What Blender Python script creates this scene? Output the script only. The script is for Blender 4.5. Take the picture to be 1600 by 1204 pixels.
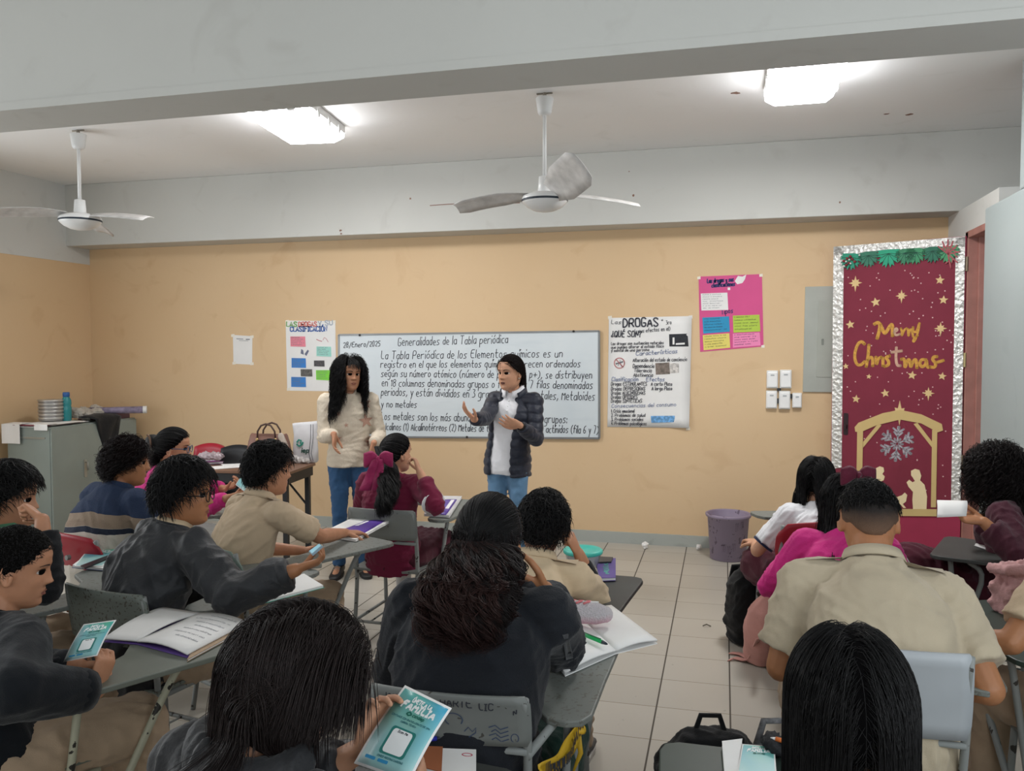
import bpy, bmesh, math, random
import numpy as np
from mathutils import Vector, Matrix, noise
from mathutils.bvhtree import BVHTree

for _o in list(bpy.data.objects): bpy.data.objects.remove(_o)
C = bpy.context.scene.collection
PI = math.pi
rng = random.Random(7)
V = Vector

# ---------------------------------------------------------------- camera
CAM_H, CAM_YAW, CAM_PITCH, CAM_ROLL, CAM_F = 1.64928, 0.250938, 0.0428432, -0.0019646, 1290.658
cy, sy, cp, sp = math.cos(CAM_YAW), math.sin(CAM_YAW), math.cos(CAM_PITCH), math.sin(CAM_PITCH)
CF = V((-sy*cp, cy*cp, -sp)); CR = V((cy, sy, 0)); CU = CR.cross(CF)
cr, sr = math.cos(CAM_ROLL), math.sin(CAM_ROLL)
CR, CU = CR*cr + CU*sr, CU*cr - CR*sr
CO = V((0, 0, CAM_H))
cam_data = bpy.data.cameras.new('camera'); cam = bpy.data.objects.new('camera', cam_data); C.objects.link(cam)
cam.matrix_world = Matrix((( CR.x, CU.x, -CF.x, 0), (CR.y, CU.y, -CF.y, 0), (CR.z, CU.z, -CF.z, CAM_H), (0, 0, 0, 1)))
cam_data.sensor_width = 36; cam_data.sensor_fit = 'HORIZONTAL'; cam_data.lens = CAM_F/1600*36
cam_data.clip_start = 0.05
bpy.context.scene.camera = cam

# measuring helpers: the sight line through a photo pixel meets a plane of the room
def ray(px, py): return CF + CR*((px-800)/CAM_F) + CU*((602-py)/CAM_F)
def at_y(px, py, y): d = ray(px, py); return CO + d*((y-CO.y)/d.y)
def at_z(px, py, z): d = ray(px, py); return CO + d*((z-CO.z)/d.z)
def at_x(px, py, x): d = ray(px, py); return CO + d*((x-CO.x)/d.x)
def at_d(px, py, z): return CO + ray(px, py)*z
def at_plane(px, py, p0, n): d = ray(px, py); return CO + d*((p0-CO).dot(n)/d.dot(n))

# ---------------------------------------------------------------- light and exposure
sc = bpy.context.scene
sc.view_settings.view_transform = 'Standard'; sc.view_settings.look = 'None'
sc.view_settings.gamma = 1.0; sc.view_settings.use_curve_mapping = False
sc.view_settings.exposure = -0.16
world = bpy.data.worlds.new('daylight'); sc.world = world; world.use_nodes = True
wbg = world.node_tree.nodes['Background']; wbg.inputs[0].default_value = (0.80, 0.88, 1.0, 1); wbg.inputs[1].default_value = 0.26

def area(name, loc, aim, sx, sy_, power, col=(1, 1, 1)):
    l = bpy.data.lights.new(name, 'AREA'); l.shape = 'RECTANGLE'; l.size = sx; l.size_y = sy_; l.energy = power; l.color = col
    o = bpy.data.objects.new(name, l); C.objects.link(o); o.location = loc
    o.rotation_euler = (V(aim)-V(loc)).to_track_quat('-Z', 'Y').to_euler()
    return o
# daylight through the window bands of both side walls
area('window_daylight_left', (-6.25, 2.6, 1.85), (0, 2.9, 1.6), 4.6, 1.3, 112, (0.95, 0.98, 1.0))
area('window_daylight_right', (1.80, 0.6, 1.85), (-2.6, 4.6, 1.6), 3.4, 1.3, 66, (0.9, 0.96, 1.0))
area('window_daylight_rear', (-2.2, -2.0, 2.0), (-2.2, 4, 1.3), 6.0, 1.4, 50, (0.95, 0.98, 1.0))  # added fill light behind the camera, brightens the beam and back wall

# ---------------------------------------------------------------- materials
def lin(h):
    h = h.lstrip('#'); v = [int(h[i:i+2], 16)/255 for i in (0, 2, 4)]
    return tuple(x/12.92 if x <= .04045 else ((x+.055)/1.055)**2.4 for x in v) + (1,)
MATS = {}
class NT:
    def __init__(s, m): s.t = m.node_tree; s.n = s.t.nodes; s.l = s.t.links; s.b = s.n['Principled BSDF']
    def new(s, t, **kw):
        n = s.n.new(t)
        for k, v in kw.items():
            if k.startswith('i_'):
                key = k[2:]; n.inputs[int(key) if key.isdigit() else key].default_value = v
            else: setattr(n, k, v)
        return n
    def link(s, a, b): s.l.new(a, b)
    def math(s, op, a, b=None, c=None):
        n = s.n.new('ShaderNodeMath'); n.operation = op
        for i, x in enumerate((a, b, c)):
            if x is None: continue
            if isinstance(x, (int, float)): n.inputs[i].default_value = x
            else: s.l.new(x, n.inputs[i])
        return n.outputs[0]
    def mix(s, fac, a, b):
        n = s.n.new('ShaderNodeMix'); n.data_type = 'RGBA'
        for i, x in ((0, fac), (6, a), (7, b)):
            if isinstance(x, (int, float)): n.inputs[i].default_value = x
            elif isinstance(x, tuple): n.inputs[i].default_value = x
            else: s.l.new(x, n.inputs[i])
        return n.outputs[2]
    def ramp(s, x, lo, hi):
        n = s.n.new('ShaderNodeMapRange'); s.l.new(x, n.inputs[0]); n.inputs[1].default_value = lo; n.inputs[2].default_value = hi
        return n.outputs[0]
    def noise(s, scale, detail=3, vec=None, dist=0.0):
        n = s.n.new('ShaderNodeTexNoise'); n.inputs['Scale'].default_value = scale; n.inputs['Detail'].default_value = detail
        n.inputs['Distortion'].default_value = dist
        if vec is None: vec = s.obj()
        s.l.new(vec, n.inputs['Vector']); return n.outputs[0]
    def obj(s):
        if not hasattr(s, '_o'): s._o = s.n.new('ShaderNodeTexCoord')
        return s._o.outputs['Object']
    def xyz(s):
        n = s.n.new('ShaderNodeSeparateXYZ'); s.l.new(s.obj(), n.inputs[0]); return n.outputs
    def scaled(s, v):
        n = s.n.new('ShaderNodeMapping'); n.inputs['Scale'].default_value = v; s.l.new(s.obj(), n.inputs[0]); return n.outputs[0]
    def bump(s, h, strength=.3, dist=.01):
        n = s.n.new('ShaderNodeBump'); n.inputs['Strength'].default_value = strength; n.inputs['Distance'].default_value = dist
        s.l.new(h, n.inputs['Height']); s.l.new(n.outputs[0], s.b.inputs['Normal'])
def M(name, hexc=None, rough=.6, metal=0.0, var=.12, vscale=6, bump=0.0, bscale=60, spec=.4, sheen=0.0, alpha=1, trans=0.0, fn=None, emit=None):
    if name in MATS: return MATS[name]
    m = bpy.data.materials.new(name); m.use_nodes = True; t = NT(m); b = t.b
    b.inputs['Roughness'].default_value = rough; b.inputs['Metallic'].default_value = metal
    b.inputs['Specular IOR Level'].default_value = spec
    if sheen: b.inputs['Sheen Weight'].default_value = sheen
    if hexc:
        c = lin(hexc); m.diffuse_color = c
        b.inputs['Base Color'].default_value = c
        if var:
            d = tuple(x*(1-var) for x in c[:3])+(1,); e = tuple(min(1, x*(1+var*.6)) for x in c[:3])+(1,)
            t.link(t.mix(t.ramp(t.noise(vscale), .3, .7), d, e), b.inputs['Base Color'])
    if bump: t.bump(t.noise(bscale, 2), bump, .004)
    if alpha < 1: b.inputs['Alpha'].default_value = alpha
    if trans: b.inputs['Transmission Weight'].default_value = trans
    if emit: b.inputs['Emission Color'].default_value = lin(hexc); b.inputs['Emission Strength'].default_value = emit
    if fn: fn(t)
    MATS[name] = m; return m

# ---------------------------------------------------------------- objects
ROOTM = {}
def tag(o, label=None, cat=None, group=None, kind=None):
    for k, v in (('label', label), ('category', cat), ('group', group), ('kind', kind)):
        if v: o[k] = v
    return o
def thing(name, label, cat, loc=(0, 0, 0), rz=0.0, group=None):
    o = bpy.data.objects.new(name, None); C.objects.link(o); o.empty_display_size = .05
    o.location = loc; o.rotation_euler = (0, 0, rz); tag(o, label, cat, group)
    ROOTM[o.name] = Matrix.Translation(V(loc)) @ Matrix.Rotation(rz, 4, 'Z')
    return o
class MB:
    def __init__(s): s.v = []; s.f = []; s.mi = []; s.cur = 0
    def add(s, vs, fs):
        k = len(s.v); s.v += [tuple(p) for p in vs]; s.f += [tuple(i+k for i in f) for f in fs]; s.mi += [s.cur]*len(fs); return s
    def box(s, lo, hi, M_=None):
        x0, y0, z0 = lo; x1, y1, z1 = hi
        vs = [V((x, y, z)) for z in (z0, z1) for (x, y) in ((x0, y0), (x1, y0), (x1, y1), (x0, y1))]
        if M_ is not None: vs = [M_ @ p for p in vs]
        return s.add(vs, [(3, 2, 1, 0), (4, 5, 6, 7), (0, 1, 5, 4), (1, 2, 6, 5), (2, 3, 7, 6), (3, 0, 4, 7)])
    def rings(s, rs, cap=True, closed=False):
        n = len(rs[0]); vs = [p for r in rs for p in r]; fs = []
        for i in range(len(rs)-1):
            for j in range(n): fs.append((i*n+j, i*n+(j+1) % n, (i+1)*n+(j+1) % n, (i+1)*n+j))
        if cap: fs.append(tuple(range(n-1, -1, -1))); fs.append(tuple((len(rs)-1)*n+j for j in range(n)))
        return s.add(vs, fs)
    def tube(s, pts, r, seg=8, ref=None, flat=None, round_=False):
        pts = [V(p) for p in pts]; n = len(pts)
        rr = list(r) if isinstance(r, (list, tuple)) else [r]*n
        fl = list(flat) if isinstance(flat, (list, tuple)) else [flat or 1.0]*n
        if round_:
            t0 = (pts[0]-pts[1]).normalized(); t1 = (pts[-1]-pts[-2]).normalized()
            a = [(pts[0]+t0*rr[0]*f, rr[0]*g, fl[0]) for f, g in ((.96, .28), (.75, .66), (.4, .92))]
            b = [(pts[-1]+t1*rr[-1]*f, rr[-1]*g, fl[-1]) for f, g in ((.4, .92), (.75, .66), (.96, .28))]
            pts = [x[0] for x in a]+pts+[x[0] for x in b]; rr = [x[1] for x in a]+rr+[x[1] for x in b]; fl = [x[2] for x in a]+fl+[x[2] for x in b]; n = len(pts)
        rs = []; u = None
        for i in range(n):
            t = (pts[min(i+1, n-1)]-pts[max(i-1, 0)]).normalized()
            if u is None:
                u = V(ref) if ref is not None else (V((0, 0, 1)) if abs(t.z) < .9 else V((1, 0, 0)))
            elif ref is not None: u = V(ref)
            u = (u - t*u.dot(t)).normalized(); w = t.cross(u)
            rs.append([pts[i] + u*(math.cos(2*PI*k/seg)*rr[i]) + w*(math.sin(2*PI*k/seg)*rr[i]*fl[i]) for k in range(seg)])
        return s.rings(rs)
    def lathe(s, prof, c=(0, 0, 0), seg=28, M_=None):
        rs = []
        for r, z in prof:
            ring = [V((r*math.cos(2*PI*k/seg), r*math.sin(2*PI*k/seg), z)) for k in range(seg)]
            rs.append([(M_ @ p if M_ is not None else p)+V(c) for p in ring])
        return s.rings(rs)
    def ball(s, c, r, seg=16, rin=10, M_=None):
        r = (r, r, r) if isinstance(r, (int, float)) else r; rs = []
        for i in range(1, rin):
            a = PI*i/rin
            ring = [V((r[0]*math.sin(a)*math.cos(2*PI*k/seg), r[1]*math.sin(a)*math.sin(2*PI*k/seg), -r[2]*math.cos(a))) for k in range(seg)]
            rs.append([(M_ @ p if M_ is not None else p)+V(c) for p in ring])
        return s.rings(rs)
    def prism(s, poly, o, u, v, n, t0, t1):
        k = len(poly); o, u, v, n = V(o), V(u), V(v), V(n)
        a = [o+u*x+v*y+n*t0 for x, y in poly]; b = [o+u*x+v*y+n*t1 for x, y in poly]
        area_ = sum(poly[i][0]*poly[(i+1) % k][1]-poly[(i+1) % k][0]*poly[i][1] for i in range(k))
        fs = [tuple(range(k-1, -1, -1)), tuple(range(k, 2*k))]+[(i, (i+1) % k, k+(i+1) % k, k+i) for i in range(k)]
        if (area_ < 0) != ((u.cross(v)).dot(n) < 0): fs = [tuple(reversed(f)) for f in fs]
        return s.add(a+b, fs)
    def sheet(s, grid, th):
        """grid[i][j] of points: a thin bent sheet with thickness th"""
        n, m = len(grid), len(grid[0]); top = []; bot = []
        for i in range(n):
            for j in range(m):
                a = V(grid[min(i+1, n-1)][j])-V(grid[max(i-1, 0)][j]); b = V(grid[i][min(j+1, m-1)])-V(grid[i][max(j-1, 0)])
                nn = a.cross(b); nn = nn.normalized() if nn.length > 1e-9 else V((0, 0, 1))
                top.append(V(grid[i][j])+nn*th/2); bot.append(V(grid[i][j])-nn*th/2)
        K = n*m; fs = []
        for i in range(n-1):
            for j in range(m-1):
                a, b, c, d = i*m+j, (i+1)*m+j, (i+1)*m+j+1, i*m+j+1
                fs.append((a, b, c, d)); fs.append((K+d, K+c, K+b, K+a))
        per = [j for j in range(m)]+[i*m+m-1 for i in range(1, n)]+[(n-1)*m+j for j in range(m-2, -1, -1)]+[i*m for i in range(n-2, 0, -1)]
        for q in range(len(per)):
            a, b = per[q], per[(q+1) % len(per)]; fs.append((a, b, K+b, K+a))
        return s.add(top+bot, fs)
    def mesh(s, name, M_=None):
        me = bpy.data.meshes.new(name)
        vs = s.v if M_ is None else [tuple(M_ @ V(p)) for p in s.v]
        me.from_pydata(vs, [], s.f); me.update(); return me
    def build(s, name, m, parent=None, smooth=False, bevel=0.0, local=False, label=None, autosm=None):
        Mi = None
        if parent is not None and not local: Mi = ROOTM[parent.name].inverted()
        me = s.mesh(name, Mi)
        for mm in (m if isinstance(m, (list, tuple)) else [m]): me.materials.append(mm)
        if any(s.mi): me.polygons.foreach_set('material_index', s.mi)
        bm = bmesh.new(); bm.from_mesh(me); bmesh.ops.recalc_face_normals(bm, faces=bm.faces[:]); bm.to_mesh(me); bm.free()
        if smooth: me.polygons.foreach_set('use_smooth', [True]*len(me.polygons))
        o = bpy.data.objects.new(name, me); C.objects.link(o)
        if parent is not None:
            o.parent = parent; ROOTM[o.name] = Matrix.Identity(4) if local else ROOTM[parent.name]
        else: ROOTM[o.name] = Matrix.Identity(4)
        if bevel:
            bv = o.modifiers.new('bevel', 'BEVEL'); bv.width = bevel; bv.segments = 2; bv.limit_method = 'ANGLE'
        if label: o['label'] = label
        return o
def recenter(o, loc):
    """put the origin of a top-level single-mesh thing at its base"""
    loc = V(loc); o.data.transform(Matrix.Translation(-loc)); o.location = loc; ROOTM[o.name] = Matrix.Translation(loc); return o
def copy_tree(o, parent=None):
    c = o.copy(); C.objects.link(c)
    if parent: c.parent = parent
    ROOTM[c.name] = ROOTM[o.name]
    for ch in list(o.children): copy_tree(ch, c)
    return c
def place(o, loc, rz):
    o.location = loc; o.rotation_euler = (0, 0, rz)
    Mx = Matrix.Translation(V(loc)) @ Matrix.Rotation(rz, 4, 'Z')
    ROOTM[o.name] = Mx
    def rec(x):
        for ch in x.children: ROOTM[ch.name] = Mx; rec(ch)
    rec(o); return o
def bez(ps, n):
    out = []
    for i in range(n+1):
        t = i/n; q = [V(p) for p in ps]
        while len(q) > 1: q = [q[k].lerp(q[k+1], t) for k in range(len(q)-1)]
        out.append(q[0])
    return out
def smoothpts(ps, n):
    """Catmull-Rom through ps"""
    ps = [V(p) for p in ps]; P = [ps[0]*2-ps[1]]+ps+[ps[-1]*2-ps[-2]]; out = []
    for i in range(1, len(P)-2):
        for k in range(n):
            t = k/n; a, b, c, d = P[i-1], P[i], P[i+1], P[i+2]
            out.append(.5*((2*b)+(c-a)*t+(2*a-5*b+4*c-d)*t*t+(3*b-a-3*c+d)*t**3))
    out.append(ps[-1]); return out

# ---------------------------------------------------------------- stroke lettering
GL = {'a': "3H1H0G0E1D2D3E 3H3D", 'b': "0K0D 0G1H2H3G3E2D1D0E", 'c': "3H1H0G0E1D3D", 'd': "3K3D 3G2H1H0G0E1D2D3E", 'e': "0F3F3G2H1H0G0E1D3D",
 'f': "3K2K1J1D 0H3H", 'g': "3H1H0G0E1D3D 3H3B2A0A", 'h': "0K0D 0G1H2H3G3D", 'i': "0H0D 0J0K", 'j': "1H1B0A 1J1K", 'k': "0K0D 3H0F3D", 'l': "0K0D",
 'm': "0H0D 0G1H2G2D 2G3H4G4D", 'n': "0H0D 0G1H2H3G3D", 'o': "1H0G0E1D2D3E3G2H1H", 'p': "0H0A 0G1H2H3G3E2D0D", 'q': "3H3A 3H1H0G0E1D3D", 'r': "0H0D 0G1H3H",
 's': "3H1H0G3E2D0D", 't': "1K1E2D3D 0H3H", 'u': "0H0E1D2D3E 3H3D", 'v': "0H2D3H", 'w': "0H1D2G3D4H", 'x': "0H3D 3H0D", 'y': "0H2D 3H1A", 'z': "0H3H0D3D",
 'A': "0D2K4D 1F3F", 'B': "0D0K3K4J3H0H 3H4F3D0D", 'C': "4J3K1K0J0E1D3D4E", 'D': "0D0K2K4I4F2D0D", 'E': "4K0K0D4D 0H3H", 'F': "4K0K0D 0H3H", 'G': "4J3K1K0J0E1D3D4E4G2G",
 'H': "0K0D 4K4D 0G4G", 'I': "0K2K 1K1D 0D2D", 'J': "3K3E2D0D", 'K': "0K0D 4K0G4D", 'L': "0K0D3D", 'M': "0D0K2G4K4D", 'N': "0D0K4D4K", 'O': "1K0J0E1D3D4E4J3K1K",
 'P': "0D0K3K4J4H3G0G", 'Q': "1K0J0E1D3D4E4J3K1K 2F4D", 'R': "0D0K3K4J4H3G0G 2G4D", 'S': "4J3K1K0J0I4F4E3D1D0E", 'T': "0K4K 2K2D", 'U': "0K0E1D3D4E4K", 'V': "0K2D4K",
 'W': "0K1D2H3D4K", 'X': "0K4D 4K0D", 'Y': "0K2G4K 2G2D", 'Z': "0K4K0D4D", '0': "1K0J0E1D2D3E3J2K1K", '1': "0I1K1D", '2': "0J1K2K3J3H0D3D", '3': "0K3K1H3G3E2D0D",
 '4': "2K0F3F 2H2D", '5': "3K0K0H2H3G3E2D0D", '6': "3K1J0G0E1D2D3E3F2G0G", '7': "0K3K1D", '8': "1H0I0J1K2K3J3I2H1H0G0E1D2D3E3G2H", '9': "3G1G0H0J1K2K3J3F2D0D",
 '/': "0C3K", '(': "2K0I0E2C", ')': "0K2I2E0C", ',': "1E0C", '.': "0D0E", ':': "0D0E 0G0H", '-': "0G3G", '+': "0G4G 2I2E", '!': "0K0F 0D0E", '?': "0J1K2K3J1H1F 1D1E",
 '¿': "3E2D1D0E2G2I 2J2K", '*': "0I2G 2I0G", '´': "0J1K"}
AC = {'á': 'a', 'é': 'e', 'í': 'i', 'ó': 'o', 'ú': 'u', 'Ó': 'O', 'Í': 'I', 'É': 'E', 'Ú': 'U', 'Á': 'A'}
def glyph(ch):
    base = AC.get(ch, ch); spec = GL.get(base)
    if spec is None: return [], 3
    st = []
    for part in spec.split():
        st.append([(int(part[i]), ord(part[i+1])-68) for i in range(0, len(part), 2)])
    w = max(x for q in st for x, y in q)
    if ch in AC: yy = 5.4 if base.islower() else 8; st.append([(w*.4, yy), (w*.4+1.2, yy+1.6)])
    return st, w
def chaikin(q, n=2):
    for _ in range(n):
        if len(q) < 3: return q
        o = [q[0]]
        for a, b in zip(q, q[1:]):
            o.append((a[0]*.75+b[0]*.25, a[1]*.75+b[1]*.25)); o.append((a[0]*.25+b[0]*.75, a[1]*.25+b[1]*.75))
        o.append(q[-1]); q = o
    return q
def lettering(txt, jit=.25, slant=.12, rnd=2, squeeze=1.0):
    """polylines in units of the cap height, advance width"""
    x = 0; out = []
    for ch in txt:
        if ch == ' ': x += 3.2*squeeze; continue
        st, w = glyph(ch)
        sx = squeeze*rng.uniform(.92, 1.08) if jit else squeeze; sy2 = rng.uniform(1-jit*.25, 1+jit*.25); dy = rng.uniform(-jit, jit)
        for q in st:
            q2 = [(x+px*sx+py*slant+rng.uniform(-jit, jit)*.5, py*sy2+dy+rng.uniform(-jit, jit)*.4) for px, py in q]
            out.append([(a/7, b/7) for a, b in chaikin(q2, rnd)])
        x += w*sx+1.7*squeeze
    return out, max(x-1.7*squeeze, .1)/7
def stroke2d(mb, q, th, fmap, caps=True):
    """ink stroke of width th along 2-D polyline q; fmap maps (x, y) to a point"""
    n = len(q)
    if n < 2: return
    L = []; R = []
    for i in range(n):
        a = q[max(i-1, 0)]; b = q[min(i+1, n-1)]; dx, dy = b[0]-a[0], b[1]-a[1]; l = math.hypot(dx, dy) or 1e-6
        nx, ny = -dy/l*th/2, dx/l*th/2
        ex = ey = 0
        if i == 0: ex, ey = -dx/l*th*.35, -dy/l*th*.35
        if i == n-1: ex, ey = dx/l*th*.35, dy/l*th*.35
        L.append(fmap(q[i][0]+nx+ex, q[i][1]+ny+ey)); R.append(fmap(q[i][0]-nx+ex, q[i][1]-ny+ey))
    mb.add(L+R, [(i, n+i, n+i+1, i+1) for i in range(n-1)])
    if caps:
        for c in (q[0], q[-1]):
            vs = [fmap(c[0]+math.cos(k*PI/4)*th/2, c[1]+math.sin(k*PI/4)*th/2) for k in range(8)]
            mb.add(vs, [tuple(range(8))])
def write(mb, txt, o, u, v, n, size, width=None, th=.008, jit=.25, slant=.12, rnd=2, lift=.0012, squeeze=1.0, caps=False):
    """text on a plane: baseline origin o, unit axes u, v, normal n, cap height size; width squeezes to a length"""
    qs, w = lettering(txt, jit, slant, rnd, squeeze); sx = size if width is None else width/w
    o, u, v, n = V(o), V(u), V(v), V(n)
    def fm(x, y): return o+u*x+v*y+n*lift
    for q in qs: stroke2d(mb, [(a*sx, b*size) for a, b in q], th, fm, caps)
    return w*sx
def star_poly(cx, cy_, r, r2, n=5, rot=PI/2, aniso=None):
    P = []
    for k in range(2*n):
        rr = r if k % 2 == 0 else r2
        if aniso and k % 2 == 0: rr *= aniso[(k//2) % len(aniso)]
        P.append((cx+rr*math.cos(rot+PI*k/n), cy_+rr*math.sin(rot+PI*k/n)))
    return P
def rounded(w, h, r, n=4, cx=0, cy_=0):
    P = []
    for (sx, sy_, a0) in ((1, 1, 0), (-1, 1, PI/2), (-1, -1, PI), (1, -1, 3*PI/2)):
        for k in range(n+1):
            a = a0+PI/2*k/n; P.append((cx+sx*(w/2-r)+r*math.cos(a), cy_+sy_*(h/2-r)+r*math.sin(a)))
    return P
# ================================================================ the room
D_WALL, X_L, X_R, Z_C, Z_B = 7.016, -6.17, 1.66, 3.245, 2.66
def struct(name, mb, m, **k):
    o = mb.build(name, m, **k); o['kind'] = 'structure'; return o
def mb_box(lo, hi): return MB().box(lo, hi)

def floor_fn(t):
    X, Y, Z = t.xyz()
    def cell(c, off):
        q = t.math('DIVIDE', t.math('SUBTRACT', c, off), .33)
        return q, t.math('ABSOLUTE', t.math('SUBTRACT', t.math('FRACT', t.math('ADD', q, .5)), .5))
    qx, dx = cell(X, -.6176); qy, dy = cell(Y, 3.4736)
    gx = t.math('LESS_THAN', dx, .0115); gy = t.math('LESS_THAN', dy, .0085)
    g = t.math('MAXIMUM', gx, gy)
    wn = t.new('ShaderNodeTexWhiteNoise'); wn.noise_dimensions = '2D'
    cb = t.new('ShaderNodeCombineXYZ'); t.link(t.math('FLOOR', qx), cb.inputs[0]); t.link(t.math('FLOOR', qy), cb.inputs[1]); t.link(cb.outputs[0], wn.inputs['Vector'])
    base = t.mix(wn.outputs['Value'], lin('#aaa59b'), lin('#b3aea4'))
    dirt = t.ramp(t.noise(1.9, 4), .4, .85)
    base = t.mix(t.math('MULTIPLY', dirt, .16), base, lin('#968f81'))
    speck = t.math('GREATER_THAN', t.noise(34, 2), .735)
    base = t.mix(t.math('MULTIPLY', speck, .35), base, lin('#6d675c'))
    t.link(t.mix(g, base, t.mix(gx, lin('#8d8474'), lin('#4d473f'))), t.b.inputs['Base Color'])
    t.link(t.math('ADD', t.math('MULTIPLY', g, .45), t.math('ADD', .34, t.math('MULTIPLY', dirt, .02))), t.b.inputs['Roughness'])
    t.bump(t.math('SUBTRACT', 1, g), .35, .003)
MF = M('floor_tile', '#cfc9ba', .3, fn=floor_fn, var=0)
def wall_fn(c1, c2, stain, amount=.5):
    def fn(t):
        base = t.mix(t.ramp(t.noise(.9, 4), .3, .7), lin(c1), lin(c2))
        s = t.math('MULTIPLY', t.ramp(t.noise(3.1, 6, dist=1.2), .60, .78), amount)
        base = t.mix(s, base, lin(stain))
        t.link(base, t.b.inputs['Base Color']); t.bump(t.noise(38, 4), .12, .004)
    return fn
M_YEL = M('yellow_paint', None, .62, fn=wall_fn('#d6b78f', '#dabd97', '#c5a177', .5))
M_GRAY = M('grey_white_paint', None, .6, fn=wall_fn('#c9cac6', '#d0d0cc', '#b7b6b1', .5))
M_CEIL = M('ceiling_paint', None, .8, fn=wall_fn('#f0f0ef', '#f3f3f2', '#e4e4e0', .45))
M_BEAM = M('beam_paint', None, .7, fn=wall_fn('#c4c4bf', '#cacac5', '#b5b3ad', .5))
M_BLUEG = M('blue_grey_paint', None, .6, fn=wall_fn('#939d9d', '#9ba4a4', '#889292', .5))
M_BASE = M('baseboard_cement', None, .7, fn=wall_fn('#a3a8a4', '#adb1ab', '#8b9089', .8))
M_MAROONWOOD = M('rosewood_frame', '#a8756b', .55, var=.15, vscale=9)
struct('floor', mb_box((X_L-.3, -2.0, -.12), (3.2, D_WALL+.2, 0)), MF)
struct('wall_back', mb_box((X_L-.2, D_WALL, 0), (X_R+.3, D_WALL+.18, Z_C)), M_YEL)
bb = MB().box((X_L, D_WALL-.014, 0), (X_R, D_WALL, .096)); struct('baseboard_back', bb, M_BASE)
bb = MB().box((X_L, 4.9, 0), (X_L+.014, D_WALL-.014, .096)); struct('baseboard_left', bb, M_BASE)
# left wall: yellow below, grey band above; windows nearer the camera
w = MB().box((X_L-.18, 4.9, 0), (X_L, D_WALL, 2.51)); struct('wall_left', w, M_YEL)
w = MB().box((X_L-.18, -2, 2.51), (X_L+.004, D_WALL, Z_C)).box((X_L-.18, -2, 0), (X_L, 4.9, 1.1)); struct('wall_left_band', w, M_GRAY)
def window_wall(name, x, y0, y1, z0, z1, n):
    f = MB()
    for k in range(n+1):
        yy = y0+(y1-y0)*k/n; f.box((x-.03, yy-.025, z0), (x+.03, yy+.025, z1))
    for zz in (z0, (z0+z1)/2, z1): f.box((x-.025, y0, zz-.02), (x+.025, y1, zz+.02))
    struct(name, f, M('window_metal', '#6d706e', .5))
window_wall('window_1', X_L-.09, -2, 4.9, 1.1, 2.51, 6)
# unseen rear wall, its window band added as an opening for the fill light
w = MB().box((X_L-.2, -2.18, 0), (1.9, -2.0, 1.25)).box((X_L-.2, -2.18, 2.75), (1.9, -2.0, Z_C)).box((X_L-.2, -2.18, 1.25), (-5.25, -2.0, 2.75)).box((.85, -2.18, 1.25), (1.9, -2.0, 2.75)); struct('wall_rear', w, M_GRAY)
f = MB()
for k in range(6): x = -5.25+6.1*k/5; f.box((x-.025, -2.13, 1.25), (x+.025, -2.07, 2.75))
for z in (1.25, 2.0, 2.75): f.box((-5.25, -2.125, z-.02), (.85, -2.075, z+.02))
struct('added_window_3', f, M('window_metal', '#6d706e', .5))
# ceiling and beams
struct('ceiling', mb_box((X_L-.2, -2, Z_C), (3.2, D_WALL+.2, Z_C+.15)), M_CEIL)
bm_ = MB().box((X_L-.2, D_WALL-.30, Z_B), (2.9, D_WALL-.001, Z_C)); struct('trim_1', bm_, M_BEAM, bevel=.006)
bm_ = MB().box((X_L-.2, 2.89, Z_B+.03), (3.0, 3.16, Z_C)).box((X_L-.2, 2.882, Z_B), (3.0, 3.165, Z_B+.034)); struct('trim_2', bm_, M_BEAM)
# right wall with the doorway, low pilaster wall and open transom above it
w = MB().box((X_R, 6.52, 0), (X_R+.16, D_WALL, Z_B)).box((X_R, 5.81, 2.475), (X_R+.16, 6.52, Z_B)); struct('wall_right', w, M_GRAY)
w = MB().box((1.58, 4.0, 0), (1.76, 5.80, 2.53)).box((1.58, 4.0, 2.53), (1.76, 5.18, Z_C)).box((1.58, -2, 0), (1.76, 4.0, 1.0)).box((1.58, -2, 2.55), (1.76, 4.0, Z_C))
struct('wall_right_near', w, M_BLUEG, bevel=.01)
window_wall('window_2', 1.67, -2, 4.0, 1.0, 2.55, 5)
f = MB()
f.box((X_R-.005, 6.455, 0), (X_R+.165, 6.52, 2.475)).box((X_R+.06, 6.43, 0), (X_R+.15, 6.456, 2.44))
f.box((X_R-.005, 5.81, 2.43), (X_R+.165, 6.52, 2.478))
struct('door_frame', f, M_MAROONWOOD, bevel=.004)
# outside gallery seen through the doorway
struct('exterior_wall', mb_box((3.0, 3.5, 0), (3.15, D_WALL+.2, Z_C)), M_GRAY)
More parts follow.
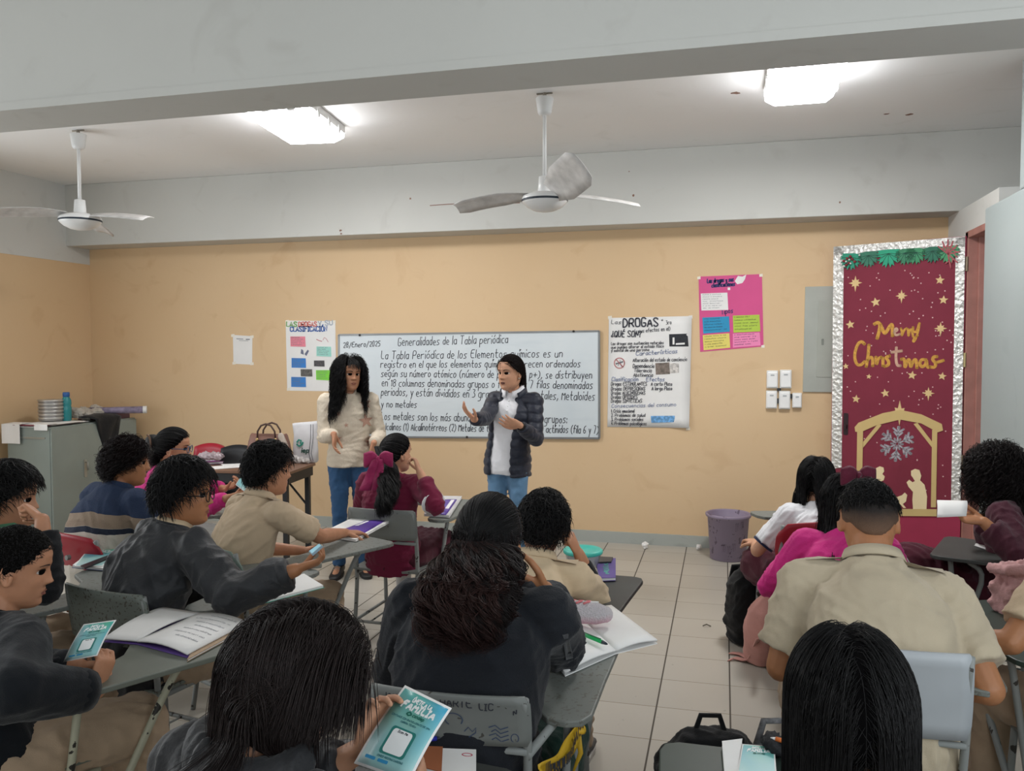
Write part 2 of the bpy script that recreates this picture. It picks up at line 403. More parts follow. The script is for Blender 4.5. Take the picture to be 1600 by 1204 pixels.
# stains and chips where plaster has come off the beams and walls
def chip(mb, o, u, v, n, r, k=9):
    P = [(r*rng.uniform(.5, 1.2)*math.cos(2*PI*i/k), r*rng.uniform(.4, 1.1)*math.sin(2*PI*i/k)) for i in range(k)]
    mb.prism(P, o, u, v, n, -.001, .0015)
ch = MB()
for px, py, r in ((641, 310, .012), (532, 360, .016), (533, 365, .011), (990, 305, .012), (1312, 316, .010), (983, 268, .006)):
    chip(ch, at_y(px, py, D_WALL-.30), (1, 0, 0), (0, 0, 1), (0, -1, 0), r)
for px, py, r in ((1150, 145, .03), (1385, 178, .022), (1420, 179, .03)):
    chip(ch, at_z(px, py, Z_C), (1, 0, 0), (0, 1, 0), (0, 0, -1), r)
for (a, b) in (((672, 321), (742, 319)), ((745, 320), (812, 317)), ((1415, 87), (1450, 86))):
    p, q = at_y(*a, D_WALL-.301), at_y(*b, D_WALL-.301)
    if a[1] < 200: continue
    stroke2d(ch, [(0, 0), ((q-p).length*.4, .004), ((q-p).length, 0)], .007, lambda x, y, p=p: p+V((x, 0, y)), False)
struct('trim_3', ch, M('bare_plaster', '#8a6a5c', .9))

# ---------------------------------------------------------------- wall plane helpers
class Pl:
    """a flat face in the room: measure photo points on it, write and cut shapes on it"""
    def __init__(s, p0, n, up=(0, 0, 1)):
        s.p0 = V(p0); s.n = V(n).normalized(); s.v = V(up); s.v = (s.v-s.n*s.v.dot(s.n)).normalized(); s.u = s.v.cross(s.n)
    def w(s, px, py): return at_plane(px, py, s.p0, s.n)
    def uv(s, px, py): d = s.w(px, py)-s.p0; return d.dot(s.u), d.dot(s.v)
    def m(s, px, py): return (s.w(px, py-5)-s.w(px, py+5)).length/10       # metres per photo pixel
    def shape(s, mb, pts, t0, t1): return mb.prism([s.uv(*p) for p in pts], s.p0, s.u, s.v, s.n, t0, t1)
    def poly(s, mb, poly, t0, t1): return mb.prism(poly, s.p0, s.u, s.v, s.n, t0, t1)
    def text(s, mb, txt, a, b, cap, th, lift=.0015, **k):
        p, q = s.w(*a), s.w(*b); u = (q-p).normalized(); k_ = s.m(*a)
        v = s.n.cross(u)
        return write(mb, txt, p, u, v, s.n, cap*k_, width=(q-p).length, th=th*k_, lift=lift, **k)
    def line(s, mb, pts, th, lift=.0015, caps=True):
        k_ = s.m(*pts[0]); fm = lambda x, y: s.p0+s.u*x+s.v*y+s.n*lift
        stroke2d(mb, [s.uv(*p) for p in pts], th*k_, fm, caps)
BW = Pl((0, D_WALL, 0), (0, -1, 0))
M_PAPER = M('white_paper', '#e9e8e6', .75, var=.03)
M_INK = M('black_marker', '#33363f', .6, var=0)
M_INKG = M('grey_pencil', '#7c7f88', .7, var=0)
M_TAPE = M('clear_tape', '#e8e2d4', .35, var=.05)

# ---------------------------------------------------------------- whiteboard
def ghost_fn(t):
    base = t.mix(t.ramp(t.noise(1.7, 5, dist=.8), .35, .75), lin('#d6dde0'), lin('#cdd6db'))
    smear = t.ramp(t.noise(5, 5, t.scaled((.5, 1, 3))), .55, .8)
    t.link(t.mix(t.math('MULTIPLY', smear, .25), base, lin('#b4c0ca')), t.b.inputs['Base Color'])
M_BOARD = M('whiteboard_melamine', None, .25, fn=ghost_fn)
wb = thing('whiteboard', 'white dry-erase board covered with handwritten black Spanish notes', 'whiteboard', (-2.23, D_WALL, .87))
q = [(531, 523), (936.5, 517), (937, 684), (531, 681.5)]
o = MB(); BW.shape(o, q, .002, .02); o.build('writing_surface', M_BOARD, wb)
o = MB()
for a, b in zip(q, q[1:]+q[:1]):
    pa, pb = BW.w(*a), BW.w(*b); dd = (pb-pa).normalized(); nn = V((0, -1, 0)); s_ = dd.cross(nn)
    o.prism([(0, -.008), ((pb-pa).length, -.008), ((pb-pa).length, .008), (0, .008)], pa, dd, nn.cross(dd), nn, 0, .026)
o.build('board_frame', M('aluminium_frame', '#8d8f90', .4, metal=.5), wb)
o = MB()
LW = 1.05
for txt, a, b, cap in (("Generalidades de la Tabla periódica", (623, 540), (794, 535.5), 12.5), ("28/Enero/2025", (538, 543), (595, 540.5), 8),
    ("La Tabla Periódica de los Elementos químicos es un", (597, 560.5), (879, 557.5), 12), ("registro en el que los elementos químicos aparecen ordenados", (596, 574), (907, 573), 11),
    ("según su número atómico (número de protones p+), se distribuyen", (597, 588), (925, 591), 11), ("en 18 columnas denominadas grupos o familias y 7 filas denominadas", (598, 603), (926, 607), 11.5),
    ("periodos, y están divididos en 3 grandes grupos: Metales, Metaloides", (597, 617), (929, 625), 12), ("y no metales", (597, 635.5), (652, 636), 10.5),
    ("Los metales son los más abundantes y se dividen en 6 grupos:", (597, 655), (886, 660.5), 12), ("Alcalinos (1) Alcalinotérreos (2) Metales de transición lantánidos y actínidos (fila 6 y 7)", (599, 671), (935, 676.5), 11)):
    BW.text(o, txt, a, b, cap, LW, lift=.0216, slant=.16)
o.build('handwriting', M_INK, wb)
for px, py in ((564, 523.5), (897, 517.5), (731, 682)): MB().ball(BW.w(px, py)+V((0, -.028, 0)), .011, 10, 6).build('mounting_screw', M('dark_screw', '#2b2b2d', .5), wb)

# ---------------------------------------------------------------- posters and papers on the wall
def note(pl, parent, pts, m, lines, ink, name='note_card', lift=.0055):
    o = MB(); pl.shape(o, pts, lift-.002, lift); c = o.build(name, m, parent)
    if lines:
        (x0, y0), (x1, y1), (x2, y2), (x3, y3) = pts; t = MB()
        for k in range(lines):
            f = (k+.7)/(lines+.6); ax, ay = x0+(x3-x0)*f, y0+(y3-y0)*f; bx, by = x1+(x2-x1)*f, y1+(y2-y1)*f
            e = rng.uniform(.6, .93)
            pl.text(t, ''.join(rng.choice('aeinorstlmcu  ') for _ in range(16)).strip() or 'a', (ax+(bx-ax)*.06, ay+(by-ay)*.06), (ax+(bx-ax)*e, ay+(by-ay)*e), abs(y3-y0)/lines*.42, .28, lift=lift+.001)
        t.build('small_writing', ink, c)
    return c
ps = thing('wall_poster', 'white poster with rainbow title and small coloured cards, left of the whiteboard', 'poster', (-3.74, D_WALL, 1.27))
pts = [(446.5, 500.5), (524, 501.5), (526, 611), (449, 610)]
o = MB(); BW.shape(o, pts, .0005, .0025); o.build('sheet', M_PAPER, ps)
for txt, a, b, cc in (("LAS", (448, 509.5), (464, 510), '#76a65f'), ("DROGAS", (467, 510), (495, 509.5), '#d2776f'), ("Y SU", (498, 509), (520, 507), '#aab2bd'), ("CLASIFICACIÓN", (454, 517.5), (511, 517), '#3f64a8')):
    o = MB(); BW.text(o, txt, a, b, 7, 1.9, lift=.004, jit=.1, slant=0, rnd=0); o.build('title_lettering', M('title_'+cc, cc, .6, var=0), ps)
for nm, pts, cc in (('note_card', [(454, 525.5), (477, 525.5), (478, 541.5), (454.5, 541)], '#e98b9b'), ('note_card', [(495, 541), (517.5, 541.5), (518, 557), (495, 556)], '#9fd8cc'), ('note_card', [(456, 559), (478, 559.5), (478.5, 574.5), (456, 574)], '#3f83cd'),
    ('note_card', [(494, 578), (516.5, 578), (517, 594), (494.5, 593)], '#86d84b'), ('note_card', [(455.5, 588.5), (478, 589), (478.5, 604.5), (455.5, 604)], '#3f83cd')):
    note(BW, ps, pts, M('card_'+cc, cc, .7, var=.03), 5, M_INKG)
for pts, cc in (([(491, 563), (507, 563), (507.5, 572.5), (491, 572)], '#453f40'), ([(470, 576.5), (488, 576.5), (488.5, 588), (470.5, 587.5)], '#5a5550')):
    c = note(BW, ps, pts, M('photo_'+cc, cc, .4, var=.7, vscale=90), 0, None, 'printed_photo')
o = MB()
for pts in ([(470, 552), (471, 545), (474, 547), (475, 554)], [(476, 553), (481, 546), (483, 548), (479, 556)]): BW.shape(o, pts, .0025, .0035)
o.build('cutout_picture', M('cutout_dark', '#6a6f86', .6), ps)
o = MB(); BW.line(o, [(495, 530), (499, 532), (503, 533)], 1.2, .0035); BW.line(o, [(505, 531), (507, 527), (510, 529), (513, 534)], .8, .0035); o.build('cutout_picture', M('cutout_pink', '#c77d87', .6), ps)
def tapes(pl, parent, pts, sz=6):
    o = MB()
    for (x, y) in pts: pl.shape(o, [(x-sz/2, y-sz*.35), (x+sz*.5, y-sz*.5), (x+sz*.55, y+sz*.4), (x-sz*.5, y+sz*.45)], .0028, .0036)
    o.build('tape', M_TAPE, parent)
tapes(BW, ps, [(449, 502), (522, 502.5), (451, 608)], 5)
ps = thing('paper_notice', 'small white printed notice taped on bare yellow wall left of the posters', 'paper', (-4.45, D_WALL, 1.51))
o = MB(); BW.shape(o, [(364, 523), (394.5, 525), (394, 569.5), (365, 568)], .0005, .0022); o.build('sheet', M_PAPER, ps)
o = MB(); BW.line(o, [(370, 529), (380, 529.5)], 1, .0035); BW.line(o, [(385, 530), (390, 530)], 1.6, .0035); BW.line(o, [(374, 531.8), (388, 532.3)], .6, .0035); o.build('printed_heading', M_INKG, ps)
tapes(BW, ps, [(364, 524), (394, 526), (366, 567), (394, 568)], 5)

ps = thing('wall_poster', 'tall white handwritten poster headed DROGAS, right of the whiteboard', 'poster', (-.6, D_WALL, .98))
g = []
for i in range(13):
    fy = i/12; row = []
    for j in range(9):
        fx = j/8
        x = 951.5+(1081-951.5)*fx+(-1.5+ -1*fx)*fy*1.6; y = 495+(1-fx)*1.5+fx*(-1.5)+fy*(170+fx*4.5)
        p = BW.w(x, y); d = .004+.03*max(0, fx-.8)/.2*max(0, fy-.75)/.25+.005*abs(math.sin(fy*9))*fx*fx
        row.append(p+V((0, -d, 0)))
    g.append(row)
o = MB().sheet(g, .0012); o.build('sheet', M_PAPER, ps, smooth=True)
t = MB(); DT = dict(lift=.010)
BW.text(t, "DROGAS", (974, 511), (1028, 509), 13, 2.2, slant=0, **DT)
for txt, a, b, cap, th in (("Las", (955, 506), (970, 506), 6, .8), ("+", (1033, 502), (1036, 502), 5, .7), ("3ro", (1041, 507), (1049, 506), 6, .8), ("(y sus efectos en el)", (991, 520), (1047, 516), 6, .8), ("¿QUÉ SON?", (955, 526), (1002, 526), 9, 1.5),
    ("Las drogas son sustancias naturales", (955, 539), (1037, 537), 4.5, .75), ("que pueden alterar el estado físico", (955, 544.5), (1037, 542.5), 4.5, .75), ("y mental de una persona", (955, 549.5), (1014, 548), 4.5, .75),
    ("Alteración del estado de conciencia", (989, 565), (1073, 563.5), 5.5, .8), ("Dependencia", (989, 574), (1022, 574), 6, .9), ("Tolerancia", (991, 581), (1018, 581), 5.5, .8), ("Abstinencia", (990, 588), (1020, 588), 5.5, .8),
    ("Drogas ESTIMULANTES   A corto Plazo", (955, 602), (1050, 602), 5.5, .85), ("Drogas DEPRESORAS     A largo Plazo", (955, 609.5), (1050, 609), 5.5, .85), ("Drogas ALUCINÓGENAS", (955, 616), (1008, 616), 5.5, .8), ("Drogas OPIOIDES", (955, 622.5), (996, 622.5), 5.5, .8), ("Drogas SINTÉTICAS", (955, 628.5), (1003, 628.5), 5.5, .8),
    ("1. Crisis emocional", (955, 644), (991, 644), 5, .8), ("2. Problemas de salud", (955, 650.5), (1008, 650.5), 5, .8), ("3. Problemas sociales", (955, 657), (1005, 657), 5, .8), ("4. Problemas psicológicos", (955, 663), (1010, 664), 5, .8)):
    BW.text(t, txt, a, b, cap, th, **DT)
t.build('handwriting', M('black_pen', '#3a3b45', .6, var=0), ps)
t = MB()
BW.text(t, "Características", (994, 555), (1058, 551), 6, 1.1, **DT); BW.text(t, "Clasificación    Efectos", (956, 595), (1038, 595), 6, 1.1, **DT); BW.text(t, "Consecuencias del consumo", (956, 636.5), (1056, 634), 5.5, .9, **DT)
t.build('grey_heading', M('blue_grey_pen', '#8d95ad', .6, var=0), ps)
for pts, cc in (([(1045.5, 522), (1074.5, 521), (1076, 541), (1046, 541)], '#23252b'), ([(1024, 567), (1046, 566), (1047, 584), (1025, 585)], '#7d7168'), ([(1047, 567), (1061, 567), (1061, 582), (1047, 583)], '#d2cdc8')):
    note(BW, ps, pts, M('photo_'+cc, cc, .4, var=.5, vscale=45), 0, None, 'printed_photo', lift=.009)
o = MB(); BW.shape(o, [(1056, 536), (1070, 535), (1070, 538), (1056, 538.5)], .0095, .0105); BW.shape(o, [(1051, 527), (1054, 527), (1054, 538), (1051, 538)], .0095, .0105); o.build('photo_highlight', M_PAPER, ps)
note(BW, ps, [(1017, 649.5), (1056, 649), (1057, 659), (1018, 660)], M('photo_sky', '#6fa6d8', .4, var=.5, vscale=50), 0, None, 'printed_photo', lift=.012)
o = MB(); BW.line(o, [(968+8*math.cos(k*PI/10), 567+8*math.sin(k*PI/10)) for k in range(21)], 1.3, .009); BW.line(o, [(962.5, 561), (973.5, 573)], 1.3, .009); o.build('no_smoking_symbol', M('soft_red', '#b9696a', .6, var=0), ps)
o = MB(); BW.line(o, [(963, 568), (973, 565)], 2, .0085); BW.line(o, [(966, 571), (969, 562), (971, 572)], 1, .0085); o.build('symbol_drawing', M_INKG, ps)
tapes(BW, ps, [(953, 496), (1079, 495), (1075, 669), (953, 662)], 6)

ps = thing('wall_poster', 'pink poster with blue, green, yellow and pink note cards', 'poster', (.05, D_WALL, 1.62))
o = MB(); BW.shape(o, [(1091.5, 432), (1190.5, 428), (1193, 541), (1094, 549.5)], .0005, .003); o.build('sheet', M('pink_card', '#d4548c', .7, var=.04), ps)
note(BW, ps, [(1095, 458.5), (1136.5, 457), (1138, 484), (1096, 485)], M_PAPER, 7, M_INKG)
for pts, cc in (([(1097.5, 496), (1139, 494), (1140.5, 518), (1099, 521)], '#2f93c0'), ([(1145, 493), (1186.5, 491.5), (1188, 517.5), (1146, 519.5)], '#b2cb4e'), ([(1098, 523.5), (1139.5, 520.5), (1141, 543), (1099.5, 547)], '#e3d470'), ([(1145, 521), (1187, 519), (1188.5, 539.5), (1145, 543)], '#f08cb9')):
    c = note(BW, ps, pts, M('card_'+cc, cc, .7, var=.04), 5, M_INK)
t = MB(); BW.text(t, "Las drogas y sus", (1105, 442), (1146, 439), 6, 1.7, lift=.0045); BW.text(t, "clasificaciones", (1112, 448.5), (1148, 446), 6, 1.7, lift=.0045); BW.text(t, "Tipos", (1127, 491), (1145, 488), 7, 1.2, lift=.0045)
t.build('title_lettering', M('navy_ink', '#27306a', .6, var=0), ps)
o = MB(); BW.shape(o, [(1148, 439), (1153, 431), (1160, 432), (1166, 429), (1164, 436), (1160, 442), (1152, 444)], .003, .0042); BW.shape(o, [(1137, 449), (1141, 449), (1141, 453), (1137, 453)], .003, .0042); o.build('white_cutout', M_PAPER, ps)
tapes(BW, ps, [(1092, 434), (1189, 430), (1192, 541)], 5)

# ---------------------------------------------------------------- electrical panel and switch boxes
M_EP = M('grey_panel_paint', '#a9aca4', .45, var=.08)
ep = thing('electrical_panel', 'grey flush electrical panel half hidden behind the decorated door', 'electrical panel', (.85, D_WALL, 1.31))
BE = Pl((0, D_WALL, 0), (0, -1, 0))
a = BE.uv(1258, 448); b = BE.uv(1254, 612)
o = MB(); BE.poly(o, [(a[0], a[1]), (a[0]+.42, a[1]+.003), (a[0]+.42, b[1]), (b[0], b[1])], .001, .016); o.build('panel_plate', M_EP, ep, bevel=.003)
o = MB(); BE.poly(o, [(a[0]+.10, a[1]-.11), (a[0]+.38, a[1]-.11), (a[0]+.38, b[1]+.12), (b[0]+.10, b[1]+.12)], .0161, .0215); o.build('hinged_door', M('grey_panel_door', '#a5a89f', .45, var=.06), ep, bevel=.002)
o = MB(); BE.poly(o, rounded(.018, .05, .006, cx=a[0]+.135, cy_=(a[1]+b[1])/2-.02), .021, .028); o.build('latch', M('latch_metal', '#75776f', .35, metal=.6), ep)
M_SW = M('white_plastic', '#e6e6e4', .35, var=.04)
for lab, x0, y0, x1, y1 in (("white flip-cover outlet box, upper left of the cluster beside the poster", 1197.5, 578.5, 1215.5, 606), ("white flip-cover outlet box, upper right one nearest the grey panel", 1218, 577.5, 1236.5, 606),
    ("white flip-cover outlet box, lower left above the trash bin", 1196.5, 610, 1214, 637.5), ("white flip-cover outlet box, lower middle of the bottom row", 1216.5, 610.5, 1234.5, 638.5), ("small white switch box at the right end of the bottom row", 1237.5, 613.5, 1252.5, 636.5)):
    c = BW.uv((x0+x1)/2, (y0+y1)/2); c0 = BW.uv(x0, y1); c1 = BW.uv(x1, y0); w_, h_ = abs(c1[0]-c0[0]), abs(c1[1]-c0[1])
    t = thing('outlet_box', lab, 'outlet box', (c[0], D_WALL, c0[1]), group='white outlet boxes beside the panel')
    o = MB(); BW.poly(o, rounded(w_, h_, .006, cx=c[0], cy_=c[1]), 0, .03); o.build('box_base', M_SW, t, bevel=.003)
    o = MB(); BW.poly(o, rounded(w_*.86, h_*.86, .008, cx=c[0], cy_=c[1]-.002), .0302, .042); o.build('cover', M('white_cover', '#efefee', .25, var=.02), t, bevel=.004)
    o = MB(); BW.poly(o, rounded(w_*.34, .012, .003, cx=c[0], cy_=c[1]+h_*.24), .0421, .0445); o.build('cover_latch', M('pale_grey_plastic', '#b9bcbe', .4), t)
o = MB()
for (x0, y0, x1, y1) in ((1214, 606, 1220, 610.5), (1233, 615, 1239, 622), (1213.2, 622, 1217.2, 630)): BW.shape(o, [(x0, y0), (x1, y0), (x1, y1), (x0, y1)], .001, .016)
o.build('conduit_stub', M('dark_plastic', '#3a3a3c', .5), None); tag(bpy.data.objects['conduit_stub'], 'dark conduit stubs showing between the white outlet boxes', 'conduit')

# ---------------------------------------------------------------- door lying open against the back wall, with its Christmas cover
H0, H1 = V((1.648, 6.47, 0)), V((.822, 6.884, 0))
du = (H0-H1).normalized(); dn = V((du.y, -du.x, 0))
DP = Pl(H0, dn)
dw = (H0-H1).length
d = thing('door_1', 'maroon door opened flat against the back wall', 'door', tuple(H0), 0); d['kind'] = 'structure'
o = MB(); DP.poly(o, [(-dw, .012), (0, .012), (0, 2.445), (-dw, 2.445)], -.04, 0); o.build('door_panel', M('maroon_door', '#a02f4e', .6, var=.06), d)
for py in (412, 562, 722):
    c = DP.uv(1513, py); hg = MB(); hz = c[1]
    hg.box((H0.x-.004, H0.y-.012, hz-.05), (H0.x+.028, H0.y+.004, hz+.05)); hg.tube([(H0.x+.004, H0.y-.014, hz-.05), (H0.x+.004, H0.y-.014, hz+.05)], .008, 8)
    hg.build('hinge', M('brass' if py == 562 else 'worn_brass', '#c9b98a' if py == 562 else '#8c7f6c', .35, metal=.7), d)
o = MB(); c = DP.uv(1322, 662); DP.poly(o, rounded(.035, .17, .01, cx=c[0], cy_=c[1]), 0, .008); DP.poly(o, rounded(.02, .03, .008, cx=c[0], cy_=c[1]-.02), .008, .03); o.build('lock_plate', M('dark_lock', '#3b2d30', .4, metal=.5), d)

dc = thing('door_decoration', 'maroon Christmas nativity door cover with silver foil border', 'decoration', tuple(DP.w(1400, 700)))
def foil_fn(t):
    v = t.new('ShaderNodeTexVoronoi'); v.inputs['Scale'].default_value = 34; t.link(t.obj(), v.inputs['Vector'])
    t.bump(t.math('ADD', v.outputs[0], t.noise(55, 3)), .8, .012)
M_FOIL = M('crinkled_silver_foil', '#d9d8d4', .34, metal=.55, var=.08, vscale=30, fn=foil_fn)
def cloth_fn(t): t.bump(t.noise(5, 3, t.scaled((1, 1, .4)), 1.0), .35, .03)
def inset(poly_px, t0, t1, name, m, **k):
    o = MB(); DP.shape(o, poly_px, t0, t1); return o.build(name, m, dc, **k)
inset([(1304, 386), (1507, 371), (1500, 806), (1299, 800)], .001, .004, 'backing_paper', M('maroon_paper', '#7c2a3c', .8, var=.07, vscale=4, fn=cloth_fn))
for pts in ([(1303, 385.5), (1508.5, 369.5), (1508, 385), (1304, 399)], [(1303, 385.5), (1319, 384.5), (1315.5, 730), (1299.5, 732)], [(1494, 371), (1508.5, 370), (1501.5, 783), (1486.5, 783)]):
    inset(pts, .004, .0085, 'foil_border', M_FOIL)
# leaf fringe along the top
def frond(cx, cy_, r, ang, m):
    u0, v0 = DP.uv(cx, cy_); k = DP.m(cx, cy_); P = []
    N = 26
    for i in range(N+1):
        a = -PI*.60+PI*1.2*i/N; rr = r*k*(1 if i % 2 == 0 else .80)*(1-.12*abs(a))
        if i in (5, 9, 13, 17, 21): rr *= .72
        P.append((u0+rr*math.sin(a+ang), v0-rr*math.cos(a+ang)))
    P += [(u0+.02, v0+.03), (u0-.02, v0+.03)]
    o = MB(); DP.poly(o, P, .0085+rng.uniform(0, .003), .0135); o.build('paper_leaf', m, dc)
    v = MB()
    for i in (3, 6, 9, 13, 17, 20, 23):
        a = -PI*.60+PI*1.2*i/N
        stroke2d(v, [(u0, v0), (u0+r*k*.8*math.sin(a+ang), v0-r*k*.8*math.cos(a+ang))], .004, lambda x, y: DP.p0+DP.u*x+DP.v*y+DP.n*.0142, False)
    v.build('leaf_vein', M('dark_leaf_green', '#1d4f41', .7), dc)
for i, (cx, cy_, r, an, cc) in enumerate(((1331, 402, 21, -.15, '#2e8f74'), (1358, 399, 20, .05, '#3a7660'), (1389, 396, 23, 0, '#2d9c7a'), (1415, 395, 20, .1, '#3d805f'), (1432, 394, 20, -.1, '#3f8a62'), (1458, 392, 20, .05, '#2f6f58'), (1482, 391, 21, .1, '#4b9467'))):
    frond(cx, cy_, r, an, M('leaf_'+cc, cc, .7, var=.12, vscale=25))
o = MB()
for px, py in ((1320, 408), (1325, 404), (1328, 411), (1333, 405), (1324, 414), (1330, 401), (1337, 409)): o.ball(DP.w(px, py)+DP.n*.02, .011, 10, 6)
o.build('berry_cluster', M('dark_red_glitter', '#7c2a33', .4), dc)
o = MB()
for px, py in ((1324, 409), (1329, 406), (1331, 412), (1321, 416), (1345, 399)): o.ball(DP.w(px, py)+DP.n*.03, .007, 8, 6)
o.build('white_bead', M_SW, dc)
o = MB()
for ang in (-1.0, -.5, 0, .45, .9, 1.4, 2.2, 2.9):
    c = (1482, 397); DP.line(o, [c, (c[0]+18*math.sin(ang), c[1]-22*math.cos(ang))], 2.0, .0155); DP.line(o, [(c[0]+9*math.sin(ang), c[1]-11*math.cos(ang)), (c[0]+15*math.sin(ang+.5), c[1]-15*math.cos(ang+.5))], 1.6, .0156)
o.build('red_sprig', M('red_glitter', '#a84a52', .5), dc)
# gold paper stars
M_GOLDP = M('gold_paper', '#d9bd88', .65, var=.05)
def pstar(cx, cy_, r, n, an=None, rot=PI/2, r2=.42):
    u0, v0 = DP.uv(cx, cy_); k = DP.m(cx, cy_)
    o = MB(); DP.poly(o, star_poly(u0, v0, r*k, r*k*r2, n, rot, an), .004, .0075); o.build('paper_star', M_GOLDP, dc)
L8 = [1, .7, .95, .7, 1.25, .7, .95, .7]
for cx, cy_, r in ((1337, 442, 11), (1409, 462, 9.5), (1470, 513, 10), (1451, 614, 9.5)): pstar(cx, cy_, r, 8, L8)
for cx, cy_, r in ((1368.5, 472, 7.5), (1469, 437.5, 7), (1474.5, 468.5, 7), (1329, 507, 7), (1322, 572, 4.8), (1358, 588, 4.2), (1383.5, 614, 6.8), (1338, 623, 6.5), (1425.5, 586, 7), (1472.5, 587.5, 6.5)): pstar(cx, cy_, r, 5, None, PI/2+rng.uniform(-.2, .2), .45)
o = MB(); r2_ = random.Random(3)
for k in range(110):
    px = r2_.uniform(1322, 1490); py = r2_.uniform(420, 640) if k < 92 else r2_.uniform(640, 790)
    u0, v0 = DP.uv(px, py); DP.poly(o, [(u0+.0048*math.cos(i*PI/4), v0+.0048*math.sin(i*PI/4)) for i in range(8)], .004, .0052)
o.build('white_dots', M('pale_dots', '#d9b9b5', .7), dc)['kind'] = 'stuff'
# lettering
M_GOLD = M('gold_glitter', '#cf9b45', .45, metal=.25, var=.25, vscale=70)
M_GOLD2 = M('tan_glitter', '#c9a28a', .5, var=.15, vscale=60)
def brush(strokes, th, name, m, lift=.006):
    o = MB(); k = DP.m(1400, 540)
    for q in strokes:
        uv = [DP.uv(*p) for p in chaikin(q, 3)]
        stroke2d(o, uv, th*k, lambda x, y: DP.p0+DP.u*x+DP.v*y+DP.n*lift, True)
        stroke2d(o, uv, th*k*.5, lambda x, y: DP.p0+DP.u*x+DP.v*y+DP.n*(lift+.002), True)
    o.build(name, m, dc)
brush([[(1367, 506), (1372, 503), (1376, 507), (1374, 518), (1371, 528)], [(1376, 507), (1381, 519), (1384, 521), (1392, 507), (1395, 507), (1395, 524)]], 5.2, 'gold_lettering', M_GOLD)
brush([[(1396, 519), (1403, 516), (1401, 512), (1397, 516), (1399, 524), (1406, 522)]], 3.6, 'tan_lettering', M_GOLD2)
brush([[(1408, 513), (1410, 518), (1409, 526), (1413, 515), (1417, 513)], [(1419, 514), (1420, 527), (1421, 517), (1425, 513), (1427, 526)], [(1427, 511), (1427, 519), (1433, 518), (1436, 507)], [(1437, 505), (1435, 518), (1430, 532), (1427, 534), (1428, 529), (1434, 524)]], 3.4, 'gold_lettering', M_GOLD)
brush([[(1351, 537), (1347, 533), (1341, 536), (1336, 550), (1336, 562), (1340, 570), (1346, 570), (1351, 565)], [(1358, 539), (1357, 555), (1354, 572)], [(1356, 562), (1361, 557), (1364, 560), (1364, 571)], [(1369, 558), (1370, 571), (1372, 560), (1377, 558)], [(1380, 559), (1380, 571)], [(1390, 556), (1384, 558), (1389, 564), (1389, 570), (1383, 572)]], 4.8, 'gold_lettering', M_GOLD)
brush([[(1401, 543), (1400, 560), (1402, 571), (1407, 571)], [(1394, 550), (1409, 548)]], 4.2, 'tan_lettering', M_GOLD2)
brush([[(1409, 561), (1414, 560), (1414, 577), (1418, 562), (1422, 561), (1423, 576), (1428, 562), (1432, 561), (1433, 574)], [(1447, 562), (1440, 561), (1437, 568), (1441, 574), (1447, 569), (1448, 561), (1449, 574), (1453, 573)], [(1464, 557), (1459, 557), (1457, 562), (1463, 567), (1461, 574), (1454, 573)], [(1464, 566), (1474, 563)]], 4.6, 'gold_lettering', M_GOLD)
# stable
M_STAB = M('tan_felt', '#cdb37a', .8, var=.05)
inset([(1336, 667), (1342, 660), (1380, 645), (1407, 640), (1440, 647), (1472, 662), (1474, 672), (1466, 675), (1440, 661), (1407, 655), (1370, 664), (1345, 675), (1337, 674)], .0045, .010, 'stable_roof', M_STAB)
inset([(1340, 672), (1349, 672), (1348, 735), (1339, 735)], .0045, .009, 'stable_post', M_STAB)
inset([(1457, 671), (1465, 671), (1463, 792), (1455, 792)], .0045, .009, 'stable_post', M_STAB)
inset([(1340, 794), (1464, 795), (1464, 806), (1340, 805)], .0045, .009, 'stable_base', M_STAB)
inset([(1349, 690), (1372, 662), (1378, 664), (1349, 699)], .0045, .0085, 'stable_brace', M_STAB); inset([(1457, 690), (1434, 660), (1428, 662), (1457, 699)], .0045, .0085, 'stable_brace', M_STAB)
pstar(1406, 644, 17, 8, [1.1, .6, .9, .65, 1.2, .65, .9, .6], PI/2, .40)
# snowflake
o = MB(); c = (1402, 693)
for k in range(6):
    a = k*PI/3+.1
    def P(r, da=0): return (c[0]+r*math.sin(a+da)*1.0, c[1]-r*math.cos(a+da))
    DP.line(o, [P(3), P(25)], 2.4, .006)
    for rr in (12, 18): DP.line(o, [P(rr), (P(rr+7, .33))], 3.0, .006); DP.line(o, [P(rr), (P(rr+7, -.33))], 3.0, .006)
    DP.line(o, [P(24), P(26)], 4.5, .0063)
    DP.line(o, [P(6, .5), P(9, .5)], 3, .0062)
o.build('silver_snowflake', M('silver_glitter', '#b9b5bd', .4, metal=.4, var=.25, vscale=80), dc)
# figures
M_CREAM = M('cream_felt', '#ecd9ae', .8, var=.03)
inset([(1369, 731), (1375, 728), (1381, 730), (1382, 736), (1379, 740), (1383, 744), (1381, 750), (1376, 752), (1379, 760), (1378, 790), (1366, 790), (1364, 760), (1367, 748), (1363, 742)], .0045, .008, 'kneeling_figure', M_CREAM)
inset([(1424, 735), (1430, 732), (1437, 734), (1440, 743), (1438, 750), (1445, 757), (1449, 775), (1448, 795), (1427, 795), (1426, 780), (1427, 768), (1420, 760), (1417, 753), (1421, 749), (1426, 753), (1430, 751), (1427, 746), (1424, 742)], .0045, .008, 'kneeling_figure', M_CREAM)
inset([(1397, 771), (1402, 776), (1410, 773), (1414, 769), (1418, 773), (1416, 783), (1411, 787), (1416, 793), (1412, 793), (1407, 787), (1402, 792), (1398, 792), (1402, 785), (1397, 781)], .0045, .008, 'manger_figure', M_CREAM)

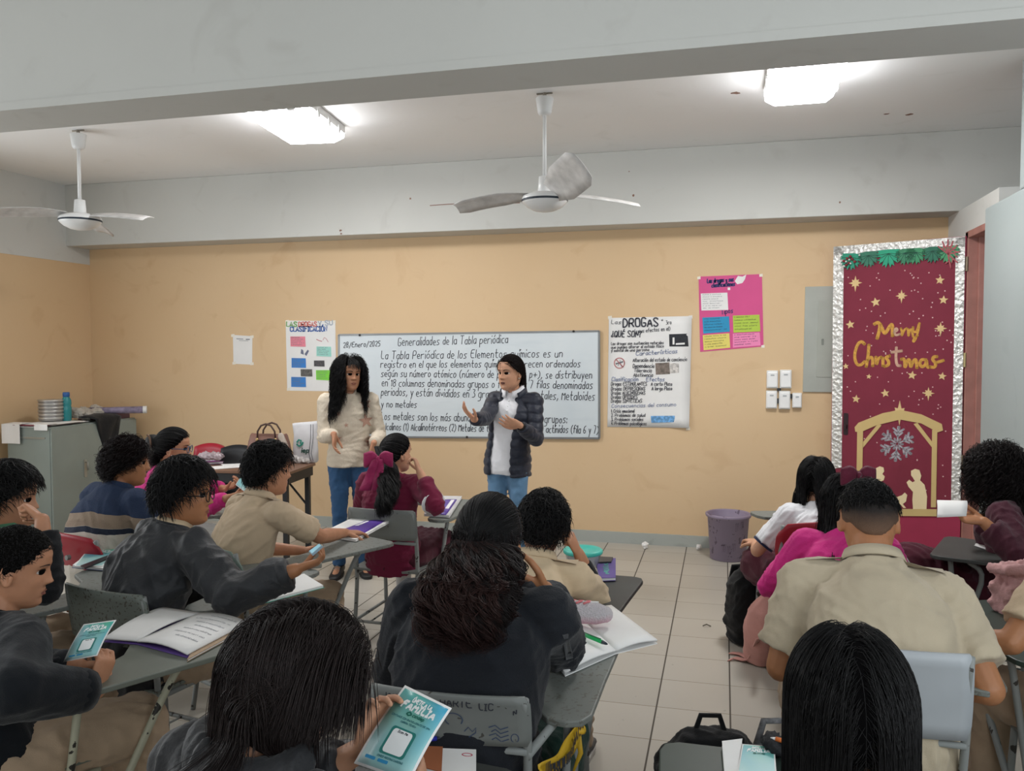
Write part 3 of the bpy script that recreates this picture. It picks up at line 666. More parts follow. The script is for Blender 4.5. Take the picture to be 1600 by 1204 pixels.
# ---------------------------------------------------------------- ceiling lamps and fans
M_LAMPB = M('lamp_white_metal', '#e4e4e2', .5, var=.03)
M_GLOW = M('lit_acrylic_diffuser', '#fbfcff', .4, var=0, emit=30.0)
for lab, cx, cy_, w_, l_, rot in (("lit square ceiling lamp above the board, second from the left", -2.80, 5.12, .43, .66, .12), ("lit square ceiling lamp nearest the door", .425, 5.03, .40, .62, 0)):
    t = thing('ceiling_lamp', lab.replace(', second from the left', ' beside the left fan'), 'ceiling lamp', (cx, cy_, Z_C), rot, 'lit ceiling lamps')
    o = MB().box((-w_/2, -l_/2, -.055), (w_/2, l_/2, 0)); o.build('housing', M_LAMPB, t, local=True, bevel=.004)
    for k in (-1, 1):
        for j in (-.3, 0, .3): MB().box((k*w_/2-.006, j*l_-.02, -.085), (k*w_/2+.006, j*l_+.02, -.03)).build('clip', M_LAMPB, t, local=True)
        MB().box((k*w_*.2-.025, -l_/2-.008, -.075), (k*w_*.2+.025, -l_/2+.006, -.03)).build('clip', M_LAMPB, t, local=True)
    o = MB(); a, b = (w_/2-.004, l_/2-.004), (w_/2-.055, l_/2-.07)
    o.rings([[V((x*a[0], y*a[1], -.056)) for x, y in ((-1, -1), (1, -1), (1, 1), (-1, 1))], [V((x*a[0], y*a[1], -.085)) for x, y in ((-1, -1), (1, -1), (1, 1), (-1, 1))], [V((x*b[0], y*b[1], -.135)) for x, y in ((-1, -1), (1, -1), (1, 1), (-1, 1))]])
    o.build('diffuser', M_GLOW, t, local=True, bevel=.006)
    l = bpy.data.lights.new('lamp_light', 'AREA'); l.shape = 'RECTANGLE'; l.size = w_; l.size_y = l_; l.energy = 17 if cx < 0 else 32; l.color = (1, .98, .95)
    lo = bpy.data.objects.new('lamp_light', l); C.objects.link(lo); lo.location = (cx, cy_, Z_C-.15)
M_FANW = M('fan_white_enamel', '#dedfde', .35, var=.03)
def fan(lab, p, angs, hub_z, lift=(0, 0, 0)):
    t = thing('ceiling_fan', lab, 'ceiling fan', (p[0], p[1], Z_C), 0, 'white ceiling fans')
    h = hub_z-Z_C
    o = MB().tube([(-.05, 0, -.004), (.05, 0, -.004)], .006, 8).tube([(0, 0, 0), (0, 0, -.04)], .012, 8); o.build('ceiling_hook', M('hook_metal', '#8d8578', .5, metal=.5), t, local=True)
    o = MB().lathe([(.052, -.03), (.056, -.035), (.044, -.12), (.036, -.135), (.02, -.14)], seg=24); o.build('canopy', M_FANW, t, smooth=True, local=True)
    o = MB().tube([(0, 0, -.03), (0, 0, h+.1)], .0125, 12); o.build('downrod', M_FANW, t, smooth=True, local=True)
    o = MB().lathe([(.02, h+.155), (.036, h+.15), (.044, h+.045), (.04, h+.04)], seg=24); o.build('rod_cover', M_FANW, t, smooth=True, local=True)
    o = MB().lathe([(.03, h+.055), (.09, h+.048), (.135, h+.03), (.143, h+.016), (.143, h-.004), (.135, h-.014), (.11, h-.038), (.07, h-.058), (.03, h-.066), (.004, h-.067)], seg=40); o.build('motor_housing', M_FANW, t, smooth=True, local=True)
    o = MB().lathe([(.1435, h+.008), (.1452, h+.006), (.1452, h-.003), (.1435, h-.005)], seg=40); o.build('dark_ring', M('dark_blue_band', '#26313c', .5), t, local=True)
    for a, lf in zip(angs, lift):
        c_, s_ = math.cos(a), math.sin(a); g = []
        for i in range(9):
            r = .10+.50*i/8; wd = .045+.035*min(1, i/3) if i < 7 else .08*(1 if i == 7 else .72); row = []
            for j in range(5):
                y = (j/4-.5)*2*wd; z = h+.035+y*(.30 if lf == 0 else -1.1)+(lf-.05)*(i/8)**(2 if lf == 0 else 1.1)+.012*(1-(y/wd)**2)
                row.append((c_*r-s_*y, s_*r+c_*y, z))
            g.append(row)
        MB().sheet(g, .003).build('blade', M('dusty_fan_blade', '#c9c7c4', .5, var=.2, vscale=14), t, smooth=True, local=True)
    return t
fp = at_z(122, 203, Z_C); fan('white ceiling fan on the left, by the left wall', fp, (-.05, 2.0, 4.2), at_y(127, 345, fp.y).z)
fp = at_z(851, 145, Z_C); fan('white ceiling fan in the middle, above the speaker', fp, (.38, 3.05, -1.0), at_y(851, 314, fp.y).z, (0, 0, .11))
# ================================================================ people
def remesh(mb_or_me, voxel, smooth=4, fac=.5, name='tmp'):
    """one continuous surface from overlapping closed pieces"""
    me = mb_or_me.mesh(name) if isinstance(mb_or_me, MB) else mb_or_me
    bm = bmesh.new(); bm.from_mesh(me); bmesh.ops.recalc_face_normals(bm, faces=bm.faces[:]); bm.to_mesh(me); bm.free()
    o = bpy.data.objects.new(name, me); C.objects.link(o)
    r = o.modifiers.new('r', 'REMESH'); r.mode = 'VOXEL'; r.voxel_size = voxel
    if smooth:
        s = o.modifiers.new('s', 'SMOOTH'); s.iterations = smooth; s.factor = fac
    dg = bpy.context.evaluated_depsgraph_get(); dg.update()
    out = bpy.data.meshes.new_from_object(o.evaluated_get(dg)); bpy.data.objects.remove(o)
    return out
def wrinkle(me, amp, scale, seed=0, stretch=(1, 1, 1)):
    """cloth folds: real displacement along the normals"""
    n = len(me.vertices); co = np.empty(n*3, np.float32); me.vertices.foreach_get('co', co); co = co.reshape(-1, 3)
    no = np.empty(n*3, np.float32); me.vertex_normals.foreach_get('vector', no); no = no.reshape(-1, 3)
    rs = np.random.RandomState(seed+11); d = np.zeros(n)
    warp = np.zeros((n, 3))
    for k in range(3):
        w = rs.normal(size=3)*scale*.5; warp += np.outer(np.sin(co@w+rs.uniform(0, 6)), rs.normal(size=3))*.05
    p = (co+warp)*np.array(stretch)
    for k in range(9):
        w = rs.normal(size=3); w = w/np.linalg.norm(w)*scale*rs.uniform(.6, 2.2)
        s = np.sin(p@w+rs.uniform(0, 6.28)+1.5*np.sin(p@(rs.normal(size=3)*scale*.4)))
        d += (1-np.abs(s))**2*rs.uniform(.4, 1)-.2
    co = co+no*(d[:, None]*amp/2.2)
    me.vertices.foreach_set('co', co.astype(np.float32).ravel()); me.update()
def mesh_obj(name, me, m, parent, smooth=True, label=None):
    Mi = ROOTM[parent.name].inverted(); me.transform(Mi); me.name = name
    me.materials.clear(); me.materials.append(m)
    if smooth: me.polygons.foreach_set('use_smooth', [True]*len(me.polygons))
    o = bpy.data.objects.new(name, me); C.objects.link(o); o.parent = parent; ROOTM[o.name] = ROOTM[parent.name]
    if label: o['label'] = label
    return o

def skin_mat(hexc):
    def fn(t):
        base = t.mix(t.ramp(t.noise(30, 4), .3, .7), lin(hexc), tuple(x*.88 for x in lin(hexc)[:3])+(1,)); t.link(base, t.b.inputs['Base Color'])
        t.b.inputs['Subsurface Weight'].default_value = .12; t.b.inputs['Subsurface Radius'].default_value = (.02, .008, .004); t.b.inputs['Subsurface Scale'].default_value = .4
        t.bump(t.noise(260, 2), .08, .002)
    return M('skin_'+hexc, None, .52, fn=fn)
def cloth(name, hexc, rough=.9, weave=420, strength=.25, var=.10, spec=.2, vscale=9):
    def fn(t): t.bump(t.math('ADD', t.noise(weave, 2), t.math('MULTIPLY', t.noise(26, 3), 2.2)), strength, .004)
    return M(name, hexc, rough, var=var, vscale=vscale, spec=spec, sheen=.12, fn=fn)
def hair_mat(hexc, rough=.55):
    def fn(t):
        n = t.noise(130, 3); c = lin(hexc); t.bump(t.noise(1, 3, t.scaled((420, 420, 40))), .5, .004)
        t.link(t.mix(t.ramp(n, .25, .75), tuple(x*.6 for x in c[:3])+(1,), tuple(min(1, x*1.5) for x in c[:3])+(1,)), t.b.inputs['Base Color'])
    return M('hair_'+hexc, None, rough, spec=.28, fn=fn)

def scalp_mat(m):
    c = m.name.split('_')[1]
    def fn(t): t.b.inputs['Base Color'].default_value = tuple(x*.6 for x in lin(c)[:3])+(1,)
    return M('scalp'+c, None, .95, spec=.04, fn=fn)
# ---- head surface, head-local: x right, y forward, z up, origin between the ears
HZ = [-.118, -.112, -.100, -.085, -.068, -.050, -.030, -.010, .008, .028, .050, .072, .090, .103, .110]
HF = [.052, .071, .081, .082, .083, .084, .083, .082, .083, .089, .089, .080, .064, .043, .020]
HB = [-.005, -.015, -.028, -.046, -.062, -.074, -.085, -.092, -.096, -.098, -.095, -.085, -.070, -.050, -.026]
HWd = [.018, .030, .044, .056, .063, .067, .070, .072, .073, .074, .072, .064, .052, .036, .018]
def ip(z, T): return float(np.interp(z, HZ, T))
def g2(a, s): return math.exp(-(a/s)**2)
def face_bump(x, z):
    d = 0
    if -.04 < z < .03:                                                    # nose
        t = min(max((.016-z)/.048, 0), 1); w = .0075+.0065*t; d += (.004+.022*t)*g2(x, w)*(1 if z > -.034 else max(0, 1-(-.034-z)/.008))
        d += .008*g2(abs(x)-.011, .006)*g2(z+.031, .007)
    d -= .011*g2(abs(x)-.032, .016)*g2(z-.002, .011)                       # sockets
    d += .004*g2(abs(x)-.030, .020)*g2(z-.021, .008)                       # brow
    d += .005*g2(abs(x)-.046, .016)*g2(z+.026, .016)                       # cheek
    d += .0065*g2(x, .020)*g2(z+.0575, .0055)+.0065*g2(x, .017)*g2(z+.070, .0055)-.003*g2(x, .024)*g2(z+.0640, .0022)
    d -= .003*g2(x, .02)*g2(z+.080, .006); d += .004*g2(x, .018)*g2(z+.098, .010)
    return d
def face_y(x, z):
    w, f, b = ip(z, HWd), ip(z, HF), ip(z, HB); c = (f+b)/2*.35
    s = min(abs(x)/w, .999); y = c+(f-c)*(1-s**2.25)**(1/2.25)
    return y+face_bump(x, z)
def head_rings(mb, Mh, sx=1.0):
    rs = []; N = 44
    zs = list(np.interp(np.linspace(0, 1, 46), np.linspace(0, 1, len(HZ)), HZ))
    for z in zs:
        w, f, b = ip(z, HWd), ip(z, HF), ip(z, HB); c = (f+b)/2*.35; r = []
        for k in range(N):
            a = 2*PI*k/N; ca, sa = math.cos(a), math.sin(a)
            e = 2/2.25
            x = w*math.copysign(abs(ca)**e, ca); y = c+((f-c) if sa > 0 else (c-b))*math.copysign(abs(sa)**e, sa)
            if sa > .05: y += face_bump(x, z)
            r.append(Mh @ V((x*sx, y, z)))
        rs.append(r)
    mb.rings(rs)
    for s in (-1, 1):                                                      # ears
        pts = []
        for k in range(13):
            a = PI*.35+1.62*PI*k/12
            pts.append(Mh @ V((s*(.079+.006*max(0, math.cos(a+.3))), -.008-.017*math.cos(a-PI/2)*.3-.016*math.cos(a)*-1*.8, -.006+.030*math.sin(a))))
        mb.tube(pts, .0062, 6, round_=True)
        mb.ball(Mh @ V((s*.074, -.002, -.008)), (.008, .014, .024), 10, 6, Mh.to_3x3().to_4x4())

def ik(S, W, l1, l2, hint):
    d = W-S; L = d.length
    if L > (l1+l2)*.995: W = S+d*((l1+l2)*.995/L); d = W-S; L = d.length
    a = max(-1, min(1, (l1*l1+L*L-l2*l2)/(2*l1*L))); u = d.normalized(); h = V(hint); h = h-u*h.dot(u)
    h = h.normalized() if h.length > 1e-4 else V((0, 0, -1))
    return S+u*(l1*a)+h*(l1*math.sqrt(max(0, 1-a*a))), W
def hand(mb, W, hd, palm, side, curl=.5, s=1.0, spread=.12, thumb=.5, curls=None):
    """hand from wrist W along hd; palm = palm normal; side +1 for the right hand"""
    hd = V(hd).normalized(); pn = V(palm); pn = (pn-hd*pn.dot(hd)).normalized()
    ac = hd.cross(pn)*side*-1                                               # towards the thumb
    def P(a, b, c): return W+hd*(a*s)+ac*(b*s)+pn*(c*s)
    rs = []
    for a, wd, th in ((-.012, .023, .019), (.012, .027, .017), (.045, .036, .0155), (.075, .040, .0135), (.088, .038, .011), (.094, .032, .006)):
        rs.append([P(a, wd*math.cos(2*PI*k/14), th*math.sin(2*PI*k/14)+.002) for k in range(14)])
    mb.rings(rs)
    for i, (b, L, r) in enumerate(((.030, .070, .0088), (.0105, .079, .0090), (-.0095, .073, .0087), (-.028, .057, .0078))):
        cu = curls[i] if curls else curl*(1+.10*i); an = 0; p = V((.082, b, 0)); pts = [V((.06, b*.92, 0)), p]; sa = (b/.03)*spread
        for seg, (fr, k) in enumerate(((.45, .75), (.32, 1.15), (.23, .7))):
            an += cu*k; dd = V((math.cos(an), math.sin(sa)*math.cos(an), math.sin(an))); p = p+dd*(L*fr); pts.append(p)
        mb.tube([P(*q) for q in pts], [r*s*x for x in (1.0, 1.02, .98, .92, .80)], 8, ref=ac, round_=True)
    t0 = V((.012, .026, .006)); t1 = t0+V((.028, .026, .012)); t2 = t1+V((.030, .012*(1-thumb), .010+.014*thumb)); t3 = t2+V((.024, -.006*thumb, .006+.012*thumb))
    mb.tube([P(*q) for q in (t0, t1, t2, t3)], [.013*s, .0115*s, .0105*s, .0085*s], 8, ref=hd.cross(pn)+pn*.01, round_=True)

PEOPLE = {}
class Person: pass
def person(key, label, head, pelvis, yaw=0.0, hyaw=None, hpitch=0.0, hroll=0.0, s=.95, build=1.0, skin='#b98264', lean=None,
           arms=None, legs=None, stand=False, face=False, shyaw=None, mouth=0.0, group=None, hscale=1.0, bulge=.03, neck=.070, bare_legs=False, sh_w=.170, sh_drop=(0, 0)):
    """builds the continuous body and keeps the joints for clothing. yaw: 0 faces the board, + turns left"""
    p = Person(); p.key = key; p.s = s; p.build = build
    head, pelvis = V(head), V(pelvis); hyaw = yaw if hyaw is None else hyaw; shyaw = (yaw if shyaw is None else shyaw)
    root = thing('person', label, 'person', (pelvis.x, pelvis.y, 0), 0, group); p.root = root
    def rzv(a): return V((math.cos(a), math.sin(a), 0)), V((-math.sin(a), math.cos(a), 0))
    p.R, p.F = rzv(yaw); p.SR, p.SF = rzv(shyaw)
    Mh = Matrix.Translation(head) @ Matrix.Rotation(hyaw, 4, 'Z') @ Matrix.Rotation(-hpitch, 4, 'X') @ Matrix.Rotation(hroll, 4, 'Y') @ Matrix.Scale(s*1.03*hscale, 4)
    p.coff = .03; p.extra = []; p.Mh = Mh; p.head = head; p.pelvis = pelvis; H3 = Mh.to_3x3()
    ntop = Mh @ V((0, -.022, -.055))
    nb = ntop+V((0, 0, -neck*s))-p.SF*(.022*s+.055*s*math.sin(max(0, hpitch)))
    p.ntop, p.nb = ntop, nb
    # spine: pelvis .. neck base
    up = V((0, 0, 1)); mid = pelvis.lerp(nb, .5)-p.F*bulge
    ctrl = [pelvis, pelvis+up*.10*s-p.F*bulge*.6, mid+V((0, 0, .02)), nb-p.SF*.012-up*.08*s, nb]
    sp_ = bez([pelvis, pelvis+V((0, 0, .16*s))-p.F*bulge*1.5, nb-V((0, 0, .16*s))-p.SF*bulge*1.5, nb], 12)
    p.spine = sp_
    W = [(.150, .125), (.152, .122), (.146, .115), (.138, .108), (.136, .105), (.138, .105), (.144, .107), (.150, .108), (.153, .106), (.147, .099), (.122, .086), (.080, .066), (.058, .056)]
    p.prof = [(a*s*build, b*s*build) for a, b in W]
    def lat(i): t = i/12; return (p.R*(1-t)+p.SR*t).normalized()
    def torso(mb, off=0.0, i0=0, i1=12, down=0.0, seg=28, flare=0.0, nk=True):
        rs = []
        for i in range(i0, i1+1):
            a = sp_[max(i-1, 0)]; b = sp_[min(i+1, 12)]; tz = (b-a).normalized(); lx = lat(i); lx = (lx-tz*lx.dot(tz)).normalized(); fy = tz.cross(lx)
            ra, rb = p.prof[i]; o_ = off+flare*max(0, (3-i))/3
            if i >= 11: o_ = off*.6+(.004 if nk else 0)
            rs.append([sp_[i]+lx*((ra+o_)*math.copysign(abs(math.cos(2*PI*k/seg))**.86, math.cos(2*PI*k/seg)))+fy*((rb+o_)*math.copysign(abs(math.sin(2*PI*k/seg))**.9, math.sin(2*PI*k/seg))) for k in range(seg)])
        if down and i0 == 0:
            b0 = [q+V((0, 0, -down)) for q in rs[0]]; rs = [b0]+rs
        mb.rings(rs)
    p.torso = torso
    sc_ = nb-up*.060*s-p.SF*.008
    p.sh = {}
    for sd, k in (('L', -1), ('R', 1)): p.sh[sd] = sc_+p.SR*(k*sh_w*s*(.6+.4*build))+V((0, 0, sh_drop[0 if sd == 'L' else 1]))
    # arms
    p.arm = {}
    for sd, k in (('L', -1), ('R', 1)):
        a = dict((arms or {}).get(sd, {}))
        if 'w' not in a: a['w'] = pelvis+p.R*(k*.16)+p.F*.30+up*.10; a.setdefault('e', p.R*k-up-p.F*.3); a.setdefault('h', p.F); a.setdefault('p', -up)
        E, Wt = ik(p.sh[sd], V(a['w']), .27*s, .245*s, (V(a['E'])-(p.sh[sd]+V(a['w']))*.5) if 'E' in a else a.get('e', p.R*k*.6-up))
        p.arm[sd] = (p.sh[sd], E, Wt, a)
    # legs
    p.leg = {}
    for sd, k in (('L', -1), ('R', 1)):
        hip = pelvis+p.R*(k*.088*s*build)-up*.01; a = (legs or {}).get(sd)
        if a is None:
            if stand: a = (hip+V((0, 0, -.41*s))+p.F*.012, hip+V((0, 0, -.80*s))-p.F*.02+p.R*k*.01, p.F+p.R*k*.2)
            else: kn = hip+p.F*.40*s+p.R*(k*.05)+V((0, 0, -.015)); a = (kn, V((kn.x, kn.y, .085))+p.F*.03, p.F)
        p.leg[sd] = (hip, V(a[0]), V(a[1]), V(a[2]).normalized())
    # ---- the body
    mb = MB()
    torso(mb, -.012*s)
    mb.tube([nb-up*.03, nb+(ntop-nb)*.25, nb+(ntop-nb)*.7, Mh @ V((0, -.012, -.045)), Mh @ V((0, -.004, -.02))], [.062*s*build, .052*s*build, .049*s*build, .050*s*build, .05*s], 16, ref=p.SR)
    head_rings(mb, Mh)
    for sd, k in (('L', -1), ('R', 1)):
        S, E, Wt, a = p.arm[sd]
        mb.tube([nb-up*.045*s, S.lerp(nb, .35)-up*.02*s, S], [.05*s, .052*s, .050*s], 12, round_=True)
        mb.tube([S, S.lerp(E, .35), S.lerp(E, .8), E], [.050*s*build, .046*s*build, .040*s*build, .037*s*build], 12, round_=True)
        mb.tube([E, E.lerp(Wt, .3), E.lerp(Wt, .75), Wt], [.037*s*build, .038*s*build, .029*s*build, .0235*s*build], 12, round_=True)
        hd = V(a.get('h', (Wt-E))); hd = hd if hd.length > 1e-5 else (Wt-E)
        if not a.get('nohand'): hand(mb, Wt, hd, a.get('p', -up), k, a.get('c', .45), s*.97, a.get('sp', .12), a.get('th', .5), a.get('cs'))
        if bare_legs or True:
            hip, kn, an, fd = p.leg[sd]
            q = .98 if bare_legs else .78
            mb.tube([hip, hip.lerp(kn, .5), kn], [.080*s*build*q, .070*s*build*q, .055*s*q], 12, round_=True)
            mb.tube([kn, kn.lerp(an, .3), kn.lerp(an, .7), an], [.054*s*q, .056*s*q, .042*s*q, .036*s*q], 12, round_=True)
            mb.tube([an-V((0, 0, .02)), an-V((0, 0, .045))+fd*.12*s], [.034*s, .026*s], 10, round_=True)
    me = remesh(mb, .0042 if face else .0048, 2, .5)
    p.body = mesh_obj('body', me, skin_mat(skin), root)
    p.bhead = None
    if face: add_face(p, mouth)
    PEOPLE[key] = p
    return p
def patch(p, pts, name, m, lift=.0012, label=None, parent=None):
    """thin shape laid on the face; pts (x, z) polygon in head coordinates, fan from its centre with rings"""
    mb = MB(); n = len(pts); cx = sum(q[0] for q in pts)/n; cz = sum(q[1] for q in pts)/n; vs = []; fs = []
    K = 5
    for j in range(K, 0, -1):
        f = j/K
        for x, z in pts:
            xx, zz = cx+(x-cx)*f, cz+(z-cz)*f; vs.append(p.Mh @ V((xx, face_y(xx, zz)+lift*(1-.75*(f > .95)), zz)))
    vs.append(p.Mh @ V((cx, face_y(cx, cz)+lift, cz)))
    for j in range(K-1):
        for i in range(n): fs.append((j*n+i, j*n+(i+1) % n, (j+1)*n+(i+1) % n, (j+1)*n+i))
    for i in range(n): fs.append(((K-1)*n+i, (K-1)*n+(i+1) % n, K*n))
    mb.add(vs, fs); return mb.build(name, m, parent or p.root, smooth=True, label=label)
M_SCLERA = M('eye_white', '#cfc8c2', .3, var=0); M_IRIS = M('eye_dark_brown', '#20150f', .2, var=0)
M_LASH = M('lash_black', '#17120f', .7, var=0)
def add_face(p, mouth):
    for k in (-1, 1):
        c = (k*.032, .001)
        e = patch(p, [(c[0]+.0150*math.cos(a), c[1]+(.0062 if math.sin(a) > 0 else .0048)*math.sin(a)) for a in [2*PI*i/18 for i in range(18)]], 'eye', M_SCLERA, .0030)
        patch(p, [(c[0]+.0049*math.cos(a), c[1]+.0004+.0050*math.sin(a)) for a in [2*PI*i/14 for i in range(14)]], 'iris', M_IRIS, .0040, parent=e)
        up = [(c[0]+.0165*math.cos(PI*i/10), c[1]+.0066*math.sin(PI*i/10)+.0002) for i in range(11)]; lo = [(c[0]+.0168*math.cos(PI*i/10), c[1]+.0084*math.sin(PI*i/10)+.0006) for i in range(10, -1, -1)]
        patch2(p, up, lo, 'eyelash', M_LASH, .0042, e)
        b0 = [(k*(.015+.037*i/8), .0175+.0065*math.sin(PI*(i/8)*.85)) for i in range(9)]; b1 = [(k*(.015+.037*i/8), .0175+.0062+.0062*math.sin(PI*(i/8)*.85)-.004*(i/8)) for i in range(8, -1, -1)]
        patch2(p, b0, b1, 'eyebrow', M('brow_dark', '#2a1d17', .8, var=0), .0022)
    m = M('lip_rose', '#8d5648', .5, var=.05)
    patch(p, [(-.024, -.0635), (-.012, -.0575), (-.004, -.0555), (0, -.057), (.004, -.0555), (.012, -.0575), (.024, -.0635), (.012, -.0715), (0, -.074), (-.012, -.0715)], 'lips', m, .0016)
    h = .0012+mouth
    patch(p, [(.020*math.cos(a), -.0640+h*math.sin(a)) for a in [2*PI*i/14 for i in range(14)]], 'mouth_line', M('mouth_dark', '#4a2320', .6, var=0), .0028)
def patch2(p, a, b, name, m, lift, parent=None):
    b = b[::-1]; n = len(a); vs = []; fs = []
    for x, z in a+b: vs.append(p.Mh @ V((x, face_y(x, z)+lift, z)))
    for i in range(n-1): fs.append((i, i+1, n+i+1, n+i))
    mb = MB().add(vs, fs); return mb.build(name, m, parent or p.root)
def bvh_of(o):
    me = o.data; Mx = ROOTM[o.name]
    return BVHTree.FromPolygons([Mx @ v.co for v in me.vertices], [tuple(f.vertices) for f in me.polygons])

# ---- clothing
def sleeve(p, mb, sd, r0, r1, upto=2.0, off=0):
    S, E, W, a = p.arm[sd]; s = p.s; b = p.build
    mb.tube([p.nb-V((0, 0, .062*s)), S.lerp(p.nb, .4)-V((0, 0, .030*s)), S], [.055*s+off, .060*s*b+off, .060*s*b+off], 12, round_=True)
    if upto <= 1:
        e = S.lerp(E, upto); mb.tube([S, S.lerp(E, upto*.5), e], [.062*s*b+off, (r0+.004)*s*b, (r0+.006)*s*b], 14, round_=False); return e
    mb.tube([S, S.lerp(E, .4), E], [.060*s*b+off, r0*s*b, r0*.9*s*b], 14, round_=True)
    w = E.lerp(W, upto-1)
    mb.tube([E, E.lerp(w, .5), E.lerp(w, .9), w], [r0*.9*s*b, (r0*.55+r1*.45)*s*b, r1*1.08*s*b, r1*s*b], 14, round_=False)
    mb.ball(E, r0*.92*s*b, 12, 8); return w
def top(p, name, m, off=.014, sl=(.054, .036), upto=2.0, down=.10, flare=.0, voxel=.0085, fold=.007, fscale=26, i1=12, hem=None, label=None, seed=0, puff=0):
    mb = MB(); p.torso(mb, off, 0, i1, down=down, flare=flare); p.coff = max(p.coff, off+.020)
    p.cuffs = {}
    for sd in 'LR': p.cuffs[sd] = sleeve(p, mb, sd, sl[0], sl[1], upto, off*.45)
    me = remesh(mb, voxel, 5, .5); wrinkle(me, fold, fscale, seed+len(p.key))
    if puff: 
        n = len(me.vertices); co = np.empty(n*3, np.float32); me.vertices.foreach_get('co', co); co = co.reshape(-1, 3)
        no = np.empty(n*3, np.float32); me.vertex_normals.foreach_get('vector', no); no = no.reshape(-1, 3)
        d = np.abs(np.sin((co[:, 2]+.02*np.sin(co[:, 0]*9))*PI/.055)); co = co+no*(d[:, None]*puff); me.vertices.foreach_set('co', co.astype(np.float32).ravel()); me.update()
    o = mesh_obj(name, me, m, p.root, label=label); p.top_o = o; return o
def collar(p, m, parent, r=.064, h=.035, tilt=.25, open_=.0, th=.006, name='collar', z0=-.02, flare=.012):
    """band round the neck, standing up and folding outward"""
    c = p.nb+V((0, 0, z0*p.s)); ax = (p.ntop-p.nb).normalized(); R_ = (p.SR-ax*p.SR.dot(ax)).normalized(); F_ = ax.cross(R_)
    g = []; N = 30; a0 = PI/2+open_; a1 = PI/2+2*PI-open_
    for i in range(N+1):
        a = a0+(a1-a0)*i/N; row = []
        fr = max(0, math.sin(a))
        for (dr, dz) in ((.016, -.028), (.004, .0), (0, .4*h), (0, h), (flare*.7, h*1.02), (flare, h*.55), (flare*1.25, h*.1)):
            rr = (r+dr)*p.s*(.6+.4*p.build); row.append(c+R_*(rr*math.cos(a))+F_*(rr*.95*math.sin(a))+ax*((dz-fr*.022)*p.s))
        g.append(row)
    return MB().sheet(g, th).build(name, m, parent, smooth=True)
def cuff(p, sd, m, parent, r=.038, L=.03, name='cuff', w=None, back=0.0):
    S, E, W, a = p.arm[sd]; w = p.cuffs[sd] if w is None else w; d = (W-E).normalized()
    mb = MB().tube([w-d*(L*.9), w-d*L*.4, w+d*L*.2], [r*p.s*p.build*1.02, r*p.s*p.build*1.05, r*p.s*p.build*.96], 16); return mb.build(name, m, parent, smooth=True)
def hood(p, m, parent, w=.11, name='hood', drop=.0):
    c = p.nb-p.SF*.055*p.s+V((0, 0, -.01-drop)); mb = MB()
    pts = [c+p.SR*(w*1.02*math.sin(a))+p.SF*(.10*(1-math.cos(a))*.62)+V((0, 0, .018-.025*math.cos(a))) for a in [PI*(-.78+1.56*i/14) for i in range(15)]]
    mb.tube(pts, [(.020+.022*math.cos((i-7)/7*1.3))*p.s for i in range(15)], 12, ref=(0, 0, 1), round_=True)
    p.extra.append((c-p.SF*.01, (w+.03, .075)))
    mb.tube([c+V((0, 0, -.02))+p.SR*(-.07), c-p.SF*.02+V((0, 0, -.07)), c+V((0, 0, -.02))+p.SR*.07], [.03, .045, .03], 12, round_=True)
    me = remesh(mb, .008, 5); wrinkle(me, .008, 30, 3); return mesh_obj(name, me, m, parent)
def trousers(p, m, name='trousers', r=(.092, .074, .062, .058), low=1.0, fold=.008, label=None, waist=.5, shin=True):
    mb = MB(); s, b = p.s, p.build; P = p.pelvis; up = V((0, 0, 1))
    mb.tube([P-up*.06*s, P, P+(p.spine[2]-P)*waist], [.150*s*b+.006, .154*s*b+.004, .146*s*b+.002], 24, ref=p.R, flat=.82)
    for sd in 'LR':
        hip, kn, an, fd = p.leg[sd]; an2 = kn.lerp(an, low)
        mb.tube([hip, hip.lerp(kn, .35), hip.lerp(kn, .8), kn], [.098*s*b, r[0]*s*b, (r[1]+.006)*s*b, r[1]*s*b], 16, round_=True)
        if shin: mb.tube([kn, kn.lerp(an2, .4), kn.lerp(an2, .92), an2], [r[1]*s*b, r[2]*s*b, r[3]*s*b, r[3]*1.03*s*b], 16)
        mb.ball(kn, r[1]*1.02*s*b, 14, 8)
    me = remesh(mb, .0095, 5); wrinkle(me, fold, 24, len(p.key)+5); return mesh_obj(name, me, m, p.root, label=label)
def skirt(p, m, name='skirt', k=.95, spread=.04):
    mb = MB(); s, b = p.s, p.build; P = p.pelvis; up = V((0, 0, 1))
    mb.tube([P-up*.05*s, P+(p.spine[2]-P)*.9], [.165*s*b, .142*s*b], 24, ref=p.R, flat=.85)
    L, R_ = p.leg['L'], p.leg['R']
    for f in (0, .25, .5, .75, 1):
        h = L[0].lerp(R_[0], f); kn = L[1].lerp(R_[1], f); e = h.lerp(kn, k)
        mb.tube([h, h.lerp(e, .5), e+V((0, 0, -.004))], [.105*s, (.092+spread*.5)*s, (.084+spread)*s], 14, round_=True)
    me = remesh(mb, .0095, 5); n = len(me.vertices)
    co = np.empty(n*3, np.float32); me.vertices.foreach_get('co', co); co = co.reshape(-1, 3); no = np.empty(n*3, np.float32); me.vertex_normals.foreach_get('vector', no); no = no.reshape(-1, 3)
    lat_ = co@np.array(p.R); co = co+no*(np.abs(((lat_/.035) % 1)-.5)[:, None]*.012); me.vertices.foreach_set('co', co.astype(np.float32).ravel()); me.update()
    wrinkle(me, .006, 22, 4); return mesh_obj(name, me, m, p.root)
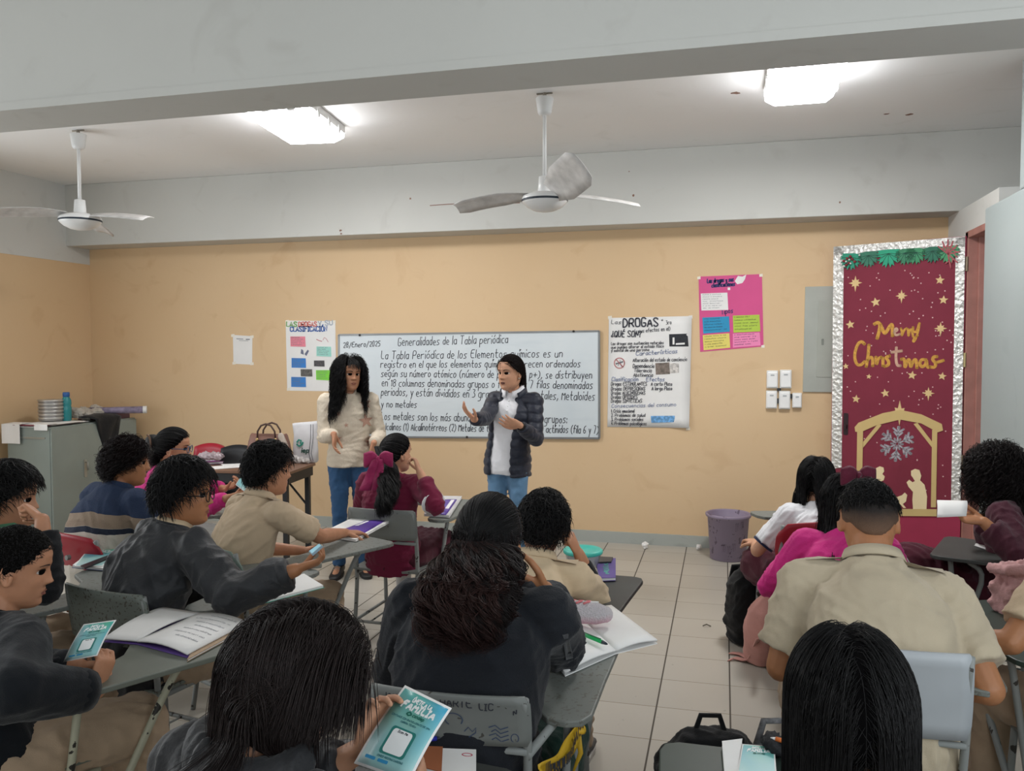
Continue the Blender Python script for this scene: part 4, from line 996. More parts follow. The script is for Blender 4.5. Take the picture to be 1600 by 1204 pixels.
def shoes(p, m, sole, sd_list='LR', sneaker=True):
    for sd in sd_list:
        hip, kn, an, fd = p.leg[sd]; fd = V((fd.x, fd.y, 0)).normalized(); rt = V((fd.y, -fd.x, 0)); z0 = an.z-.085; s = p.s; b = V((an.x, an.y, z0))
        mb = MB(); rs = []
        for (y, w, z_lo, h) in ((-.075, .022, .022, .055), (-.06, .034, .018, .085), (-.01, .038, .018, .105), (.04, .040, .018, .085), (.09, .044, .018, .062), (.14, .044, .018, .050), (.175, .034, .02, .038), (.19, .016, .024, .03)):
            rs.append([b+fd*(y*s)+rt*(w*s*math.copysign(abs(math.cos(2*PI*k/14))**.8, math.cos(2*PI*k/14)))+V((0, 0, (z_lo+h)/2+(h-z_lo)/2*math.sin(2*PI*k/14))) for k in range(14)])
        mb.rings(rs); mb.tube([b+V((0, 0, .08)), V((an.x, an.y, an.z+.02))], [.042*s, .040*s], 12)
        o = mb.build('shoe', m, p.root, smooth=True)
        mb = MB(); P = [(math.copysign(abs(math.cos(a))**.7, math.cos(a)), math.sin(a)) for a in [2*PI*i/20 for i in range(20)]]
        mb.prism([(x*(.046 if y > 0 else .040)*s, .055+y*.14*s) for x, y in P], b, rt, fd, (0, 0, 1), .0, .024); mb.build('sole', sole, o, bevel=.004)
        if sneaker:
            mb = MB()
            for k in range(4): q = b+fd*(.035+.022*k)*s; z = .098-.011*k; mb.tube([q-rt*.024*s+V((0, 0, z-.008)), q+V((0, 0, z+.004)), q+rt*.024*s+V((0, 0, z-.008))], .0035, 6)
            mb.build('laces', M_PAPER if sneaker == 2 else M('lace_grey', '#8f8d88', .8), o)
def drape_decal(p, bvh, pts, direction, name, m, parent, lift=.003, sub=3):
    """lay a polygon (world points) on a garment along a direction"""
    n = len(pts); c = sum((V(q) for q in pts), V())/n; vs = []; d = V(direction).normalized(); K = sub
    ring = []
    for j in range(K, -1, -1):
        for q in (pts if j else [c]):
            w = c.lerp(V(q), j/K) if j else c
            h, no, i, dist = bvh.ray_cast(w-d*.35, d)
            if h is None: h = w; no = -d
            vs.append(h-d*lift)
    fs = []
    for j in range(K-1):
        for i in range(n): fs.append((j*n+i, j*n+(i+1) % n, (j+1)*n+(i+1) % n, (j+1)*n+i))
    for i in range(n): fs.append(((K-1)*n+i, (K-1)*n+(i+1) % n, K*n))
    return MB().add(vs, fs).build(name, m, parent, smooth=True)

# ---- hair
EC = np.array((0, -.006, .008)); ER = np.array((.0775, .0985, .1045))
def hairline(az):
    """lowest z of the hair for azimuth az (0 = face, pi = nape)"""
    return float(np.interp(abs(az), [0, .55, .95, 1.25, 1.55, 1.8, 2.3, PI], [.066, .060, .036, .020, -.006, -.030, -.062, -.070]))
def hair_cap(p, m, th=.010, name='hair', hl=None, lumps=.0, seed=0, parent=None, top_extra=0.0, back_extra=0.0):
    hl = hl or hairline; mb = MB(); rs = []; N = 48; K = 26; p.cap = (th, top_extra, back_extra); rr = random.Random(seed)
    ph = [rr.uniform(0, 6) for _ in range(6)]
    for i in range(1, K):
        el = PI*i/K-PI/2; ring = []
        for k in range(N):
            az = 2*PI*k/N; d = np.array((math.sin(az)*math.cos(el), math.cos(az)*math.cos(el), math.sin(el)))
            q = EC+ER*d; zz = q[2]; a = az if az <= PI else az-2*PI
            t = min(max((zz-hl(a)+.008)/.018, 0), 1); t = t*t*(3-2*t)
            e = th+top_extra*max(0, d[2])+back_extra*max(0, -d[1]) + lumps*(math.sin(az*5+ph[0]+3*el)*math.cos(el*7+ph[1])+.6*math.sin(az*11+ph[2]+el*9))
            ring.append(p.Mh @ V(tuple(EC+(ER*d)*.90*(1-t)+(ER+e)*d*t)))
        rs.append(ring)
    mb.rings(rs); return mb.build(name, scalp_mat(m) if m.name.startswith('hair_') else m, parent or p.root, smooth=True)
def lock_mesh(W3, r, rs, m, parent, name, K):
    n = len(W3); T = np.gradient(W3, axis=1); T /= np.linalg.norm(T, axis=2)[:, :, None]+1e-9
    a1 = np.cross(T, np.array((.21, .35, .91))); a1 /= np.linalg.norm(a1, axis=2)[:, :, None]+1e-9; a2 = np.cross(T, a1)
    t = np.linspace(0, 1, K); rad = r*(.75+.35*np.sin(PI*np.clip(t*1.1, 0, 1)))*np.where(t > .8, 1-(t-.8)/.2*.75, 1); rad = rad[None, :, None]*rs.uniform(.7, 1.25, n)[:, None, None]
    V3 = np.stack([W3+(a1*math.cos(2*PI*j/3)+a2*math.sin(2*PI*j/3))*rad for j in range(3)], 2)
    Mi = np.array(ROOTM[parent.name].inverted()); vs = (V3.reshape(-1, 3) @ Mi[:3, :3].T+Mi[:3, 3])
    idx = np.arange(n*K*3).reshape(n, K, 3)
    F = np.concatenate([np.stack([idx[:, :-1, j], idx[:, :-1, (j+1) % 3], idx[:, 1:, (j+1) % 3], idx[:, 1:, j]], -1).reshape(-1, 4) for j in range(3)])
    me = bpy.data.meshes.new(name); me.vertices.add(len(vs)); me.vertices.foreach_set('co', vs.astype(np.float32).ravel())
    me.loops.add(F.size); me.loops.foreach_set('vertex_index', F.ravel().astype(np.int32)); me.polygons.add(len(F))
    me.polygons.foreach_set('loop_start', np.arange(0, F.size, 4, dtype=np.int32)); me.polygons.foreach_set('loop_total', np.full(len(F), 4, np.int32))
    me.update(calc_edges=True); me.validate(); me.polygons.foreach_set('use_smooth', [True]*len(me.polygons)); me.materials.append(m)
    o = bpy.data.objects.new(name, me); C.objects.link(o); o.parent = parent; ROOTM[o.name] = ROOTM[parent.name]; o['kind'] = 'stuff'
    return o
def tail(m, parent, pts, wid, n, r, K=30, seed=0, curl=0.0, cfreq=6, flat=.6, name='ponytail', short=.25, clump=1):
    """a ponytail: locks that follow one hanging guide line; wid = half widths along it"""
    rs = np.random.RandomState(seed); g = np.array([tuple(q) for q in smoothpts(pts, 10)]); tt = np.linspace(0, 1, len(g)); wx = np.linspace(0, 1, len(wid))
    nc = max(1, n//clump); rep = lambda a: np.repeat(a, clump)[:n] if clump > 1 else a
    n = nc*clump; ang = rep(rs.uniform(0, 6.283, nc)); rad = rep(np.sqrt(rs.uniform(0, 1, nc))); end = 1-rep(rs.uniform(0, short, nc)**1.5)*rs.uniform(.7, 1, n)
    t = np.linspace(0, 1, K)[None, :]*end[:, None]
    P = np.stack([np.interp(t, tt, g[:, k]) for k in range(3)], -1); w = np.interp(t, wx, wid)
    lx, ly = np.array(CR), np.array(CF); w2 = w*rad[:, None]
    P += lx*(np.cos(ang)[:, None]*w2)[:, :, None]+ly*(np.sin(ang)[:, None]*w2*flat)[:, :, None]
    if curl:
        ph = rep(rs.uniform(0, 6.28, nc))[:, None]+rs.uniform(-.5, .5, n)[:, None]*(clump > 1); f = cfreq*rep(rs.uniform(.7, 1.3, nc))[:, None]; am = curl*np.clip(t*2.5, .1, 1)*rep(rs.uniform(.6, 1.3, nc))[:, None]*rs.uniform(.75, 1.15, n)[:, None]; a = ph+f*t*6.28
        P += (rs.normal(size=(n, 1, 3))*.0035)*(clump > 1)*(.4+t[:, :, None])
        P += lx*(am*np.cos(a))[:, :, None]+ly*(am*np.sin(a))[:, :, None]+np.array((0, 0, 1.0))*(am*.5*np.sin(a*.7))[:, :, None]
    return lock_mesh(P, r, rs, m, parent, name, K)
def strands(p, m, parent, n=600, L=(.3, .4), vol=.02, r=.0011, K=16, style='down', part=0.0, seed=0, curl=0.0, cfreq=10, stiff=None, grav=.5, hl=None, region=None, endz=None, body=True, fwd=.0, tie=None, name='strands', wav=0.0, flow=None, jitter=.12, clump=1):
    """individual locks that start on the scalp, slide over the head and hang down"""
    hl = hl or hairline; rs = np.random.RandomState(seed+1); roots = []; stiff = (.38 if style == 'down' else .55) if stiff is None else stiff
    while len(roots) < n:
        d = rs.normal(size=3); d /= np.linalg.norm(d)
        if d[2] < -.75: continue
        q = EC+ER*d; az = math.atan2(d[0], d[1])
        if q[2] < hl(az)-.002: continue
        if region is not None and not region(q, az): continue
        roots.append(q)
    P = np.array(roots); n = len(P)
    Mh = np.array(p.Mh); Rm = Mh[:3, :3]; sc3 = np.linalg.norm(Rm[:, 0]); Rn = Rm/sc3
    g = Rn.T @ np.array((0, 0, -1.0))
    dn0 = (P-EC)/ER; base = p.cap[0]+p.cap[1]*np.maximum(0, dn0[:, 2])+p.cap[2]*np.maximum(0, -dn0[:, 1])
    lay = base+rs.uniform(0, 1, n)**1.3*vol
    nrm = (P-EC)/ER**2; nrm /= np.linalg.norm(nrm, axis=1)[:, None]
    if style == 'down':                                                     # away from the parting, then falls
        side = np.sign(P[:, 0]-part+rs.normal(size=n)*.006); D = np.stack([side*.8, np.full(n, -.25)+fwd, np.full(n, .0)], 1)
    elif style == 'back': D = np.stack([P[:, 0]*2, np.full(n, -1.0), np.full(n, .35)], 1)
    elif style == 'short': cw = np.array((.01, -.07, .09)); D = P-cw; D[:, 2] -= .0; D += np.stack([np.zeros(n), np.full(n, fwd), np.zeros(n)], 1)
    elif style == 'out': D = nrm.copy()
    else: D = np.tile(np.array(flow, float), (n, 1))
    D = D+rs.normal(size=(n, 3))*jitter
    if style != 'out': D -= nrm*(D*nrm).sum(1)[:, None]
    D /= np.linalg.norm(D, axis=1)[:, None]+1e-9
    Ls = rs.uniform(L[0], L[1], n)/sc3 if endz is None else ((P[:, 2]-endz)*1.12+.035)*rs.uniform(.9, 1.08, n); st = Ls/(K-1)
    tie_l = None
    if tie is not None: tie_l = np.array(p.Mh.inverted() @ V(tie))
    body_c = []
    if body:
        inv = p.Mh.inverted()
        for i in range(0, 12): a, b = p.prof[i]; body_c.append((np.array(inv @ p.spine[i]), (a+p.coff*.8)/sc3, (b+p.coff)/sc3, np.array(inv.to_3x3() @ p.SR)*sc3, np.array(inv.to_3x3() @ p.SF)*sc3))
        for sd in 'LR': body_c.append((np.array(inv @ p.sh[sd]), .070/sc3, .075/sc3, np.array(inv.to_3x3() @ p.SR)*sc3, np.array(inv.to_3x3() @ p.SF)*sc3))
        for (c, xr) in p.extra: body_c.append((np.array(inv @ c), xr[0]/sc3, xr[1]/sc3, np.array(inv.to_3x3() @ p.SR)*sc3, np.array(inv.to_3x3() @ p.SF)*sc3))
    up_l = -g
    cur = EC+(ER+base[:, None]*.8)*dn0 if style != 'out' else P.copy(); path = [cur.copy()]
    free = np.zeros(n, bool)
    for k in range(1, K):
        if tie_l is not None:
            t = tie_l-cur; dist = np.linalg.norm(t, axis=1); free |= dist < .03
            want = np.where(free[:, None], g[None, :]*1.0, t/(dist[:, None]+1e-9))
            D = np.where(free[:, None], D*.35+want*.65, D*.2+want*.8)
        else:
            D = D*stiff+g[None, :]*(1-stiff)*grav*2+D*(1-stiff)*(1-grav)
        D += rs.normal(size=(n, 3))*jitter*.25
        D /= np.linalg.norm(D, axis=1)[:, None]+1e-9
        cur = cur+D*st[:, None]
        rel = (cur-EC)/(ER+lay[:, None]); l = np.linalg.norm(rel, axis=1); ins = l < 1
        if style == 'out': ins &= False
        cur = np.where(ins[:, None], EC+rel/np.maximum(l, 1e-6)[:, None]*(ER+lay[:, None]), cur)
        for (c, a, b, ax, fx) in body_c:
            dx = (cur-c)@ax; dy = (cur-c)@fx; dz = (cur-c)@up_l
            rad = np.sqrt((dx/(a+lay*.6))**2+(dy/(b+lay*.6))**2+(dz/.07)**2); ins = rad < 1
            if ins.any():
                f = (1/np.maximum(rad, .15)-1)[:, None]*.9
                push = .18*dx[:, None]*ax+np.where(np.abs(dy) < .3*b, -.3*b, dy)[:, None]*fx; cur = np.where(ins[:, None], cur+push*f, cur)
        path.append(cur.copy())
    Q = np.stack(path, 1)                                                   # n, K, 3
    if curl or wav:
        t = np.linspace(0, 1, K); T = np.gradient(Q, axis=1); T /= np.linalg.norm(T, axis=2)[:, :, None]+1e-9
        a1 = np.cross(T, np.array((.31, .77, .55))); a1 /= np.linalg.norm(a1, axis=2)[:, :, None]+1e-9; a2 = np.cross(T, a1)
        ph = rs.uniform(0, 6.28, n)[:, None]; fr = cfreq*rs.uniform(.8, 1.2, n)[:, None]; amp = (curl*np.clip(t*2.2, .15, 1))[None, :]*rs.uniform(.6, 1.2, n)[:, None]
        ang = ph+fr*t[None, :]*Ls[:, None]*10
        Q = Q+a1*(amp*np.cos(ang))[:, :, None]+a2*(amp*np.sin(ang))[:, :, None]
        if wav: Q = Q+a1*(wav*np.sin(ph+t[None, :]*9)*t[None, :])[:, :, None]
    Wd = np.concatenate([Q, np.ones((n, K, 1))], 2) @ Mh.T; Wd = Wd[:, :, :3]
    return lock_mesh(Wd, r, rs, m, parent, name, K)
def glasses(p, m, name='glasses', w=.027, h=.021):
    mb = MB(); f = .012
    for k in (-1, 1):
        y = face_y(0, -.002)+f*.3; pts = [p.Mh @ V((k*.033+w*math.cos(a), y-.004*abs(math.cos(a)), -.002+h*math.sin(a))) for a in [2*PI*i/20 for i in range(21)]]; mb.tube(pts, .0022, 6)
        mb.tube([p.Mh @ V((k*(.033+w), y-.004, .004)), p.Mh @ V((k*.079, .03, .006)), p.Mh @ V((k*.083, -.01, .010)), p.Mh @ V((k*.082, -.03, -.005))], .0022, 6)
    mb.tube([p.Mh @ V((-.008, y, .002)), p.Mh @ V((0, y+.004, .005)), p.Mh @ V((.008, y, .002))], .0022, 6)
    return mb.build(name, m, p.root, smooth=True)
# ================================================================ the people in the room
UP = V((0, 0, 1))
K_ = at_d
SK1, SK2, SK3 = '#b88465', '#a8734f', '#c89678'
H_BLK = hair_mat('#0d0c0d'); H_BRN = hair_mat('#1b1211'); H_CRL = hair_mat('#171010', .55); H_RED = hair_mat('#2a1714', .55)
DENIM = cloth('blue_denim', '#35587f', .85, 500, .3, .22, vscale=7); DENIM2 = cloth('faded_denim', '#5d7f9d', .85, 500, .3, .22, vscale=7)
KHAKI = cloth('khaki_twill', '#a8927a', .85, 380, .25, .10); BEIGE = cloth('beige_uniform_shirt', '#c9b394', .85, 380, .22, .08); BEIGE2 = cloth('sand_uniform_shirt', '#bba68b', .85, 380, .22, .08)
MAROON = cloth('maroon_knit', '#6d1c38', .9, 300, .3, .12); MAROON2 = cloth('dark_maroon_knit', '#45202c', .9, 300, .3, .12); SKIRT = cloth('maroon_pleated_wool', '#4a1a28', .9, 260, .3, .12)
PINK = cloth('hot_pink_fleece', '#c9317f', .9, 200, .35, .10); BLACKC = cloth('black_sweat', '#17181b', .9, 300, .3, .15); NAVYB = cloth('navy_black_sweat', '#11151a', .9, 300, .3, .15)
GREYJ = cloth('charcoal_nylon', '#212327', .6, 120, .3, .2, .4); NAVYP = cloth('navy_puffer', '#1c2130', .55, 90, .25, .15, .4); HOODD = cloth('navy_grey_hoodie', '#1b1e24', .85, 260, .35, .25, vscale=5)
WHITEC = cloth('white_cotton', '#dcdcdf', .85, 420, .2, .05); CREAMK = cloth('cream_fluffy_knit', '#cfc3b0', .95, 150, .6, .08); SHOEB = M('black_shoe', '#1b1a1b', .45); SOLEB = M('dark_sole', '#2c2b2b', .7); SOLEW = M('pale_sole', '#b9b5ad', .6); SHOEG = M('grey_sneaker', '#4a4846', .7, var=.4, vscale=40)
SOCKW = cloth('white_sock', '#c9c7c4', .9, 260, .3, .05); SOCKG = cloth('grey_sock', '#a6a29f', .9, 260, .3, .05)
def seat_at(head, back, z=.515, side=0.0, yaw=0.0):
    F = V((-math.sin(yaw), math.cos(yaw), 0)); R = V((math.cos(yaw), math.sin(yaw), 0)); q = V(head)-F*back+R*side; return V((q.x, q.y, z))
def lap(head_p, yaw, k, f=.34, w=.13, z=.66):
    F = V((-math.sin(yaw), math.cos(yaw), 0)); R = V((math.cos(yaw), math.sin(yaw), 0)); return V((head_p.x, head_p.y, 0))+F*f+R*(k*w)+UP*z
def socks(p, m, f=.55):
    for sd in 'LR':
        hip, kn, an, fd = p.leg[sd]; s = p.s; a = an.lerp(kn, f)
        MB().tube([an-UP*.03, an.lerp(kn, f*.5), a], [.041*s, .052*s, .056*s], 14).build('sock', m, p.root, smooth=True)

# ---- the woman speaking in front of the board
h = K_(797, 582, 5.6); pv = K_(793, 727, 5.66)
p = person('speaker', 'woman in navy puffer jacket and jeans speaking in front of the whiteboard', h, pv, PI-.25, PI-.42, .05, 0, s=.965, build=.88, skin=SK3, stand=True, face=True, mouth=.005, bulge=0, sh_w=.165, neck=.085,
    legs={'L': (K_(812, 812, 5.55), V((-1.30, 5.50, .085)), V((.1, -1, 0))), 'R': (K_(776, 812, 5.55), V((-1.56, 5.44, .085)), V((-.5, -1, 0)))},
    arms={'R': dict(w=K_(740, 655, 5.28), E=K_(757, 680, 5.5), h=K_(718, 632, 5.2)-K_(740, 655, 5.28), p=V((.55, .3, .9)), c=.22, sp=.25, th=.1, cs=[.12, .25, .35, .5]),
          'L': dict(w=K_(812, 664, 5.32), E=K_(848, 682, 5.6), h=K_(784, 657, 5.24)-K_(812, 664, 5.32), p=V((-.15, .8, .3)), c=.35, th=.4)})
hips = top(p, 'polo_shirt', WHITEC, .012, (.052, .040), .35, down=.055, voxel=.007, fold=.006)
trousers(p, DENIM2, 'jeans', (.080, .062, .054, .052))
shoes(p, SHOEB, SOLEB)
bv = bvh_of(hips); cc = p.spine[9]+p.SF*.12
for k in range(3):
    q = p.nb+p.SF*.10-UP*(.055+.032*k); h_ = bv.ray_cast(q+p.SF*.2, -p.SF)[0]
    if h_ is not None: MB().ball(h_+p.SF*.002, .0045, 8, 6).build('button', M_SW, hips)
# open jacket: shell cut away along the front
mb = MB(); s_ = p.s
for sd in 'LR': sleeve(p, mb, sd, .060, .043, 1.86, .008)
rs = []
def jacket_ring(i, off, gap):
    a = p.spine[max(i-1, 0)]; b = p.spine[min(i+1, 12)]; tz = (b-a).normalized(); t = i/12
    lx = (p.R*(1-t)+p.SR*t).normalized(); lx = (lx-tz*lx.dot(tz)).normalized(); fy = tz.cross(lx); ra, rb = p.prof[i]; ra += off; rb += off; row = []
    for k in range(33):
        an = PI/2+gap[0]+(2*PI-gap[0]-gap[1])*k/32
        row.append(p.spine[i]+lx*(ra*math.copysign(abs(math.cos(an))**.86, math.cos(an)))+fy*(rb*math.copysign(abs(math.sin(an))**.9, math.sin(an))))
    return row
grid = []
for i in range(0, 12):
    row = jacket_ring(i, .022 if i < 10 else .014, (.42+.010*(11-i)+.10*max(0, i-8), .70-.02*(11-i)+.02*i+.08*max(0, i-8)))
    if i == 0: grid.append([q-UP*.06 for q in row])
    grid.append(row)
sub = [[V(grid[0][j]) for j in range(33)]]
for a, b in zip(grid, grid[1:]):
    for t in (1/3, 2/3, 1): sub.append([a[j].lerp(b[j], t) for j in range(33)])
mb.sheet(sub, .016)
me = remesh(mb, .0065, 3); wrinkle(me, .004, 30, 2)
n = len(me.vertices); co = np.empty(n*3, np.float32); me.vertices.foreach_get('co', co); co = co.reshape(-1, 3); no = np.empty(n*3, np.float32); me.vertex_normals.foreach_get('vector', no); no = no.reshape(-1, 3)
co = co+no*(np.abs(np.sin((co[:, 2]+.010*np.sin(co[:, 0]*11))*PI/.058))**.6*.0075)[:, None]; me.vertices.foreach_set('co', co.astype(np.float32).ravel()); me.update()
jk = mesh_obj('puffer_jacket', me, NAVYP, p.root)
collar(p, NAVYP, jk, .086, .058, open_=.80, th=.013, flare=.012, name='jacket_collar', z0=-.03)
collar(p, WHITEC, hips, .062, .044, open_=.30, th=.005, name='polo_collar', flare=.030, z0=.002)
S, E, W_, _ = p.arm['L']; MB().tube([W_.lerp(E, .06), W_.lerp(E, .12)], [.030*s_, .031*s_], 14).build('watch_band', M('black_band', '#141416', .4), p.root)
cp_ = hair_cap(p, H_BRN, .008)
tie = p.Mh @ V((-.022, -.100, -.075))
strands(p, H_BRN, cp_, 1500, (.40, .52), .010, .0010, 20, 'back', seed=2, tie=tie, jitter=.05)
strands(p, H_BRN, cp_, 500, (.36, .46), .014, .0010, 20, 'flow', flow=(-.2, -1, -1), seed=5, grav=.7, jitter=.08, region=lambda q, az: abs(az) > 1.9 and q[2] < .03)
for k in (-1, 1): MB().ball(p.Mh @ V((k*.081, .006, -.036)), .0045, 8, 6).build('earring', M('pearl', '#d8d2c6', .25), p.root)

# ---- the woman listening on the left
h = K_(546, 585, 6.0); pv = K_(547, 716, 6.05)
p = person('listener', 'woman in cream sweater with stars and blue jeans standing by the table', h, pv, PI+.42, PI+.85, -.02, -.05, s=.97, build=.92, skin=SK1, stand=True, face=True, bulge=0, neck=.080,
    arms={'R': dict(w=K_(522, 678, 5.80), E=K_(502, 655, 6.1), h=V((.1, -.25, -1)), p=V((1, .2, 0)), c=.35), 'L': dict(w=K_(584, 692, 5.85), E=K_(594, 660, 6.2), h=V((-.1, -.1, -1)), p=V((-1, .2, 0)), c=.5)})
st = top(p, 'sweater', CREAMK, .024, (.066, .046), 1.9, down=.05, fold=.008, fscale=20, flare=.012)
collar(p, CREAMK, st, .056, .042, th=.010, name='ribbed_collar', flare=.004)
for sd in 'LR': cuff(p, sd, CREAMK, st, .044, .04)
trousers(p, DENIM, 'jeans', (.084, .064, .056, .055)); shoes(p, SHOEB, SOLEB)
bv = bvh_of(st); M_STAR = cloth('tan_knit_star', '#b7917f', .9, 200, .4)
for px, py, r in ((571, 630, 10), (572, 657, 12), (528, 646, 5), (527, 686, 8), (579, 690, 9), (541, 664, 4)):
    drape_decal(p, bv, [K_(px+r*a, py-r*b, 5.9) for a, b in star_poly(0, 0, 1, .42, 5, PI/2+.15)], ray(px, py), 'knitted_star', M_STAR, st, .004)
cp_ = hair_cap(p, H_BLK, .012)
strands(p, H_BLK, cp_, 2400, (.27, .37), .040, .0012, 18, 'down', part=.0, seed=3, grav=.55, jitter=.10, curl=.006, cfreq=6, fwd=.0, region=lambda q, az: abs(az) > .85)
strands(p, H_BLK, cp_, 1300, (.25, .34), .040, .0012, 20, 'flow', flow=(.9, .35, -.9), seed=33, grav=.7, jitter=.16, curl=.013, cfreq=6, region=lambda q, az: .75 < az < 2.2, fwd=.3, stiff=.45)
strands(p, H_BLK, cp_, 1000, (.26, .35), .040, .0012, 20, 'flow', flow=(-.9, .35, -.9), seed=34, grav=.7, jitter=.16, curl=.013, cfreq=6, region=lambda q, az: -2.2 < az < -.75, stiff=.45)
strands(p, H_BLK, cp_, 220, (.045, .07), .008, .0010, 8, 'flow', seed=4, flow=(0, 1, -.2), grav=.6, body=False, region=lambda q, az: abs(az) < .75 and q[2] > .07)

# ---- girl in maroon sweater with the bow
h = K_(620, 708, 4.75); pv = seat_at(h, .10, .50, .02)
p = person('bow_girl', 'student in maroon sweater with maroon velvet bow, hand at her mouth, front row', h, pv, -.08, -.62, .02, 0, s=.90, build=1.02, skin=SK3, face=True, bulge=.035,
    arms={'R': dict(w=K_(656, 737, 4.58), E=K_(677, 785, 4.5), h=V((-.35, .25, .7)), p=V((-.9, -.2, -.2)), c=.9, th=.7), 'L': dict(w=lap(pv, 0, -1, .30, .10, .66), e=V((-1, -.2, -.4)), h=V((.5, 1, 0)), p=V((.3, 0, -1)))})
st = top(p, 'sweater', MAROON, .024, (.068, .050), 1.72, down=.07, fold=.009, fscale=20)
collar(p, MAROON, st, .060, .026, th=.008, flare=.004)
S, E, W_, _ = p.arm['R']; MB().tube([S.lerp(E, .86), S.lerp(E, .91)], [.076*p.s, .0755*p.s], 18).build('white_stripe', WHITEC, st, smooth=True)
cuff(p, 'R', MAROON, st, .047, .03)
skirt(p, SKIRT); socks(p, SOCKW, .8); shoes(p, SHOEB, SOLEB, sneaker=False)
tie = p.Mh @ V((-.03, -.105, .045))
cp_ = hair_cap(p, H_BLK, .008)
strands(p, H_BLK, cp_, 900, (.22, .30), .008, .0011, 14, 'back', seed=6, tie=tie, jitter=.05, body=False)
tail(H_BLK, cp_, [tie, K_(606, 730, 4.56), K_(608, 757, 4.44), K_(603, 783, 4.35), K_(597, 808, 4.33)], [.03, .046, .050, .048, .030], 1100, .0013, 30, 8, .014, 3.2, short=.4, clump=10)
M_BOW = cloth('magenta_velvet', '#8d2350', .7, 120, .4, .2)
def bow(p, c, m, sz, ax, up_, out, tails=True):
    mb = MB(); c = V(c); ax, up_, out = V(ax), V(up_), V(out)
    for k in (-1, 1):
        g = []
        for i in range(9):
            t = i/8; row = []
            w = (.18+.82*math.sin(PI*min(1, t*.62+.03)))
            for j in range(9):
                a = 2*PI*j/8; row.append(c+ax*(k*t*sz)+up_*(math.cos(a)*w*sz*.52+.10*sz*math.sin(t*5))+out*(math.sin(a)*sz*.20*math.sin(PI*min(1, t*.85+.1))+.02))
            g.append(row)
        mb.sheet(g, .004)
    o = mb.build('hair_bow', m, p.root, smooth=True)
    mb = MB().ball(c+out*.03, (sz*.16, sz*.2, sz*.2), 12, 8); mb.build('bow_knot', m, o, smooth=True)
    if tails:
        for k in (-1, 1):
            g = [[c+out*(.035+.05*t)+up_*(-sz*2.1*t)+ax*(-.35*t*sz+k*(.15+.30*t)*sz+(j-1)*sz*(.22+.20*t))+out*(.008*math.sin(t*9+k+j)) for j in range(3)] for t in [i/10 for i in range(11)]]
            MB().sheet(g, .003).build('bow_tail', m, o, smooth=True)
    return o
bow(p, K_(592, 716, 4.55), M_BOW, .080, CR, UP, -CF)

# ---- boy in beige shirt
h = K_(421, 735, 3.85); pv = seat_at(h, .13, .50, -.02, -.45)
p = person('beige_boy', 'boy in beige uniform shirt and khakis, seated before the teacher table', h, pv, -.45, -.75, .05, 0, s=.95, build=1.0, skin=SK1, bulge=.05,
    arms={'R': dict(w=K_(540, 832, 4.10), E=K_(505, 872, 3.78), h=V((.5, .8, -.1)), p=V((0, 0, -1)), c=.5), 'L': dict(w=lap(pv, -.45, -1, .36, .05, .66), e=V((-1, -.2, -.4)), h=V((.2, 1, 0)), p=V((.3, 0, -1)))})
def uniform(p, m, seed=0, fold=.010):
    st = top(p, 'shirt', m, .020, (.064, .060), .78, down=.09, fold=fold, fscale=19, seed=seed, flare=.012)
    collar(p, m, st, .060, .036, th=.005, flare=.020, z0=-.004)
    bv = bvh_of(st)
    for k in (-1, 1):
        a = p.sh['R' if k > 0 else 'L']; b = p.nb+p.SR*(k*.075*p.s)-UP*.03
        q = [a+p.SF*.022+UP*.1, b+p.SF*.018+UP*.1, b-p.SF*.018+UP*.1, a-p.SF*.022+UP*.1]
        drape_decal(p, bv, q, (0, 0, -1), 'epaulette', m, st, .006)
    e = [p.arm[sd] for sd in 'LR']
    return st
uniform(p, BEIGE2, 3, .012); trousers(p, KHAKI); shoes(p, SHOEG, SOLEB)
cp_ = hair_cap(p, H_BLK, .016, top_extra=.012, lumps=.002)
strands(p, H_BLK, cp_, 2200, (.03, .055), .014, .0012, 8, 'short', seed=9, grav=.25, stiff=.8, body=False, jitter=.35, region=lambda q, az: q[2] > -.045)

# ---- girl in pink
h = K_(272, 700, 4.85); pv = seat_at(h, .14, .50, 0, -.85)
p = person('pink_girl', 'girl in hot pink hoodie with glasses and lowered face mask, reading a flyer', h, pv, -.85, -1.22, .05, 0, s=.92, build=.98, skin=SK1, face=True, bulge=.04,
    arms={'R': dict(w=K_(357, 777, 4.62), E=K_(310, 800, 4.7), h=V((.75, .45, .25)), p=V((-.3, .3, 1)), c=.7, th=.8), 'L': dict(w=K_(352, 764, 4.80), E=K_(320, 800, 5.1), h=V((.75, .1, .3)), p=V((0, -.5, 1)), c=.7, th=.8)})
st = top(p, 'hoodie', PINK, .026, (.068, .048), 1.86, down=.06, fold=.010, fscale=20); hood(p, PINK, st, .10)
for sd in 'LR': cuff(p, sd, PINK, st, .045, .03)
skirt(p, SKIRT)
glasses(p, M('blue_glasses', '#35506f', .3))
g = [[p.Mh @ V((x, face_y(x*.8, z)+.007+.004*math.cos(x*40), z-.030)) for x in np.linspace(-.062, .062, 13)] for z in np.linspace(-.035, -.088, 7)]
mk = MB().sheet(g, .003).build('face_mask', cloth('pale_blue_mask', '#b9c6d6', .8, 200, .2), p.root, smooth=True)
MB().tube([p.Mh @ V((.06, .055, -.075)), p.Mh @ V((.075, .01, -.04)), p.Mh @ V((.081, -.012, .0))], .002, 6).build('mask_strap', WHITEC, mk)
cp_ = hair_cap(p, H_BLK, .012)
tie = p.Mh @ V((-.0, -.12, .02))
strands(p, H_BLK, cp_, 1100, (.20, .26), .010, .0011, 14, 'back', seed=12, tie=tie, body=False, jitter=.05)
mb = MB()
